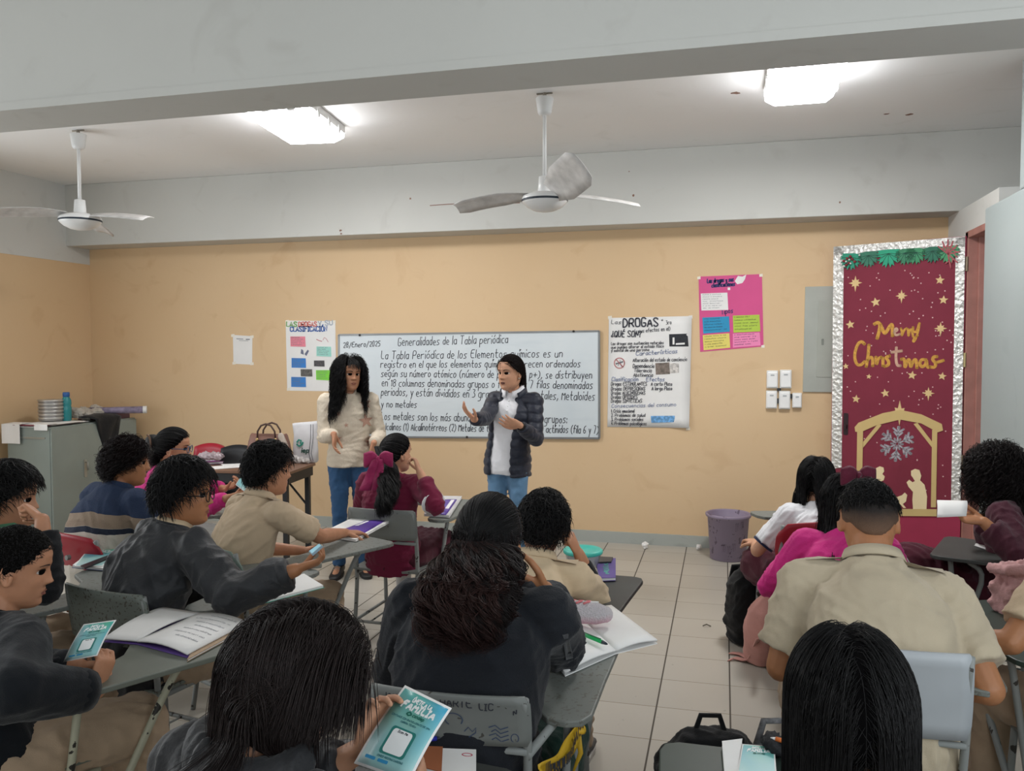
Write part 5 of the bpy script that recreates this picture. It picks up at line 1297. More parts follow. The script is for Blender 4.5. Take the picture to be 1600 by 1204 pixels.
mb.ball(p.Mh @ V((0, -.128, .02)), (.05, .045, .06), 16, 10)
mb.build('hair_bun', H_BLK, p.root, smooth=True)
strands(p, H_BLK, cp_, 260, (.08, .14), .03, .0017, 14, 'out', seed=13, body=False, curl=.02, cfreq=9, region=lambda q, az: abs(az) > 2.6 and -.03 < q[2] < .06, jitter=.5)
mb = MB(); c0 = p.Mh @ V((.042, -.140, .028))
mb.tube([c0+UP*(.05*math.cos(a))+CR*(.018*math.sin(a))-CF*.012 for a in [PI*(.0+1.5*i/12) for i in range(13)]], .006, 8, round_=True); mb.build('hair_clip', M('bronze_clip', '#6a5142', .3, metal=.4), p.root, smooth=True)

# ---- curly haired boy
h = K_(199, 722, 4.08); pv = seat_at(h, .14, .50, 0, -.3)
def fleece(t):
    X, Y, Z = t.xyz(); z = t.math('ADD', Z, t.math('MULTIPLY', t.math('ABSOLUTE', t.math('SUBTRACT', X, .02)), .16))
    c = t.mix(t.math('GREATER_THAN', z, .895), lin('#c9c2b6'), lin('#26334c'))
    c = t.mix(t.math('LESS_THAN', t.math('ABSOLUTE', t.math('SUBTRACT', z, .868)), .030), c, lin('#8d7c6b'))
    c = t.mix(t.math('LESS_THAN', t.math('ABSOLUTE', t.math('SUBTRACT', z, .824)), .013), c, lin('#252c3c'))
    t.link(c, t.b.inputs['Base Color']); t.bump(t.noise(160, 3), .5, .006)
p = person('curly_boy', 'boy with curly dark hair in navy and cream striped fleece, red chair', h, pv, -.3, -.85, .06, 0, s=.97, build=1.08, skin=SK2, face=True, bulge=.05)
st = top(p, 'fleece', M('striped_fleece', None, .95, fn=fleece), .026, (.070, .050), 1.9, down=.08, fold=.008, fscale=18)
collar(p, cloth('navy_fleece', '#26334c', .95, 160, .5), st, .066, .046, th=.012, flare=.006); trousers(p, KHAKI)
shoes(p, SHOEB, SOLEW)
cp_ = hair_cap(p, H_CRL, .022, lumps=.006, seed=4)
strands(p, H_CRL, cp_, 4200, (.035, .065), .02, .0011, 12, 'out', seed=14, body=False, curl=.013, cfreq=16, jitter=.5, grav=.3, region=lambda q, az: q[2] > -.01 or abs(az) > 2.2)

# ---- boy in charcoal jacket with glasses
h = K_(289, 772, 3.2); pv = seat_at(h, .16, .50, -.02, -.5)
p = person('jacket_boy', 'boy with black glasses in charcoal jacket, turned sideways with phone', h, pv, -.5, -1.22, .02, 0, s=.98, build=1.10, skin=SK2, face=True, bulge=.05,
    arms={'R': dict(w=K_(462, 890, 2.95), E=K_(385, 950, 2.9), h=V((.8, .5, .25)), p=V((-.3, .3, 1)), c=.7, th=.8), 'L': dict(w=lap(pv, -.5, -1, .36, .02, .68), e=V((-1, -.2, -.4)), h=V((.4, 1, 0)), p=V((.3, 0, -1)))})
st = top(p, 'jacket', GREYJ, .028, (.076, .052), 1.88, down=.09, fold=.015, fscale=17)
collar(p, GREYJ, st, .068, .034, th=.008, flare=.010, name='jacket_collar'); collar(p, BEIGE, st, .057, .046, th=.004, flare=.016, open_=.3, name='shirt_collar', z0=-.014)
for sd in 'LR': cuff(p, sd, GREYJ, st, .050, .03)
trousers(p, KHAKI); shoes(p, SHOEB, SOLEB); glasses(p, M('black_glasses', '#121213', .3))
cp_ = hair_cap(p, H_BLK, .015, top_extra=.016)
strands(p, H_BLK, cp_, 2800, (.045, .075), .014, .0010, 10, 'short', seed=15, grav=.25, stiff=.75, body=False, jitter=.22, fwd=.03, region=lambda q, az: q[2] > -.03)

# ---- far left: boy in black sweatshirt leaning on his fist
h = K_(14, 778, 3.15); pv = seat_at(h, .16, .50, -.02, -.5)
p = person('fist_boy', 'black haired boy leaning his chin on his fist at the left edge', h, pv, -.5, -1.05, .10, 0, s=.97, build=1.08, skin=SK1, face=True, bulge=.05,
    arms={'R': dict(w=K_(66, 812, 2.95), E=K_(98, 895, 2.85), h=V((-.75, .15, .45)), p=V((-.2, -.5, -.8)), c=1.2, th=.8)})
st = top(p, 'sweatshirt', BLACKC, .026, (.070, .052), 1.82, down=.08, fold=.011, fscale=18); collar(p, cloth('dark_green_rib', '#23473a', .9), st, .064, .026, th=.010, flare=.004)
bv = bvh_of(st)
for pts, c in (([(-8, 820), (22, 816), (42, 824), (52, 842), (64, 858), (58, 870), (40, 866), (28, 846), (10, 832), (-8, 830)], '#3c6b4f'), ([(34, 830), (44, 842), (58, 852), (76, 858), (86, 866), (80, 873), (60, 872), (46, 860)], '#b9bdbb'), ([(62, 856), (80, 860), (84, 869), (70, 871)], '#2f6a48')):
    drape_decal(p, bv, [K_(x, y, 2.7) for x, y in pts], ray(40, 845), 'printed_graphic', M('print_'+c, c, .8), st, .004 if c != '#2f6a48' else .006)
trousers(p, KHAKI)
cp_ = hair_cap(p, H_BLK, .018, top_extra=.012)
strands(p, H_BLK, cp_, 2600, (.035, .06), .012, .0010, 10, 'short', seed=16, grav=.3, stiff=.75, body=False, jitter=.2, fwd=.04, region=lambda q, az: q[2] > -.03)

# ---- near left: boy with cropped hair reading a flyer
h = K_(26, 886, 2.5); pv = seat_at(h, .14, .50, .06, -.35)
p = person('crop_boy', 'boy with cropped hair in dark sweatshirt holding a flyer, near left corner', h, pv, -.35, -1.0, .20, 0, s=.98, build=1.15, skin=SK1, face=True, bulge=.07,
    arms={'R': dict(w=K_(150, 1078, 2.34), E=K_(118, 1130, 2.15), h=V((.1, .35, .85)), p=V((-.9, .1, .1)), c=.8, th=.6), 'L': dict(w=lap(pv, -.35, -1, .34, .10, .62), e=V((-1, -.2, -.4)), h=V((.5, 1, -.2)), p=V((.3, 0, -1)))})
st = top(p, 'sweatshirt', NAVYB, .030, (.078, .054), 1.86, down=.10, fold=.010, fscale=15); collar(p, NAVYB, st, .066, .026, th=.010, flare=.004)
for sd in 'LR': cuff(p, sd, NAVYB, st, .052, .04)
trousers(p, KHAKI, r=(.098, .082, .070, .064)); shoes(p, SHOEB, SOLEW)
cp_ = hair_cap(p, hair_mat('#121110'), .007, top_extra=.006)
strands(p, H_BLK, cp_, 3200, (.006, .012), .003, .0007, 5, 'short', seed=17, grav=.1, stiff=.9, body=False, jitter=.3)

# ---- near centre: dark haired student holding a flyer
h = K_(468, 1066, 1.55); pv = seat_at(h, .20, .46, -.04, -.25)
p = person('flyer_student', 'student with straight dark hair in black jacket, near centre, holding a flyer up', h, pv, -.35, -.98, .60, .0, s=1.0, build=1.0, skin=SK3, face=True, bulge=.06,
    arms={'L': dict(w=K_(566, 1168, 1.70), e=V((-.7, .4, -1)), h=V((.25, .25, .9)), p=V((.75, -.45, .1)), c=.62, th=.3, cs=[.55, .62, .68, .74]), 'R': dict(w=K_(640, 1260, 1.62), e=V((.8, -.3, -1)), h=V((0, 1, .2)), p=V((-1, 0, 0)))})
JBL = cloth('black_nylon_jacket', '#1c1d20', .65, 120, .3, .25, .35)
st = top(p, 'jacket', JBL, .028, (.072, .050), 1.80, down=.09, fold=.014, fscale=19); hood(p, JBL, st, .115); trousers(p, KHAKI)
zr = p.nb+p.SF*.06+p.SR*.07-UP*.02
MB().tube([zr+V((.012*math.cos(a), -.02, .012*math.sin(a))) for a in [2*PI*i/12 for i in range(13)]], .0025, 6).build('zip_ring', M('steel', '#9a9c9e', .3, metal=.8), st)
cp_ = hair_cap(p, H_BRN, .018, back_extra=.010)
strands(p, H_BRN, cp_, 6500, (.2, .3), .020, .00075, 18, 'down', part=.012, seed=18, grav=.42, stiff=.62, jitter=.04, fwd=-.35, region=lambda q, az: not (-1.4 < az < 1.7), endz=-.118)
strands(p, H_BRN, cp_, 4200, (.1, .2), .018, .00075, 16, 'down', part=.012, seed=38, grav=.25, stiff=.80, jitter=.04, fwd=-.15, region=lambda q, az: -1.5 < az < 1.9, endz=-.040)
strands(p, H_BRN, cp_, 1100, (.2, .3), .024, .0007, 20, 'flow', flow=(-.3, -.6, -1), seed=19, grav=.45, stiff=.7, jitter=.08, curl=.002, cfreq=3, region=lambda q, az: abs(az) > 2.2 and q[2] < .05, endz=-.20, body=False)

# ---- girl with the long curly ponytail
h = K_(764, 842, 2.32); pv = seat_at(h, .17, .50, -.02, .05)
p = person('curly_ponytail_girl', 'student with long curly ponytail in dark hoodie, elbow on an open notebook', h, pv, .0, .02, .16, .06, s=1.0, build=1.20, skin=SK2, bulge=.06, sh_w=.175,
    arms={'R': dict(w=K_(850, 922, 2.30), E=K_(880, 1040, 2.32), h=K_(800, 900, 2.30)-K_(850, 922, 2.30), p=V((-.3, .5, .7)), c=.4, th=.4, sp=.05), 'L': dict(w=lap(pv, .1, -1, .36, .06, .66), e=V((-1, -.3, -.5)), h=V((.4, 1, 0)), p=V((.3, 0, -1)))})
st = top(p, 'hoodie', HOODD, .030, (.069, .052), 1.84, down=.05, fold=.012, fscale=16); hood(p, HOODD, st, .135, drop=.03)
cuff(p, 'R', HOODD, st, .056, .05)
S, E, W_, _ = p.arm['R']; bv = bvh_of(st); q = [K_(878, 990, 2.0), K_(888, 988, 2.0), K_(897, 1030, 2.0), K_(884, 1034, 2.0)]
drape_decal(p, bv, q, ray(888, 1010), 'glitter_strip', M('silver_sequins', '#77797f', .3, metal=.5, var=.6, vscale=420), st, .004)
trousers(p, cloth('bottle_green_pants', '#17382f', .9, 260, .3), r=(.100, .085, .07, .066)); shoes(p, SHOEB, SOLEB)
MB().tube([p.spine[0]-UP*.05+p.R*(.158*1.2*math.cos(a))+p.F*(.128*1.2*math.sin(a)) for a in [2*PI*i/32 for i in range(33)]], .022, 10).build('red_shirt_hem', cloth('red_tee', '#8e2033', .9), p.root, smooth=True)
cp_ = hair_cap(p, H_BLK, .010)
tie = p.Mh @ V((-.012, -.118, .00))
strands(p, H_BLK, cp_, 3600, (.18, .26), .008, .0008, 14, 'back', seed=20, tie=tie, jitter=.05, body=False)
tail(H_CRL, cp_, [tie, K_(756, 858, 2.19), K_(748, 890, 2.11), K_(740, 925, 2.05), K_(735, 965, 2.01), K_(732, 1010, 2.00)], [.055, .088, .104, .112, .108, .088, .055], 4200, .0010, 44, 21, .015, 4.5, .42, short=.42, clump=14)
tail(H_RED, cp_, [tie, K_(748, 862, 2.18), K_(734, 900, 2.08), K_(722, 940, 2.02), K_(718, 985, 1.99), K_(720, 1018, 1.99)], [.055, .098, .118, .126, .118, .098, .07], 1500, .0009, 44, 22, .017, 5, .46, short=.45, name='loose_curls', clump=10)
strands(p, H_CRL, cp_, 1300, (.12, .20), .014, .0010, 22, 'flow', flow=(0, -.5, -1), seed=41, grav=.8, jitter=.12, curl=.008, cfreq=14, body=False, region=lambda q, az: abs(az) > 1.9 and q[2] < .035, name='loose_curls')
MB().tube([p.Mh @ V((.083*math.cos(a)*1.09, -.012, .012+.108*math.sin(a)*1.04)) for a in [PI*(-.02+1.04*i/20) for i in range(21)]], .0035, 6).build('thin_headband', M('black_plastic', '#16161a', .35), p.root, smooth=True)

# ---- boy with hand on his head
h = K_(848, 822, 3.1); pv = seat_at(h, .20, .50, -.06, .1)
p = person('hand_on_head_boy', 'boy in beige shirt over black sleeves, fist against his temple', h, pv, -.05, -.10, .22, .12, s=.93, build=1.0, skin=SK1, bulge=.09,
    arms={'R': dict(w=K_(904, 864, 3.12), E=K_(944, 940, 3.24), h=K_(884, 822, 3.08)-K_(904, 864, 3.12), p=V((-.9, .2, -.4)), c=1.25, th=.9)})
u = top(p, 'black_undershirt', BLACKC, .002, (.047, .036), 1.80, down=.02, fold=.002)
uniform(p, BEIGE, 5); trousers(p, KHAKI); shoes(p, SHOEG, SOLEW)
cp_ = hair_cap(p, H_BLK, .016, top_extra=.012)
strands(p, H_BLK, cp_, 2600, (.03, .055), .014, .0010, 8, 'short', seed=23, grav=.25, stiff=.8, body=False, jitter=.32, region=lambda q, az: q[2] > -.05)

# ---- girl with long straight hair by the door
h = K_(1276, 748, 4.3); pv = seat_at(h, .13, .50, -.03, -.1)
p = person('long_hair_girl', 'girl with long straight black hair in white blouse and maroon skirt', h, pv, .35, -.35, .12, 0, s=.93, build=.92, skin=SK3, bulge=.04, bare_legs=True)
st = top(p, 'blouse', WHITEC, .018, (.060, .058), .8, down=.02, fold=.008)
skirt(p, SKIRT, k=.86); socks(p, SOCKW, .6); shoes(p, SHOEB, SOLEB, sneaker=False)
e = p.arm['L']; q = e[0].lerp(e[1], .78); d = (e[1]-e[0]).normalized(); MB().tube([q, q+d*.012], [.0675*p.s*p.build, .068*p.s*p.build], 16).build('navy_sleeve_trim', cloth('navy_trim', '#27304a', .9), st)
cp_ = hair_cap(p, H_BLK, .010)
strands(p, H_BLK, cp_, 2800, (.54, .68), .014, .0011, 22, 'down', part=0, seed=24, grav=.6, jitter=.06, fwd=-.15)

# ---- girl in pink sweater with the big bow
h = K_(1318, 785, 3.5); pv = seat_at(h, .15, .50, -.03, 0)
p = person('pink_bow_girl', 'girl in magenta sweater with large maroon hair bow, behind the buzz cut boy', h, pv, -.05, -.15, .22, 0, s=.92, build=.95, skin=SK3, bulge=.05)
st = top(p, 'sweater', PINK, .024, (.066, .050), 1.85, down=.06, fold=.009); collar(p, PINK, st, .06, .024, th=.008, flare=.004)
skirt(p, SKIRT)
cp_ = hair_cap(p, H_BLK, .010)
strands(p, H_BLK, cp_, 2600, (.46, .58), .016, .0011, 20, 'down', part=0, seed=25, grav=.6, jitter=.09, curl=.004, cfreq=4, fwd=-.15)
MB().tube([p.Mh @ V((.088*math.cos(a), .005, .012+.118*math.sin(a))) for a in [PI*i/20 for i in range(21)]], .005, 8).build('headband', M('black_plastic', '#16161a', .35), p.root, smooth=True)
b = bow(p, K_(1338, 741, 3.43), cloth('maroon_ribbed_ribbon', '#5f1d33', .7, 160, .5, .25), .072, CR, UP, -CF, tails=False)

# ---- buzz cut boy in beige shirt
h = K_(1357, 812, 2.62); pv = seat_at(h, .26, .50, .0, .0)
p = person('buzz_boy', 'boy with buzz cut in beige uniform shirt bent over his desk', h, pv, .0, .02, .42, 0, s=1.02, build=1.19, skin=SK2, bulge=.075, sh_w=.180, sh_drop=(-.012, -.03),
    arms={'R': dict(w=K_(1440, 1050, 2.55), E=K_(1528, 1035, 2.35), h=V((-.6, .8, 0)), p=V((0, 0, -1)), c=.6), 'L': dict(w=K_(1250, 1010, 2.80), E=K_(1228, 1000, 2.55), h=V((.5, 1, 0)), p=V((0, 0, -1)))})
uniform(p, cloth('pale_beige_shirt', '#b5a891', .85, 380, .22, .08), 7, .009); trousers(p, KHAKI, r=(.105, .085, .07, .062)); shoes(p, SHOEB, SOLEB)
BZ = PEOPLE['buzz_boy'].head.z
def buzz(t):
    X, Y, Z = t.xyz(); n = t.noise(420, 2)
    f = t.ramp(t.math('ADD', Z, t.math('MULTIPLY', t.noise(60, 2), .012)), BZ-.022, BZ+.055)
    t.link(t.mix(f, t.mix(n, lin('#86664f'), lin('#60483a')), t.mix(n, lin('#15110f'), lin('#241b17'))), t.b.inputs['Base Color']); t.bump(n, .6, .003)
cp_ = hair_cap(p, M('buzzed_hair', None, .8, fn=buzz), .0035, hl=lambda a: hairline(a)+.003+.028*max(0, 1-abs(abs(a)-2.15)/.55))
strands(p, H_BLK, cp_, 3200, (.02, .035), .010, .0009, 6, 'short', seed=26, grav=.15, stiff=.9, body=False, jitter=.3, fwd=.02, region=lambda q, az: q[2] > .026)

# ---- near right: long straight black hair
h = K_(1326, 1100, 1.42); pv = seat_at(h, .14, .47, 0, 0)
p = person('near_long_hair_girl', 'student with very long straight black hair seen from behind, bottom right', h, pv, .0, .05, .18, 0, s=1.0, build=.95, skin=SK3, bulge=.04)
st = top(p, 'dark_jacket', cloth('black_knit_top', '#1d1c20', .9, 260, .3), .024, (.066, .048), 1.86, down=.07, fold=.009); trousers(p, KHAKI)
cp_ = hair_cap(p, H_BLK, .014, back_extra=.006)
strands(p, H_BLK, cp_, 7500, (.50, .64), .014, .0007, 24, 'down', part=.0, seed=27, grav=.6, jitter=.025, fwd=-.25, stiff=.35)

# ---- girl in dark maroon sweater at the right edge
h = K_(1557, 738, 3.92); pv = seat_at(h, .02, .50, 0, 1.15)
p = person('maroon_right_girl', 'girl with curly dark hair and glasses in maroon sweater, right edge, reading papers', h, pv, 1.05, 1.50, .22, 0, s=.97, build=1.08, skin=SK2, face=True, bulge=.05, bare_legs=True,
    legs={'L': (pv+V((-.40, .20, .02)), pv+V((-.42, .10, -.42)), V((-1, .2, 0))), 'R': (pv+V((-.43, .02, .10)), pv+V((-.55, .26, -.12)), V((-.8, .6, .3)))},
    arms={'L': dict(w=K_(1537, 815, 3.71), E=K_(1580, 818, 3.74), h=V((-.9, .1, .1)), p=V((.1, -.4, 1)), c=.6), 'R': dict(w=K_(1537, 810, 3.89), E=K_(1570, 850, 4.03), h=V((-.9, 0, .1)), p=V((.1, -.4, 1)), c=.6)})
st = top(p, 'sweater', MAROON2, .026, (.070, .052), 1.86, down=.07, fold=.010); skirt(p, SKIRT, k=.9); socks(p, SOCKG, .85); shoes(p, SHOEB, SOLEB, sneaker=False)
glasses(p, M('black_glasses', '#121213', .3))
cp_ = hair_cap(p, H_CRL, .020, lumps=.004, seed=8)
strands(p, H_CRL, cp_, 3000, (.20, .29), .035, .0011, 22, 'down', part=0, seed=29, grav=.45, jitter=.22, curl=.013, cfreq=11, fwd=-.15)

# ---- arm and lap of the student cut off by the right edge
h = K_(1705, 800, 2.62); pv = seat_at(h, .16, .50, 0, .35)
p = person('edge_student', 'student in khaki cut off by the right edge, bare forearm across the desk', h, pv, .35, .5, .25, 0, s=.98, build=1.05, skin=SK2, bulge=.05,
    arms={'L': dict(w=K_(1462, 1003, 2.68), E=K_(1590, 985, 2.5), h=V((-.8, .5, 0)), p=V((0, 0, -1)), c=.5)})
uniform(p, BEIGE2, 9); trousers(p, KHAKI, r=(.1, .085, .072, .066)); shoes(p, SHOEB, SOLEB)
cp_ = hair_cap(p, H_BLK, .015)

for k_, q_ in PEOPLE.items():
    if k_ not in ('speaker', 'listener'): q_.root['group'] = 'students in the classroom'
# ================================================================ chairs with writing tablets
def worn(name, hexc, chip, thr=.66, scale=22, rough=.5, metal=0.0):
    def fn(t):
        n = t.noise(scale, 6, dist=.4); base = t.mix(t.ramp(t.noise(4, 3), .3, .7), lin(hexc), tuple(x*.86 for x in lin(hexc)[:3])+(1,))
        k = t.math('GREATER_THAN', n, thr); t.link(t.mix(k, base, lin(chip)), t.b.inputs['Base Color']); t.bump(t.math('SUBTRACT', 1, k), .25, .002)
    return M(name, None, rough, metal, fn=fn)
M_TUBE = worn('grey_painted_tube', '#8d918f', '#3c3935', .64, 30); M_PANEL = worn('grey_painted_steel', '#7c807d', '#4a4843', .68, 40); M_PANELG = worn('green_grey_steel', '#6f766f', '#4a463d', .60, 90)
M_TAB = worn('scratched_grey_tablet', '#767a75', '#62615a', .60, 70); M_TABD = M('dark_tablet_laminate', '#3c3e3c', .5, var=.2); M_TABG = M('dark_green_tablet', '#33413a', .45, var=.12)
M_RED = M('red_plastic', '#9c1b2c', .4, var=.08); M_GREENP = M('green_plastic', '#1d5a40', .4, var=.08); M_GGP = M('grey_green_plastic', '#6f7d74', .45, var=.1)
M_LGREY = M('light_grey_steel', '#a4a9ad', .4, var=.06)
M_SHELL = worn('painted_over_red_shell', '#6a7166', '#b02a2e', .645, 9, .5)
M_CREAMT = worn('chipped_cream_tube', '#a9a893', '#25231f', .60, 26, .5)
TAB = [(.19, -.20), (.215, -.235), (.265, -.245), (.305, -.23), (.325, -.19), (.335, .05), (.352, .35), (.342, .385), (.31, .40), (-.09, .40), (-.125, .385), (-.135, .35), (-.12, .27), (-.09, .225), (.04, .19), (.12, .13), (.165, .05)]
def desk_chair(label, loc, rz, kind='steel', m_tube=None, m_back=None, m_seat=None, m_tab=None, seat=.43, top_=.80, tab=.70, mirror=False, ph=.17, group='student chairs with writing tablets', struts='v', bw=.205, tshift=.16):
    m_tube = m_tube or M_TUBE; m_back = m_back or M_PANEL; m_seat = m_seat or m_back; m_tab = m_tab or M_TAB
    t = thing('tablet_chair', label, 'chair', (loc[0], loc[1], 0), rz, group); k = -1 if mirror else 1
    r = .0115
    for s in (-1, 1):
        o = MB().tube(smoothpts([(s*.185, .20, .0), (s*.185, .19, .2), (s*.182, .175, seat-.02)], 4), r, 10); o.build('leg', m_tube, t, smooth=True, local=True)
        o = MB().tube(smoothpts([(s*.185, -.225, .0), (s*.185, -.185, .25), (s*.185, -.175, seat), (s*.19, -.20, top_-ph), (s*.19, -.235, top_-.01)], 5), r, 10); o.build('leg', m_tube, t, smooth=True, local=True)
    o = MB()
    for s in (-1, 1): o.tube([(s*.183, -.18, seat-.022), (s*.183, .18, seat-.022)], r, 8).tube([(s*.185, -.20, .14), (s*.185, .195, .14)], .009, 8)
    o.tube([(-.183, .178, seat-.022), (.183, .178, seat-.022)], r, 8).tube([(-.185, -.205, .14), (.185, -.205, .14)], .009, 8).tube([(-.185, .19, .14), (.185, .19, .14)], .009, 8)
    for x in (-.09, 0, .09): o.tube([(x, -.2, .142), (x, .19, .142)], .005, 6)
    if kind == 'steel': o.tube([(-.19, -.205, top_-ph-.02), (.19, -.205, top_-ph-.02)], .0095, 8)
    o.build('frame_rails', m_tube, t, smooth=True, local=True)
    if kind == 'steel':
        g = [[(x, y, seat+.004+(.0 if y < .17 else -(y-.17)*.5)-.008*math.cos(x*7)) for x in np.linspace(-.2, .2, 9)] for y in np.linspace(-.19, .215, 9)]
        MB().sheet(g, .012).build('seat', m_seat, t, local=True, smooth=False)
        g = []
        for zf in np.linspace(0, 1, 7):
            z = top_-ph+ph*zf; w = bw*(1-.06*(abs(zf-.5)*2)**6); g.append([(x*w, -.208-.03*zf-.022*(1-x*x)-(.006 if zf in (0, 1) else 0), z) for x in np.linspace(-1, 1, 13)])
        MB().sheet(g, .010).build('backrest', m_back, t, local=True, smooth=True)
    else:                                                                    # moulded plastic shell
        g = [[(x*(.205-.02*max(0, yf-.8)*5), -.20+.42*yf, seat+.012+.018*x*x-.05*max(0, yf-.82)*2) for x in np.linspace(-1, 1, 11)] for yf in np.linspace(0, 1, 11)]
        MB().sheet(g, .009).build('seat', m_seat, t, local=True, smooth=True)
        g = []
        for zf in np.linspace(0, 1, 13):
            z = seat+.10+(top_-seat-.10)*zf; w = .175+.045*math.sin(PI*min(1, zf*.75))-(.035*max(0, zf-.8)*5)
            g.append([(x*w, -.165-.08*zf-.035*(1-x*x)+.03*(1-zf)**2, z+.015*(1-x*x)*zf) for x in np.linspace(-1, 1, 15)])
        MB().sheet(g, .010).build('backrest', m_back, t, local=True, smooth=True)
        o = MB()
        for x in (-.06, .06): o.tube([(x, -.245-.03, top_-.09), (x, -.262-.03, top_-.09)], .012, 10)
        o.build('rivet', m_tube, t, local=True)
    P = [(x*k, y+tshift) for x, y in TAB]
    if mirror: P = P[::-1]
    o = MB().prism(P, (0, 0, tab), (1, 0, 0), (0, 1, 0), (0, 0, 1), -.009, .009); o.build('writing_tablet', m_tab, t, local=True, bevel=.004)
    o = MB()
    if struts == 'v':
        o.tube(smoothpts([(k*.25, .26+tshift, tab-.012), (k*.225, .20+tshift, tab-.12), (k*.19, .14, .14)], 5), r, 10)
        o.tube(smoothpts([(k*.27, .10, tab-.012), (k*.245, .10, tab-.08), (k*.19, .06, .14)], 5), r, 10)
    else:
        o.tube([(k*.19, -.205, top_-ph-.03), (k*.24, .0, tab-.012), (k*.25, .42, tab-.012)], r, 10)
        o.tube([(k*.255, .03, tab-.01), (k*.240, .03, .30), (k*.19, .03, .14)], r, 10); o.tube([(k*.262, .20, tab-.01), (k*.24, .18, .32), (k*.19, .15, .14)], r, 10)
    o.build('tablet_support', m_tube, t, smooth=True, local=True)
    return t
def chair_for(key, label, kind='steel', yaw=None, fwd=.07, side=0, **k):
    p = PEOPLE[key]; y = math.atan2(-p.F.x, p.F.y) if yaw is None else yaw
    F = V((-math.sin(y), math.cos(y), 0)); R = V((math.cos(y), math.sin(y), 0)); c = p.pelvis+F*fwd+R*side
    return desk_chair(label, c, y, kind, **k)
chair_for('bow_girl', 'grey steel tablet chair under the girl with the bow, front row', yaw=-.05, top_=.785, fwd=.08)
chair_for('beige_boy', 'grey green chair with green top edge, holding the boy in beige before the table', 'plastic', yaw=-.42, m_back=M_GGP, m_seat=M_GGP, top_=.79)
chair_for('curly_boy', 'red plastic tablet chair behind the striped fleece', 'plastic', yaw=-.25, m_back=M_RED, top_=.80, struts='v')
chair_for('pink_girl', 'red plastic tablet chair under the girl in pink, by the teacher table', 'plastic', yaw=-.6, m_back=M_RED, top_=.74)
chair_for('jacket_boy', 'speckled worn grey steel chair behind the charcoal jacket', yaw=-.18, m_back=M_PANELG, top_=.80, ph=.2)
chair_for('fist_boy', 'grey tablet chair at the left edge with papers on its writing board', yaw=-.38, top_=.76)
chair_for('crop_boy', 'grey painted shell chair with red edges showing, bottom left corner', 'plastic', yaw=-.45, m_back=M_SHELL, m_tube=M_CREAMT, top_=.78, m_tab=M('olive_grey_tablet', '#6b6f66', .4, var=.1))
chair_for('curly_ponytail_girl', 'grey steel chair with scribbled backrest and yellow caution tape', yaw=.03, top_=.83, ph=.13, struts='h', fwd=.06)
chair_for('hand_on_head_boy', 'dark tablet chair under the boy with fist on temple', yaw=-.05, m_back=M_PANEL, m_tab=M_TABD, top_=.76)
chair_for('long_hair_girl', 'red plastic chair of the girl in white blouse', 'plastic', yaw=.25, m_back=M_RED, top_=.80)
chair_for('pink_bow_girl', 'red plastic chair behind the girl with the maroon bow', 'plastic', yaw=0, m_back=M_RED, top_=.78)
chair_for('buzz_boy', 'light grey steel chair with rounded backrest behind the buzz cut boy', yaw=-.06, m_back=M_LGREY, top_=.86, ph=.24, bw=.2, fwd=.05)
chair_for('near_long_hair_girl', 'green topped tablet chair of the long haired student at the bottom right', 'plastic', yaw=0, m_tab=M_TABG, m_back=M_GREENP, mirror=True, top_=.70)
chair_for('maroon_right_girl', 'green plastic chair with magazines on its board, girl in maroon by the right wall', 'plastic', yaw=1.2, m_back=M_GREENP, m_tab=M_TABD, top_=.78, mirror=True, tshift=-.22)
chair_for('flyer_student', 'dark tablet chair of the student holding up a flyer', yaw=-.12, m_tab=M_TABD, top_=.70, tab=.69)
chair_for('edge_student', 'tablet chair with dark green board cut off by the right edge', 'plastic', yaw=.30, m_back=M_RED, m_tab=M_TABG, mirror=True, top_=.8)

# ---------------------------------------------------------------- graffiti on the scribbled backrest, caution tape
ch = [o for o in bpy.data.objects if o.get('label', '').startswith('grey steel chair with scribbled')][0]
Mx = ROOTM[ch.name]
def back_pt(x, z):
    zf = (z-(.83-.13))/.13; return Mx @ V((x, -.208-.03*zf-.022*(1-(x/.2)**2)-.0075, z))
o = MB()
for txt, x, z, sz in (("JAVIER", -.16, .800, .018), ("GO", -.045, .798, .014), ("HARTE", -.01, .800, .020), ("LIC", .085, .795, .018), ("N", .165, .785, .012)):
    qs, w = lettering(txt, .3, .05)
    for q in qs: stroke2d(o, [(x+a*sz, z+b*sz) for a, b in q], .0028, lambda a, b: back_pt(a, b), False)
o.build('black_graffiti', M_INK, ch)
o = MB()
for q in ([(.02+.022*math.cos(a), .765+.017*math.sin(a)) for a in [PI*i/10 for i in range(-2, 14)]], [(.045, .735), (.055, .747), (.064, .735), (.074, .747), (.072, .733), (.055, .720)]): stroke2d(o, q, .0024, lambda a, b: back_pt(a, b), False)
for i in range(4): stroke2d(o, [(.105+.006*(i % 2), .750-.011*i), (.12, .756-.011*i), (.132, .745-.011*i), (.150, .752-.011*i)], .0026, lambda a, b: back_pt(a, b), False)
stroke2d(o, [(.165+.009*math.cos(a), .722+.012*math.sin(a)) for a in [2*PI*i/10 for i in range(11)]], .002, lambda a, b: back_pt(a, b), False)
o.build('blue_graffiti', M('blue_pen', '#3a4a68', .6, var=0), ch)
tp = thing('caution_tape', 'yellow caution tape with black printing tied between chair tubes', 'tape', tuple(K_(860, 1140, 2.12)))
c0, c1 = Mx @ V((.205, -.19, .625)), Mx @ V((.275, .05, .655))
M_YT = M('yellow_tape', '#d6ad2e', .5, var=.12, vscale=20); g = []
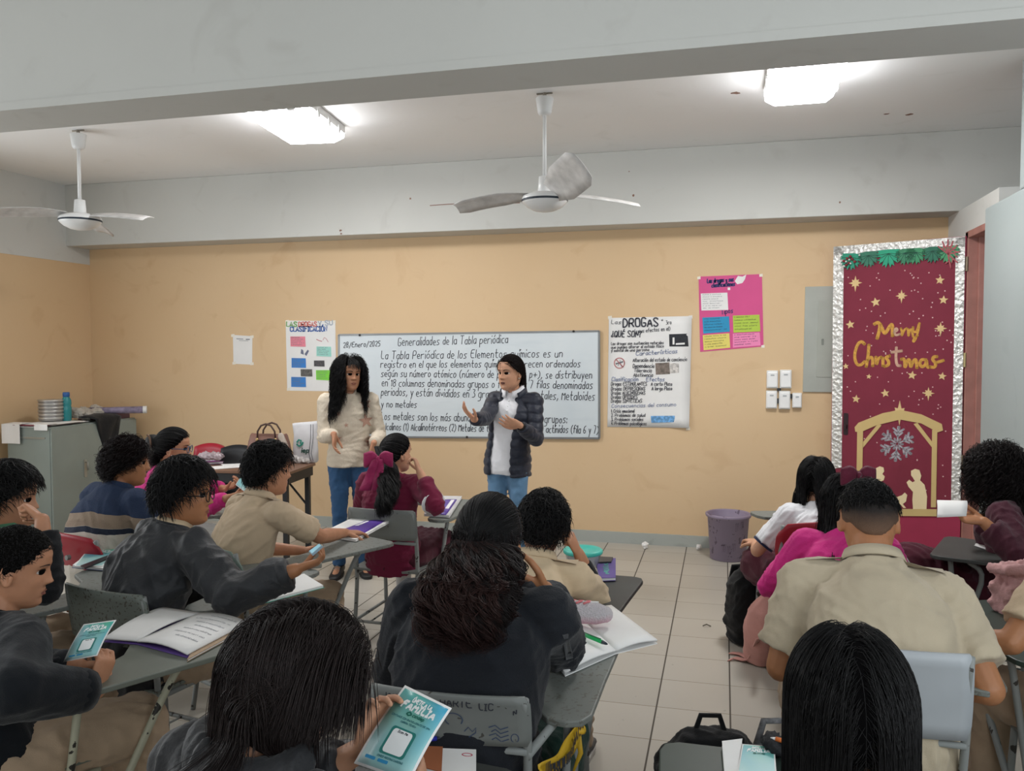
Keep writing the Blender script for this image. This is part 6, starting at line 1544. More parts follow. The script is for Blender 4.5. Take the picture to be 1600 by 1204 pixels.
for i in range(17):
    f = i/16; c = c0.lerp(c1, f)+UP*(-.035*math.sin(PI*f))+Mx.to_3x3() @ V((.014, 0, 0)); row = []
    w = .030*(1-.35*(abs(f-.5)*2)**4)
    for j in range(5): row.append(c+UP*((j/4-.5)*2*w)+Mx.to_3x3() @ V((.006*math.sin(j*1.3+i*.6), 0, 0)))
    g.append(row)
tb = MB().sheet(g, .0015).build('tape_band', M_YT, tp, smooth=True)
def tape_map(x, y):                                                          # along 0..1, across -1..1
    f = min(max(x, 0), 1)*16; i = min(int(f), 15); fr = f-i; a = V(g[i][2]).lerp(V(g[i+1][2]), fr); return a+UP*(y*.028)+(Mx.to_3x3() @ V((.0085, 0, 0)))
o = MB(); qs, w = lettering("PROHIBIDO", .1, .0, 0)
for q in qs: stroke2d(o, [(.22+a/w*.60, (b-.5)*.95) for a, b in q], .028, tape_map, False)
for x in np.linspace(.03, .17, 4): stroke2d(o, [(x, -.8), (x+.03, .8)], .022, tape_map, False)
for x in np.linspace(.86, .97, 3): stroke2d(o, [(x, -.8), (x+.03, .8)], .022, tape_map, False)
o.build('printed_word', M_INK, tb)
o = MB()
for k in range(3): o.tube([c1+UP*(.03-.03*k)+V((.016*math.cos(a), .016*math.sin(a), .006*math.sin(a*1.5))) for a in [2*PI*i/12 for i in range(13)]], .009, 8)
o.tube([c1+UP*-.03, c1+V((.01, .0, -.09)), c1+V((-.012, -.01, -.15))], [.010, .007, .002], 8, flat=.3); o.build('tape_knot', M_YT, tp, smooth=True)

# ================================================================ papers, books and things on the desks
DZ = .712                                                                    # top of the writing tablets
def quad_world(px, z, dz=(0, 0, 0, 0)): return [at_z(x, y, z+d) for (x, y), d in zip(px, dz)]
def qmap(Q, u, v, lift=0.0, bend=0.0):
    a = Q[0].lerp(Q[1], u); b = Q[3].lerp(Q[2], u); n = (Q[1]-Q[0]).cross(Q[0]-Q[3]).normalized()
    return a.lerp(b, v)+n*(lift+bend*math.sin(PI*v))
def sheet_q(Q, th, name, m, parent=None, bend=0.0, lift=0.0, nu=4, nv=10):
    g = [[qmap(Q, j/nu, i/nv, lift, bend) for j in range(nu+1)] for i in range(nv+1)]
    return MB().sheet(g, th).build(name, m, parent, smooth=bend != 0)
def book(label, px, z, th, m_cover, m_page=None, cat='notebook', name='notebook', open_=False, group=None):
    Q = quad_world(px, z); c = sum(Q, V())/4; t = thing(name, label, cat, tuple(c), 0, group)
    n = UP
    def slab(q, z0, z1, nm, m, ins=0.0):
        q2 = [c+(p-c)*(1-ins) for p in q]; mb = MB(); mb.add([p+n*z0 for p in q2]+[p+n*z1 for p in q2], [(0, 3, 2, 1), (4, 5, 6, 7), (0, 1, 5, 4), (1, 2, 6, 5), (2, 3, 7, 6), (3, 0, 4, 7)]); return mb.build(nm, m, t)
    slab(Q, 0, .0015, 'cover', m_cover)
    if m_page: slab(Q, .0016, th, 'pages', m_page, .03)
    if not open_: slab(Q, th+.0001, th+.0018, 'cover', m_cover)
    return t, Q
def wq(mb, Q, txt, u0, v0, u1, size, th, lift=.001, bend=0.0, **k):
    """text on a quad: from u0 to u1 with its baseline at v0, in fractions of the sheet"""
    qs, w = lettering(txt, k.get('jit', .15), k.get('slant', .1), k.get('rnd', 1)); asp = (Q[3]-Q[0]).length/(Q[1]-Q[0]).length
    for q in qs: stroke2d(mb, [(u0+(u1-u0)*a/w, (v0-b*size)) for a, b in q], th, lambda x, y: qmap(Q, x, y, lift, bend), False)
def flyer_mat(name, axis, lo, hi):
    def fn(t):
        d = t.n.new('ShaderNodeVectorMath'); d.operation = 'DOT_PRODUCT'; t.link(t.obj(), d.inputs[0]); d.inputs[1].default_value = axis
        f = t.ramp(d.outputs['Value'], lo, hi); n = t.ramp(t.noise(9, 1), .3, .7)
        a = t.mix(n, lin('#3f9fc0'), lin('#4fae86')); b = t.mix(n, lin('#8fc7c4'), lin('#c9dde0')); t.link(t.mix(f, a, b), t.b.inputs['Base Color'])
    return M(name, None, .35, fn=fn)
def flyer(label, Q, bend=0.0, detail=2, name='flyer', group='teal school flyers', cat='flyer'):
    c = sum(Q, V())/4; t = thing(name, label, cat, tuple(Q[3].lerp(Q[2], .5)), 0, group)
    sheet_q(Q, .0008, 'white_margin', M_PAPER, t, bend)
    ax = (Q[3].lerp(Q[2], .5)-Q[0].lerp(Q[1], .5)); org = ROOTM[t.name].translation
    lo = (Q[0].lerp(Q[1], .5)-org).dot(ax.normalized()); hi = (Q[3].lerp(Q[2], .5)-org).dot(ax.normalized())
    I = [qmap(Q, .04, .03, .0), qmap(Q, .96, .03), qmap(Q, .96, .97), qmap(Q, .04, .97)]
    pr = sheet_q(I, .0004, 'printed_face', flyer_mat('flyer_print_%d' % len(bpy.data.materials), tuple(ax.normalized()), lo, hi), t, bend, .0009)
    L = .0018
    if detail >= 1:
        o = MB(); wq(o, I, "ÚNETE A LA", .30, .115, .72, .055, .018, L, bend, jit=.1); wq(o, I, "FAMILIA", .16, .215, .86, .085, .032, L, bend, jit=.1); o.build('white_title', M('flyer_white', '#f2f6f6', .5, var=0), pr)
        o = MB(); wq(o, I, "conalep", .48, .285, .72, .045, .012, L, bend, jit=.05)
        stroke2d(o, [(.36, .265), (.40, .245), (.44, .262)], .022, lambda x, y: qmap(I, x, y, L, bend), False); stroke2d(o, [(.35, .275), (.40, .292), (.45, .27)], .02, lambda x, y: qmap(I, x, y, L, bend), False); o.build('green_logo', M('flyer_dark_green', '#1d6b5c', .5, var=0), pr)
    if detail >= 2:
        o = MB()
        wq(o, I, "CONTAMOS CON BACHILLERATO DE UNA", .10, .355, .92, .022, .006, L, bend); wq(o, I, "CARRERA TÉCNICA", .34, .40, .66, .022, .006, L, bend); wq(o, I, "CONOCE NUESTRAS CARRERAS", .28, .865, .78, .022, .006, L, bend); o.build('small_print', M('flyer_print_teal', '#2f6f78', .5, var=0), pr)
        def rr(u0, v0, u1, v1, nm, mm, lift, r=.05):
            mb = MB(); P = rounded(u1-u0, v1-v0, r, 4, (u0+u1)/2, (v0+v1)/2); k = len(P)
            mb.add([qmap(I, x, y, lift, bend) for x, y in P]+[qmap(I, (u0+u1)/2, (v0+v1)/2, lift, bend)], [(i, (i+1) % k, k) for i in range(k)]); return mb.build(nm, mm, pr)
        rr(.26, .46, .76, .82, 'code_frame', M('flyer_frame_teal', '#2b7f78', .5, var=0), L); rr(.31, .485, .71, .795, 'code_panel', M('flyer_white', '#f2f6f6', .5, var=0), L+.0004)
        o = MB(); wq(o, I, "Scan Me", .41, .525, .61, .03, .008, L+.0008, bend); o.build('code_caption', M_INK, pr)
        for u in (.08, .33): rr(u, .885, u+.2, .925, 'blue_tag', M('flyer_blue', '#2f8fc0', .5, var=0), L, .015)
    return t
def rect_d(pts): return [K_(*q) for q in pts]
# flyers in hands
flyer('teal flyer held up by the dark haired student in the near centre', rect_d([(633, 1070, 1.72), (706, 1106, 1.64), (640, 1222, 1.56), (553, 1192, 1.64)]), .006, 2)
flyer('teal flyer in the hand of the boy with cropped hair on the left', rect_d([(131, 975, 2.40), (182, 968, 2.36), (152, 1024, 2.30), (99, 1034, 2.34)]), .004, 2)
flyer('teal flyer held by the girl in pink', rect_d([(384, 736, 4.72), (397, 746, 4.62), (382, 768, 4.55), (368, 757, 4.65)]), .003, 1)
# bow girl's desk
t, Q = book('white spiral notebook under the purple folder on the bow girl desk', [(662, 806), (688, 777.5), (722, 778), (702, 809)], DZ, .012, M('pale_cover', '#c8c6c6', .5), M_PAPER)
M_PURP = M('purple_folder', '#56349a', .4, var=.12, vscale=10)
def folder(label, px, z, lab_uv):
    Q = quad_world(px, z); t = thing('folder', label, 'folder', tuple(sum(Q, V())/4), 0, 'purple paper folders'); sheet_q(Q, .003, 'folder_cover', M_PURP, t, .002)
    I = [qmap(Q, u, v, .0025) for u, v in lab_uv]; sheet_q(I, .001, 'white_label', M_PAPER, t); o = MB(); wq(o, Q, "Carpeta", .2, .3, .6, .12, .012, .004); o.build('cover_print', M('purple_print', '#7a5cb8', .5), t); return t
folder('purple folder lying on the notebook of the girl with the bow', [(667, 802), (684, 781), (714, 780), (697, 804)], DZ+.0155, [(.35, .72), (.95, .70), (.95, .9), (.35, .92)])
t, Q = book('stack of white papers on the desk of the boy in beige', [(499, 837), (548, 813), (610, 816), (556, 846)], DZ, .010, M_PAPER, M_PAPER, 'papers', 'paper_stack')
folder('purple folder with white label on the papers before the boy in beige', [(524, 832), (572, 813), (604, 812), (563, 836)], DZ+.0125, [(.55, .08), (.92, .12), (.90, .34), (.52, .30)])
# jacket boy
t, Q = book('white notebook with teal edge under the charcoal sleeve', [(372, 932), (476, 899), (507, 918), (408, 944)], DZ, .011, M('teal_cover', '#3fae98', .5), M_PAPER, open_=True)
ph_ = thing('phone', 'pale blue lit phone in the hand of the boy in charcoal jacket', 'phone', tuple(K_(492, 858, 2.92)))
Q = rect_d([(483, 862, 2.93), (500, 850, 2.95), (504, 853, 2.90), (488, 867, 2.88)]); sheet_q(Q, .008, 'phone_body', M('phone_grey', '#8fa6b4', .3), ph_); sheet_q([qmap(Q, u, v, .0045) for u, v in ((.06, .1), (.94, .1), (.94, .9), (.06, .9))], .0006, 'screen', M('phone_screen', '#9fd0e0', .2, emit=.35), ph_)
o = MB().box((-.03, -.012, 0), (.03, .012, .022)); q = at_z(492, 887, DZ); er = o.build('eraser', M('grey_eraser', '#8f8d84', .7), None, bevel=.004); er.location = (q.x, q.y, DZ); er.rotation_euler = (0, 0, .4); tag(er, 'grey eraser at the far end of the charcoal jacket boy desk', 'eraser')
# fist boy's desk
t, Q = book('open white notebook under a flyer on the left edge desk', [(112, 887), (160, 851), (201, 853), (163, 892)], DZ, .012, M('blue_grey_cover', '#55617c', .5), M_PAPER, open_=True)
flyer('teal flyer lying on the notebook on the left edge desk', quad_world([(138, 857), (190, 857), (160, 884), (116, 884)], DZ+.0145), 0, 1)
ph_ = thing('phone', 'dark phone lying across the flyer on the left edge desk', 'phone', tuple(at_z(150, 879, DZ+.018))); Q = quad_world([(126, 884), (168, 868), (173, 871), (132, 888)], DZ+.0185); sheet_q(Q, .006, 'phone_body', M('phone_black', '#1c1d24', .3), ph_)
# crop boy's open notebook
def open_book(label, L, Rr, z, m_cover, arch=.02, lines=0, name='notebook', ink=None):
    """L, Rr: page quads in photo points (outer far, spine far, spine near, outer near)"""
    QL = quad_world(L, z); QR = quad_world(Rr, z); c = QL[1].lerp(QL[2], .5); t = thing(name, label, 'notebook', tuple(c))
    for Q, s in ((QL, 1), (QR, 1)):
        sheet_q(Q, .003, 'cover', m_cover, t); g = []
        for i in range(9):
            row = []
            for j in range(7): f = i/8; p = Q[0].lerp(Q[1], f).lerp(Q[3].lerp(Q[2], f), j/6); row.append(p+UP*(.003+.004+arch*math.sin(PI*min(1, f*.86+.08))*.8))
            g.append(row)
        MB().sheet(g, .006).build('pages', M_PAPER, t, smooth=True)
        if lines and Q is QR:
            o = MB()
            for k in range(lines):
                v = .12+.75*k/lines; f0, f1 = .12, rng.uniform(.45, .85); zz = lambda x: UP*(.0108+arch*math.sin(PI*min(1, (1-x)*.0+x*.86+.08))*.8)
                qs, w = lettering('lorem'[:0]+''.join(rng.choice('aeimnorstuld ') for _ in range(22)).strip(), .3)
                for q in qs: stroke2d(o, [(f0+(f1-f0)*a/w, v-b*.035) for a, b in q], .004, lambda x, y: Q[0].lerp(Q[1], x).lerp(Q[3].lerp(Q[2], x), y)+zz(x), False)
            o.build('pencil_writing', ink or M_INKG, t)
    return t
open_book('open notebook with pencil notes and purple cover on the near left desk', [(163, 1002), (253, 953), (312, 962), (214, 1006)], [(388, 977), (312, 962), (214, 1006), (293, 1027)], DZ, M('violet_cover', '#6a4f9a', .5), .018, 7)
t, Q = book('tan textbook under the open notebook on the near left desk', [(292, 1034), (384, 984), (397, 976), (330, 968)], DZ-.001, .006, M('tan_cover', '#a98f74', .6), M_PAPER, 'book', 'textbook')
# ponytail girl's desk
open_book('large blank open notebook under the elbow of the ponytail girl', [(883, 1056), (962, 1021), (905, 968), (838, 1000)], [(1027, 1005), (962, 1021), (905, 968), (955, 950)], DZ, M('white_cover', '#d8d6d4', .5), .014)
def plush(t): t.bump(t.noise(190, 3), 1.0, .01); X, Y, Z = t.xyz(); t.link(t.mix(t.ramp(t.math('ADD', Z, t.math('MULTIPLY', t.noise(30, 3), .03)), .020, .052), lin('#d9a0b0'), lin('#c9c2c6')), t.b.inputs['Base Color'])
q = at_z(909, 972, DZ+.03); pc = thing('pencil_case', 'fluffy pink and grey pencil case on the open notebook', 'pencil case', (q.x, q.y, DZ+.025))
mb = MB().tube([(-.075, -.01, .035), (-.05, 0, .037), (.05, .008, .037), (.075, .012, .035)], [.030, .036, .036, .028], 14, flat=.95, round_=True); mb.build('plush_body', M('plush', None, .95, fn=plush), pc, smooth=True, local=True)
mb = MB()
for k, x in enumerate((-.03, -.005, .02)): mb.tube([(x-.012, -.012, .073), (x, .0, .076), (x+.008, .014, .073), (x-.008, .02, .071)], .004, 6)
mb.build('pink_lettering', M('coral_print', '#d2797c', .8), pc, smooth=True, local=True)
mb = MB().tube([(-.05, .004, .0735), (.055, .012, .0735)], .0028, 6); mb.build('zipper', M_SW, pc, local=True)
a, b = at_z(891, 982, DZ+.034), at_z(949, 1006, DZ+.034); d = (b-a).normalized(); pn = thing('pen', 'green highlighter pen with orange end on the open notebook', 'pen', tuple(a.lerp(b, .5)))
L = (b-a).length
MB().tube([a+d*.02, a+d*(L-.022)], .0062, 12).build('barrel', M('green_plastic_pen', '#1fa45a', .3), pn, smooth=True); MB().tube([a, a+d*.019], [.004, .0055], 12).build('orange_end', M('orange_plastic', '#e0713f', .4), pn, smooth=True); MB().tube([b-d*.022, b-d*.006, b], [.0062, .004, .002], 12).build('tip', M('pen_tip', '#27303a', .4), pn, smooth=True); MB().tube([a+d*.07+UP*.007, a+d*(L-.03)+UP*.008], .0018, 6).build('clip', M('dark_green_clip', '#12633b', .4), pn)
# hand-on-head boy's desk
q = at_z(911, 884, DZ); lc = thing('food_container', 'round clear tub with turquoise lid on the dark desk', 'container', (q.x, q.y, DZ))
MB().lathe([(.062, 0), (.066, .003), (.078, .058), (.080, .062), (.074, .062), (.062, .006), (.02, .005)], seg=32).build('tub', M('clear_plastic', '#c9cdd0', .2, alpha=.45), lc, smooth=True, local=True)
MB().lathe([(.084, .058), (.086, .062), (.086, .071), (.080, .076), (.060, .074), (.056, .070), (.01, .070)], seg=36).build('lid', M('turquoise_lid', '#48bfae', .35), lc, smooth=True, local=True)
t, Q = book('purple notebook with teal print on the dark desk beside the turquoise lid', [(937, 908), (930, 880), (962, 876), (962, 907)], DZ, .012, M('violet_cover2', '#5d4a8f', .5), M_PAPER)
o = MB(); wq(o, Q, "NOTAS", .2, .6, .85, .25, .05, .0145); o.build('teal_print', M('teal_print', '#4aa096', .5), t)
ph_ = thing('phone', 'black phone at the far corner of the dark desk', 'phone', tuple(at_z(945, 873, DZ+.015))); Q = quad_world([(928, 879), (938, 870), (958, 871), (955, 878)], DZ+.0175); sheet_q(Q, .007, 'phone_body', M('phone_black', '#1c1d24', .3), ph_)
# flyer student's desk
t, Q = book('brown notebook on the near centre desk behind the flyer', [(548, 1180), (576, 1172), (692, 1176), (690, 1216)], DZ-.008, .014, M('brown_cover', '#9a5b3a', .55), M_PAPER)
t, Q = book('printed worksheet with red oval on the near centre desk', [(690, 1172), (744, 1174), (744, 1216), (680, 1216)], DZ-.008, .004, M_PAPER, None, 'paper', 'worksheet')
o = MB(); wq(o, Q, "FORMATO", .1, .18, .7, .05, .012, .004); 
for k in range(4): wq(o, Q, "III I II", .1+.02*k, .5+.1*k, .3+.03*k, .06, .01, .004)
o.build('printing', M_INKG, t); o = MB(); c = qmap(Q, .75, .22, .0045); o.tube([c+V((.012*math.cos(a), .007*math.sin(a), 0)) for a in [2*PI*i/12 for i in range(13)]], .0022, 6); o.build('red_oval', M('red_print', '#b4455a', .5), t)
def pen(label, p0, p1, z, m, m2):
    a, b = at_z(*p0, z), at_z(*p1, z); d = (b-a).normalized(); t = thing('pen', label, 'pen', tuple(a.lerp(b, .5))); MB().tube([a, b-d*.012], .0055, 10).build('barrel', m, t, smooth=True); MB().tube([b-d*.012, b], [.0045, .0012], 10).build('tip', m2, t, smooth=True); return t
pen('red capped pen on the near centre desk left of the flyer', (564, 1161), (612, 1159), DZ-.002, M('red_pen', '#b5202e', .3), M_PAPER)
pen('blue pen on the near centre desk right of the flyer', (660, 1156), (690, 1152), DZ-.002, M('blue_pen_body', '#2b2f9a', .3), M_INK)
# near right desk
flyer('stack of teal flyers on the dark green desk at the bottom right', quad_world([(1160, 1162), (1210, 1166), (1214, 1215), (1150, 1215)], DZ+.014), 0, 1)
t, Q = book('white note pad beside the flyers on the dark green desk', [(1128, 1166), (1160, 1162), (1152, 1215), (1132, 1215)], DZ-.001, .012, M_PAPER, M_PAPER, 'note pad', 'note_pad')
q = at_z(1212, 1164, DZ+.02)
mb = MB()
for k in range(7): mb.ball((q.x+.012*math.cos(k*2.1), q.y+.016*math.sin(k*1.7), DZ+.018+.004*(k % 3)), (.030, .028, .018), 12, 8)
me = remesh(mb, .006, 2); wrinkle(me, .009, 60, 3); pc = thing('pencil_pouch', 'black mesh pencil pouch beside the long haired student', 'pencil pouch', (q.x, q.y, DZ)); mesh_obj('pouch_body', me, M('black_mesh_fabric', '#222326', .8, var=.5, vscale=160), pc)
pen('orange pencil sticking out of the black mesh pouch', (1228, 1158), (1204, 1152), DZ+.042, M('orange_pencil', '#d9722f', .5), M_PAPER)
# magazines at the right edge
t, Q = book('open magazine with teal page on the right edge desk', [(1522, 852), (1560, 836), (1603, 844), (1590, 876)], DZ, .008, M('pale_cover', '#c8c6c6', .5), M_PAPER, 'magazine', 'magazine', open_=True)
sheet_q([qmap(Q, u, v, .010) for u, v in ((.1, .1), (.6, .08), (.6, .7), (.12, .8))], .0008, 'teal_picture', M('teal_page', '#5fb0b8', .5, var=.4, vscale=40), t); sheet_q([qmap(Q, u, v, .010) for u, v in ((.66, .1), (.95, .1), (.95, .75), (.68, .8))], .0008, 'photo_page', M('brown_page', '#8f7d74', .5, var=.5, vscale=50), t)
# papers read by the girl in maroon
ps = thing('paper', 'white papers in the hands of the girl in maroon by the door', 'paper', tuple(K_(1492, 800, 3.65)))
for k in range(2):
    Q = rect_d([(1464, 783-k*2, 3.69), (1511, 784-k*2, 3.67), (1510, 806-k, 3.59), (1464, 808-k, 3.61)]); sheet_q(Q, .001, 'sheet', M_PAPER, ps, .010+.006*k)
Q = rect_d([(1430, 850, 3.72), (1440, 872, 3.6), (1424, 876, 3.6), (1416, 858, 3.7)])
# pink ruffled cloth on the red chair at the right edge
mb = MB(); c = K_(1597, 930, 2.95)
for k in range(9): mb.tube([c+V((rng.uniform(-.05, .06), rng.uniform(-.03, .03), .09-.02*k+rng.uniform(-.01, .01)))+V((.05*math.cos(a), .03*math.sin(a), .012*math.sin(a*2+k))) for a in [2*PI*i/10 for i in range(10)]], .022, 8, round_=True)
me = remesh(mb, .007, 2); wrinkle(me, .008, 50, 4); pk = thing('sweater', 'dusty pink sweater bunched over a chair at the right edge', 'sweater', tuple(c-UP*.1)); mesh_obj('bunched_fabric', me, cloth('dusty_pink_knit', '#c79a99', .95, 160, .6), pk)

# ================================================================ teacher table and what stands on it
B_, A_, C_ = at_z(452, 737, .75), at_z(317, 734, .75), at_z(511, 723.5, .75)
ux = (A_-B_); ux.z = 0; Lx = 1.55; ux.normalize(); uy = V((-ux.y, ux.x, 0)); uy = uy if uy.y > 0 else -uy; Ly = max(.5, (C_-B_).dot(uy))
tt = thing('teacher_table', 'long brown folding table with black apron and legs', 'table', (B_.x, B_.y, 0), math.atan2(-ux.y, -ux.x))
# local: x runs right to left negative
MB().box((-Lx, 0, .728), (0, Ly, .75)).build('tabletop', M('brown_laminate', '#7a5a47', .4, var=.15, vscale=5), tt, local=True, bevel=.004)
M_BLK = M('black_steel', '#26272a', .5, var=.1)
for nm, lo, hi in (('apron', (-Lx+.03, .015, .655), (-.02, .04, .727)), ('apron', (-.04, .02, .655), (-.015, Ly-.02, .727)), ('apron', (-Lx+.03, Ly-.04, .655), (-.02, Ly-.015, .727))): MB().box(lo, hi).build(nm, M_BLK, tt, local=True)
for x in (-.05, -Lx+.06):
    for y in (.045, Ly-.045): MB().box((x-.018, y-.018, 0), (x+.018, y+.018, .728)).build('leg', M_BLK, tt, local=True)
o = MB()
for y in (.045, Ly-.045): o.tube([(-.06, y, .42), (-.30, y, .70)], .009, 8)
o.build('brace', M_BLK, tt, local=True)
def on_table(px, py, z=.75): return at_z(px, py, z)
hb_c = on_table(421, 726); hb_c.z = .75; hb = thing('handbag', 'brown leather handbag with two handles on the teacher table', 'handbag', tuple(hb_c), .12)
M_LEA = M('brown_leather', '#7b594e', .5, var=.12, bump=.25, bscale=60)
rs = []
for z, w, d in ((0, .165, .07), (.02, .185, .08), (.10, .180, .075), (.18, .165, .06), (.225, .150, .045), (.24, .140, .035)):
    rs.append([V((w*math.copysign(abs(math.cos(a))**.6, math.cos(a)), d*math.copysign(abs(math.sin(a))**.7, math.sin(a))+.004*math.sin(a*5+z*30), z+.010*math.cos(2*a)*(z > .2))) for a in [2*PI*i/36 for i in range(36)]])
MB().rings(rs).build('bag_body', M_LEA, hb, smooth=True, local=True)
for y in (-.05, .05): MB().tube([(-.075, y, .20), (-.07, y*1.05, .27), (-.04, y*1.1, .315), (0, y*1.1, .328), (.04, y*1.1, .315), (.07, y*1.05, .27), (.075, y, .20)], .0075, 8).build('handle', M('dark_leather', '#4d362f', .5), hb, smooth=True, local=True)
for x in (-.075, .075): MB().ball((x, -.055, .205), (.012, .008, .014), 10, 6).build('buckle', M('gold_metal', '#b49a6a', .3, metal=.8), hb, local=True)
MB().tube([(.12, -.05, .23), (.16, -.06, .16), (.155, -.065, .06)], [.03, .028, .012], 10, flat=.4, round_=True).build('scarf', M('beige_fabric', '#b5a89c', .9), hb, smooth=True, local=True)
tb_c = on_table(478, 722); tb_c.z = .75; to = thing('tote_bag', 'white drawstring tote bag with green logo on the teacher table', 'tote bag', tuple(tb_c), .10)
g = []; rs = []
for z, w, d in ((0, .085, .045), (.015, .10, .055), (.10, .105, .05), (.22, .10, .035), (.30, .105, .018), (.325, .108, .010)):
    rs.append([V((w*math.copysign(abs(math.cos(a))**.7, math.cos(a))+.003*math.sin(7*a+z*40), d*math.sin(a)+.004*math.sin(a*4+z*35), z+.012*math.cos(a)*(z > .25))) for a in [2*PI*i/32 for i in range(32)]])
MB().rings(rs).build('bag_body', M('white_nonwoven', '#d5d4d6', .8, var=.08, vscale=12, bump=.3, bscale=30), to, smooth=True, local=True)
ot = MB(); fr = lambda x, y: V((x, -.0555+.10*max(0, y-.10)*1.0-.0+.0, y))
def ff(x, y): z = y; d = float(np.interp(z, [0, .015, .10, .22, .30, .325], [.045, .055, .05, .035, .018, .010])); return V((x, -d*math.sqrt(max(0, 1-(x/.106)**2))-.0035-.004, z))
qs, w = lettering('iep', .05, .12, 2)
for q in qs: stroke2d(ot, [(-.012+a/w*.058, .088+b*.034) for a, b in q], .0085, ff, True)
ot.build('printed_letters', M('dark_green_print', '#2d4f45', .6), to, local=True)
ot = MB()
stroke2d(ot, [(-.055, .150), (-.035, .135), (-.010, .150), (-.004, .165)], .014, ff, False); stroke2d(ot, [(-.055, .168), (-.040, .185), (-.018, .180), (-.022, .160)], .014, ff, False)
ot.build('green_emblem', M('emerald_print', '#2f8f7c', .6), to, local=True)
for x in (.055, .075): MB().tube([V((x, -.026, .31)), V((x+.008, -.05, .2)), V((x-.004, -.062, .08)), V((x+.012, -.062, .02))], .0022, 6).build('drawstring', M_INK, to, smooth=True, local=True)
o = MB().ball((-.07, -.05, .03), (.05, .03, .035), 12, 8).ball((-.03, -.06, .025), (.04, .025, .03), 12, 8).ball((.03, -.065, .02), (.04, .02, .024), 12, 8)
me = remesh(o, .006, 2); wrinkle(me, .010, 55, 2); me.transform(ROOTM[to.name]); sc_o = thing('plastic_bag', 'crumpled translucent plastic bag in front of the white tote', 'plastic bag', tuple(tb_c+V((-.03, -.06, 0)))); mesh_obj('crumpled_film', me, M('milky_plastic', '#b9b4b0', .3, var=.2, vscale=30), sc_o)
for i, (px, cc, lab, th) in enumerate((([(300, 721), (352, 718), (358, 723), (306, 727)], '#8f3d8a', 'magenta folder at the bottom of the stack on the teacher table', .016), ([(300, 716), (348, 714), (354, 718), (304, 721)], '#b9c9cc', 'pale grey notebook in the middle of the stack on the teacher table', .018))):
    book(lab, px, .752+.018*i, th, M('cover_'+cc, cc, .5), M_PAPER, 'notebook', 'notebook', group='books stacked on the teacher table')
q = on_table(330, 716, .80); mb = MB()
for k in range(6): mb.ball((q.x+.03*(k-2.5), q.y+.01*math.sin(k*2), .79+.025+.008*(k % 2)), (.04, .04, .03), 12, 8)
me = remesh(mb, .006, 2); wrinkle(me, .012, 50, 6); cbg = thing('plastic_bag', 'clear plastic bag with pink contents on top of the book stack', 'plastic bag', (q.x, q.y, .79)); mesh_obj('crumpled_film', me, M('pinkish_plastic', '#b3a3a8', .3, var=.35, vscale=24), cbg)
for i, px in enumerate(([(330, 729), (372, 726), (378, 730), (336, 733)], [(345, 725.5), (380, 724), (384, 727), (352, 729)])):
    t, Q = book(('loose white sheet at the front edge of the teacher table', 'second loose sheet behind it on the teacher table')[i], px, .7515+.001*i, .0015, M_PAPER, None, 'paper', 'loose_paper', group='loose sheets on the teacher table')
# two chair backs behind the table
def office_back(label, c, w, h, m, rz):
    t = thing('chair', label, 'chair', (c.x, c.y, 0), rz, None)
    g = [[(x*w*(1-.18*max(0, zf-.6)), -.03*(1-x*x)-.05*zf, .50+(h-.50)*zf-.03*x*x*zf) for x in np.linspace(-1, 1, 11)] for zf in np.linspace(0, 1, 9)]
    MB().sheet(g, .03).build('backrest', m, t, local=True, smooth=True)
    MB().box((-w, -.02, .40), (w, .40, .45)).build('seat', m, t, local=True, bevel=.02)
    for sx in (-1, 1):
        for y in (.0, .36): MB().tube([(sx*w*.85, y, 0), (sx*w*.8, y, .41)], .012, 8).build('leg', M_BLK, t, local=True)
    return t
c = at_z(366, 700, .88); office_back('black padded chair behind the teacher table', V((c.x, c.y, 0)), .16, .90, M('black_vinyl', '#17171a', .5), PI)
c = at_z(322, 693.5, .89); office_back('red plastic chair back behind the book stack', V((c.x, c.y, 0)), .15, .89, M_RED, PI)

# ================================================================ grey metal cabinet at the left wall
CX0, CX1, CY0, CY1, CH = -5.985, -5.53, 5.80, 6.86, 1.0
cb = thing('metal_cabinet', 'grey two-door metal cabinet against the left wall', 'cabinet', ((CX0+CX1)/2, (CY0+CY1)/2, 0))
M_CAB = M('grey_green_cabinet', '#8b948e', .45, var=.10, vscale=3)
MB().box((CX0, CY0, .06), (CX1-.018, CY1, CH)).build('cabinet_body', M_CAB, cb, bevel=.004)
MB().box((CX0+.03, CY0+.03, 0), (CX1-.05, CY1-.03, .06)).build('plinth', M('dark_plinth', '#4d524f', .6), cb)
ym = CY0+.80
for a, b in ((CY0+.006, ym-.003), (ym+.003, CY1-.006)):
    dr = MB().box((CX1-.017, a, .075), (CX1, b, CH-.012)).build('door', M_CAB, cb, bevel=.003)
    hy = a+.10 if a > ym else b-.42
    o = MB().prism(rounded(.035, .16, .012), (CX1, hy, .60), (0, 1, 0), (0, 0, 1), (1, 0, 0), .0, .006); o.build('handle_plate', M('steel_plate', '#a9aca8', .3, metal=.6), dr)
    o = MB().tube([(CX1+.006, hy, .655), (CX1+.03, hy, .655), (CX1+.03, hy, .585)], .007, 8); o.build('handle', M('steel_plate', '#a9aca8', .3, metal=.6), dr, smooth=True)
MB().box((CX0+.10, CY0-.006, CH-.10), (CX1-.06, CY0, CH-.085)).build('side_seam', M('steel_plate', '#a9aca8', .3, metal=.6), cb)
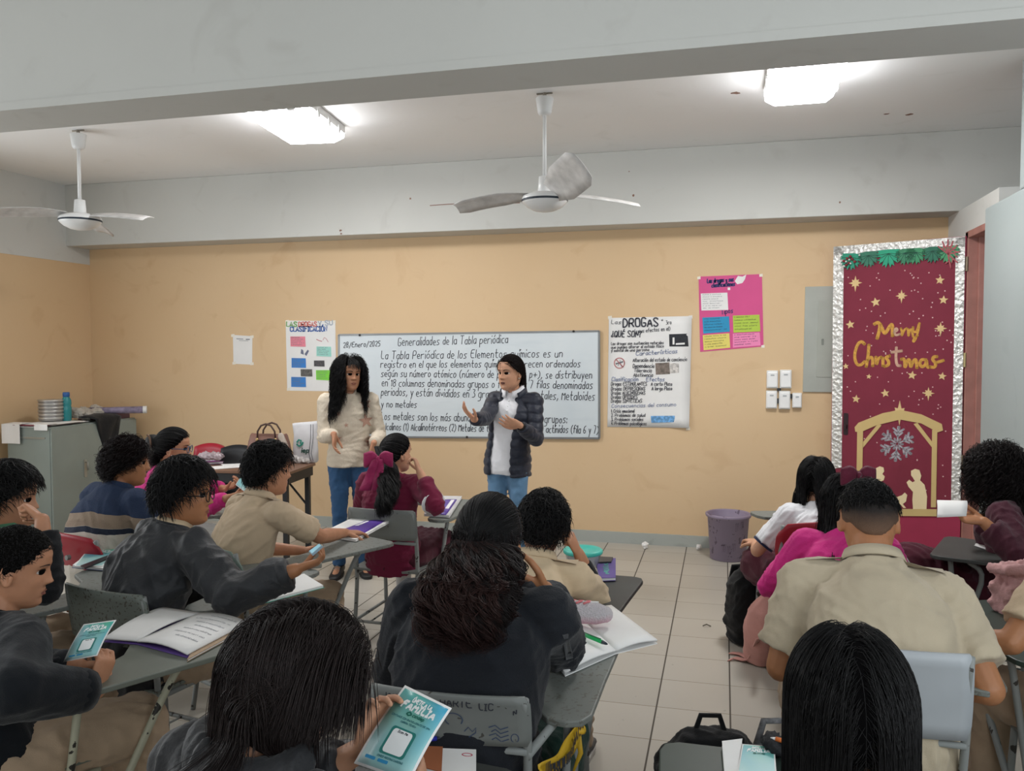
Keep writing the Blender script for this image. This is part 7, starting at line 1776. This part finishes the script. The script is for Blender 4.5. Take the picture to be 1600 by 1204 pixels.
# on the cabinet
def cab(px, py, z=CH): return at_z(px, py, z)
t = thing('paper_stack', 'stack of papers and folders spread over the cabinet top', 'papers', (CX0+.22, CY0+.35, CH))
for k in range(6):
    x0, y0 = CX0+.02+.02*k, CY0-.02+.05*(k % 3); m = (M_PAPER, M('buff_folder', '#9a7a5e', .6), M_PAPER, M('maroon_folder', '#8a3a4a', .6), M_PAPER, M_PAPER)[k]
    MB().box((x0, y0, CH+.004*k+.0005), (x0+.33, y0+.52-.04*k, CH+.004*k+.0038)).build('sheet', m, t)
for (x0, x1, y, drop) in ((CX0-.03, CX0+.16, CY0, .17), (CX0+.30, CX0+.44, CY0, .05)):
    g = [[(x, y-.022-.006*math.sin(x*30), CH+.026-drop*f) if f > 0 else (x, y+.10, CH+.028) for x in np.linspace(x0, x1, 6)] for f in (0, .02, .2, .4, .6, .8, 1)]
    MB().sheet(g, .0015).build('hanging_sheet', M_PAPER, t)
q = at_x(81, 640, -5.80); cn = thing('canister', 'round silver ringed canister on the cabinet', 'canister', (CX0+.22, q.y, CH+.028))
R0 = .105; cn.location = (q.x, q.y, CH+.028); ROOTM[cn.name] = Matrix.Translation(cn.location)
MB().lathe([(R0*.9, .0), (R0, .01), (R0, .185), (R0*.93, .19), (R0*.9, .012), (.01, .011)], seg=32).build('canister_body', M('steel_can', '#8f8d8a', .35, metal=.6, var=.2), cn, smooth=False, local=True)
for k in range(6): MB().lathe([(R0, .02+.031*k), (R0+.006, .024+.031*k), (R0+.006, .032+.031*k), (R0, .036+.031*k)], seg=32).build('ring', M('steel_ring', '#c4c2be', .3, metal=.7), cn, smooth=True, local=True)
q = at_x(104, 640, -5.70); bt = thing('water_bottle', 'teal translucent water bottle with blue cap on the cabinet', 'bottle', (q.x, q.y, CH+.024))
MB().lathe([(.030, 0), (.040, .006), (.041, .12), (.037, .135), (.041, .15), (.040, .185), (.026, .212), (.024, .222)], seg=28).build('bottle_body', M('teal_plastic', '#2f8f93', .2, alpha=.85), bt, smooth=True, local=True)
MB().lathe([(.026, .216), (.029, .22), (.029, .252), (.024, .257), (.005, .257)], seg=24).build('cap', M('blue_cap', '#2f5f9f', .4), bt, smooth=True, local=True)
q = at_x(140, 640, -5.74); mb = MB()
for k in range(9): mb.ball((q.x-.02+rng.uniform(-.06, .05), q.y-.16+.040*k, CH+.05+rng.uniform(0, .045)), (.07, .06, .05), 12, 8)
me = remesh(mb, .008, 2); wrinkle(me, .018, 32, 8); cl = thing('cloth_bundle', 'crumpled white cloth bundle on the cabinet', 'cloth', (q.x, q.y, CH)); mesh_obj('folded_fabric', me, cloth('off_white_cloth', '#b7b1a7', .9, 200, .4), cl)
q = at_x(168, 655, CX1); q.y = min(q.y, 6.45); bg = thing('black_bag', 'black cloth bag hanging over the cabinet door', 'bag', (CX1, q.y, CH))
g = []
for i in range(12):
    f = i/11; row = []
    for j in range(9):
        u = j/8-.5; wd = .36*(1-.72*max(0, f-.25)/.75)
        x = CX1-.16+f*.6 if f < .27 else CX1+.012+.012*math.sin(j*1.2+f*6); z = CH+.045+.02*math.cos(u*3) if f < .27 else CH+.03-(f-.27)*.42
        row.append((min(x, CX1+.028), q.y+.02+u*wd, z))
    g.append(row)
MB().sheet(g, .008).build('bag_fabric', cloth('black_nylon', '#1f2022', .7, 160, .4), bg, smooth=True)
a, b = V((CX1-.34, 6.50, CH+.085)), V((CX1+.16, 6.80, CH+.085)); rp = thing('rolled_poster', 'rolled printed poster sticking out past the cabinet', 'poster roll', tuple(a.lerp(b, .5)))
MB().tube([a, b], [.030, .034], 16).build('roll', M('printed_vinyl', '#8a8098', .5, var=.5, vscale=18), rp, smooth=True); MB().tube([b-(b-a).normalized()*.03, b+(b-a).normalized()*.004], .0355, 16).build('white_end', M_PAPER, rp, smooth=True)
mb = MB().box((CX1-.36, 6.50, CH+.001), (CX1-.06, 6.84, CH+.05)); bx = mb.build('book_box', M('mauve_box', '#6f5560', .6), None, bevel=.004); tag(bx, 'dull mauve box under the rolled poster on the cabinet', 'box')

# ================================================================ floor things
bn = thing('trash_bin', 'lilac grey plastic trash bin with dark scuffs by the back wall', 'trash bin', (.045, 6.70, 0))
def binfn(t):
    n = t.noise(14, 6, t.scaled((1, 1, .7)), 1.5); t.link(t.mix(t.math('MULTIPLY', t.math('GREATER_THAN', n, .63), .7), lin('#8f8296'), lin('#4b3d4e')), t.b.inputs['Base Color'])
MB().lathe([(.132, 0), (.138, .005), (.160, .33), (.172, .335), (.176, .345), (.176, .358), (.168, .362), (.160, .352), (.134, .012), (.01, .01)], seg=44).build('bin_body', M('lilac_plastic', None, .5, fn=binfn), bn, smooth=True, local=True)
o = MB()
def bm(a, z): r = .138+(z-.005)*.0677+.0012; return V((r*math.sin(a), -r*math.cos(a), z))
for k, (a0, z0) in enumerate(((.35, .25), (.62, .26), (-.3, .08), (-.05, .07), (.2, .09))):
    for s in range(4): stroke2d(o, [(a0+.05*s, z0+.05*(s % 2)), (a0+.05*s+.01, z0+.05-.05*(s % 2)), (a0+.05*s+.04, z0+.06)], .008, bm, False)
o.build('marker_scribble', M('faded_scribble', '#564a5a', .6), bn, local=True)
def crumple(label, px, py, r, seed):
    q = at_z(px, py, 0); mb = MB(); rs = random.Random(seed); rings = []
    for i in range(1, 8):
        a = PI*i/8; rings.append([V((math.sin(a)*math.cos(2*PI*k/10), math.sin(a)*math.sin(2*PI*k/10), -math.cos(a)))*(r*rs.uniform(.75, 1.15)) for k in range(10)])
    mb.rings(rings); zmin = min(p[2] for p in mb.v); mb.v = [(p[0]+q.x, p[1]+q.y, p[2]-zmin) for p in mb.v]
    t = mb.build('paper_ball', M_PAPER, None); recenter(t, (q.x, q.y, 0)); tag(t, label, 'paper ball', 'crumpled paper balls')
crumple('crumpled paper ball on the floor by the baseboard, left one', 1008, 857, .030, 1); crumple('crumpled paper ball on the floor beside the trash bin', 1092, 859, .024, 2)
q = at_z(1104, 979, 0); lt = MB().tube([(q.x-.02, q.y, .006), (q.x, q.y+.012, .012), (q.x+.022, q.y+.004, .006)], .004, 6, round_=True).build('pencil_shaving', M('grey_scrap', '#6f6a60', .8), None); recenter(lt, (q.x, q.y, 0)); tag(lt, 'small grey curled scrap lying on the floor tiles', 'scrap')

def backpack(label, c, w, h, d, m, rz, fold=.012, lean=.1, pocket=None, straps=True, bottle=None):
    t = thing('backpack', label, 'backpack', (c.x, c.y, 0), rz, None); Mr = ROOTM[t.name]
    mb = MB(); rs = []
    for f in np.linspace(0, 1, 9):
        z = h*f; ww = w*(.88+.24*math.sin(PI*min(1, f*.8+.1)))*(1 if f < .8 else 1-(f-.8)*1.9); dd = d*(.9+.2*math.sin(PI*f))*(1 if f < .75 else 1-(f-.75)*2.2)
        rs.append([Mr @ V((ww/2*math.copysign(abs(math.cos(a))**.6, math.cos(a)), dd/2*math.copysign(abs(math.sin(a))**.6, math.sin(a))-lean*f, z+.001)) for a in [2*PI*i/28 for i in range(28)]])
    mb.rings(rs); me = remesh(mb, .009, 4); wrinkle(me, fold, 16, 5); 
    for v in me.vertices: v.co.z = max(v.co.z, .002)
    mesh_obj('main_body', me, m, t)
    mb = MB(); rs = []
    for f in np.linspace(0, 1, 7):
        z = .03+h*.45*f; ww = w*.78*(1-.25*f*f); dd = .07*math.sin(PI*(f*.8+.12)); rs.append([Mr @ V((ww/2*math.cos(a), -d*.46-lean*z/h+dd*math.sin(a), z)) for a in [2*PI*i/24 for i in range(24)]])
    mb.rings(rs); me = remesh(mb, .009, 3); wrinkle(me, fold*.7, 18, 6); mesh_obj('front_pocket', me, pocket or m, t)
    MB().tube([Mr @ V((-.05, -lean+.02, h*.97)), Mr @ V((-.03, -lean+.02, h+.05)), Mr @ V((.03, -lean+.02, h+.05)), Mr @ V((.05, -lean+.02, h*.97))], .009, 8).build('top_handle', m, t, smooth=True)
    if straps:
        for s in (-1, 1):
            g = [[Mr @ V((s*w*.28+x*.03, d*.45+.03*math.sin(PI*f)-lean*(1-f), h*(.92-.8*f))) for x in (-1, 0, 1)] for f in np.linspace(0, 1, 9)]; MB().sheet(g, .012).build('shoulder_strap', m, t, smooth=True)
    return t
bk = backpack('black backpack standing on the floor left of the girl in white blouse', at_z(1165, 1000, 0)+V((.04, .0, 0)), .30, .47, .22, cloth('black_canvas', '#121315', .85, 200, .35), .5, .016, .06)
Mr = ROOTM[bk.name]; MB().prism(rounded(.12, .05, .02), Mr @ V((.02, -.165, .37)), Mr.to_3x3() @ V((1, 0, 0)), V((0, 0, 1)), Mr.to_3x3() @ V((0, -1, 0)), 0, .006).build('grey_badge', M('grey_reflective', '#7d8a92', .4, var=.3, vscale=60), bk)
pk = backpack('pink backpack with dangling straps on the floor beside the black one', at_z(1192, 1030, 0)+V((.02, .0, 0)), .27, .38, .18, cloth('salmon_pink_canvas', '#c9938a', .85, 240, .3, .06), .9, .010, .05, straps=False)
Mr = ROOTM[pk.name]
for k in (0, 1):
    g = [[q+UP*(.002)+V((.012*j, .014*j, 0)) for j in (-1, 0, 1)] for q in smoothpts([at_z(1205-20*k, 990+8*k, .25), at_z(1196-14*k, 1005, .13), at_z(1178-8*k, 1030, .02), at_z(1158-10*k, 1022+6*k, .008), at_z(1142-2*k, 1020+12*k, .006)], 5)]
    MB().sheet(g, .006).build('shoulder_strap', MATS['salmon_pink_canvas'], pk, smooth=True)
q = at_z(1192, 985, .12); pbot = thing('bottle', 'small pink bottle with white cap in the pink backpack pocket', 'bottle', (q.x-.02, q.y-.02, .14)); MB().lathe([(.024, 0), (.028, .005), (.028, .09), (.018, .11), (.016, .12)], seg=20).build('bottle_body', M('magenta_liquid', '#9a2f78', .25), pbot, smooth=True, local=True); MB().lathe([(.019, .112), (.021, .115), (.021, .15), (.004, .153)], seg=20).build('cap', M_SW, pbot, smooth=True, local=True)
backpack('black backpack at the bottom edge left of the dark green desk', at_z(1105, 1330, 0)+V((.0, .0, 0)), .32, .42, .24, MATS['black_canvas'], .2, .022, .05, straps=False)
q = K_(1200, 1140, 2.05); backpack('grey patterned bag hanging beside the dark green desk', V((q.x+.02, q.y+.05, 0)), .20, .66, .15, M('grey_patterned_fabric', '#5a5a5c', .8, var=.6, vscale=70), .3, .012, .02, straps=False)
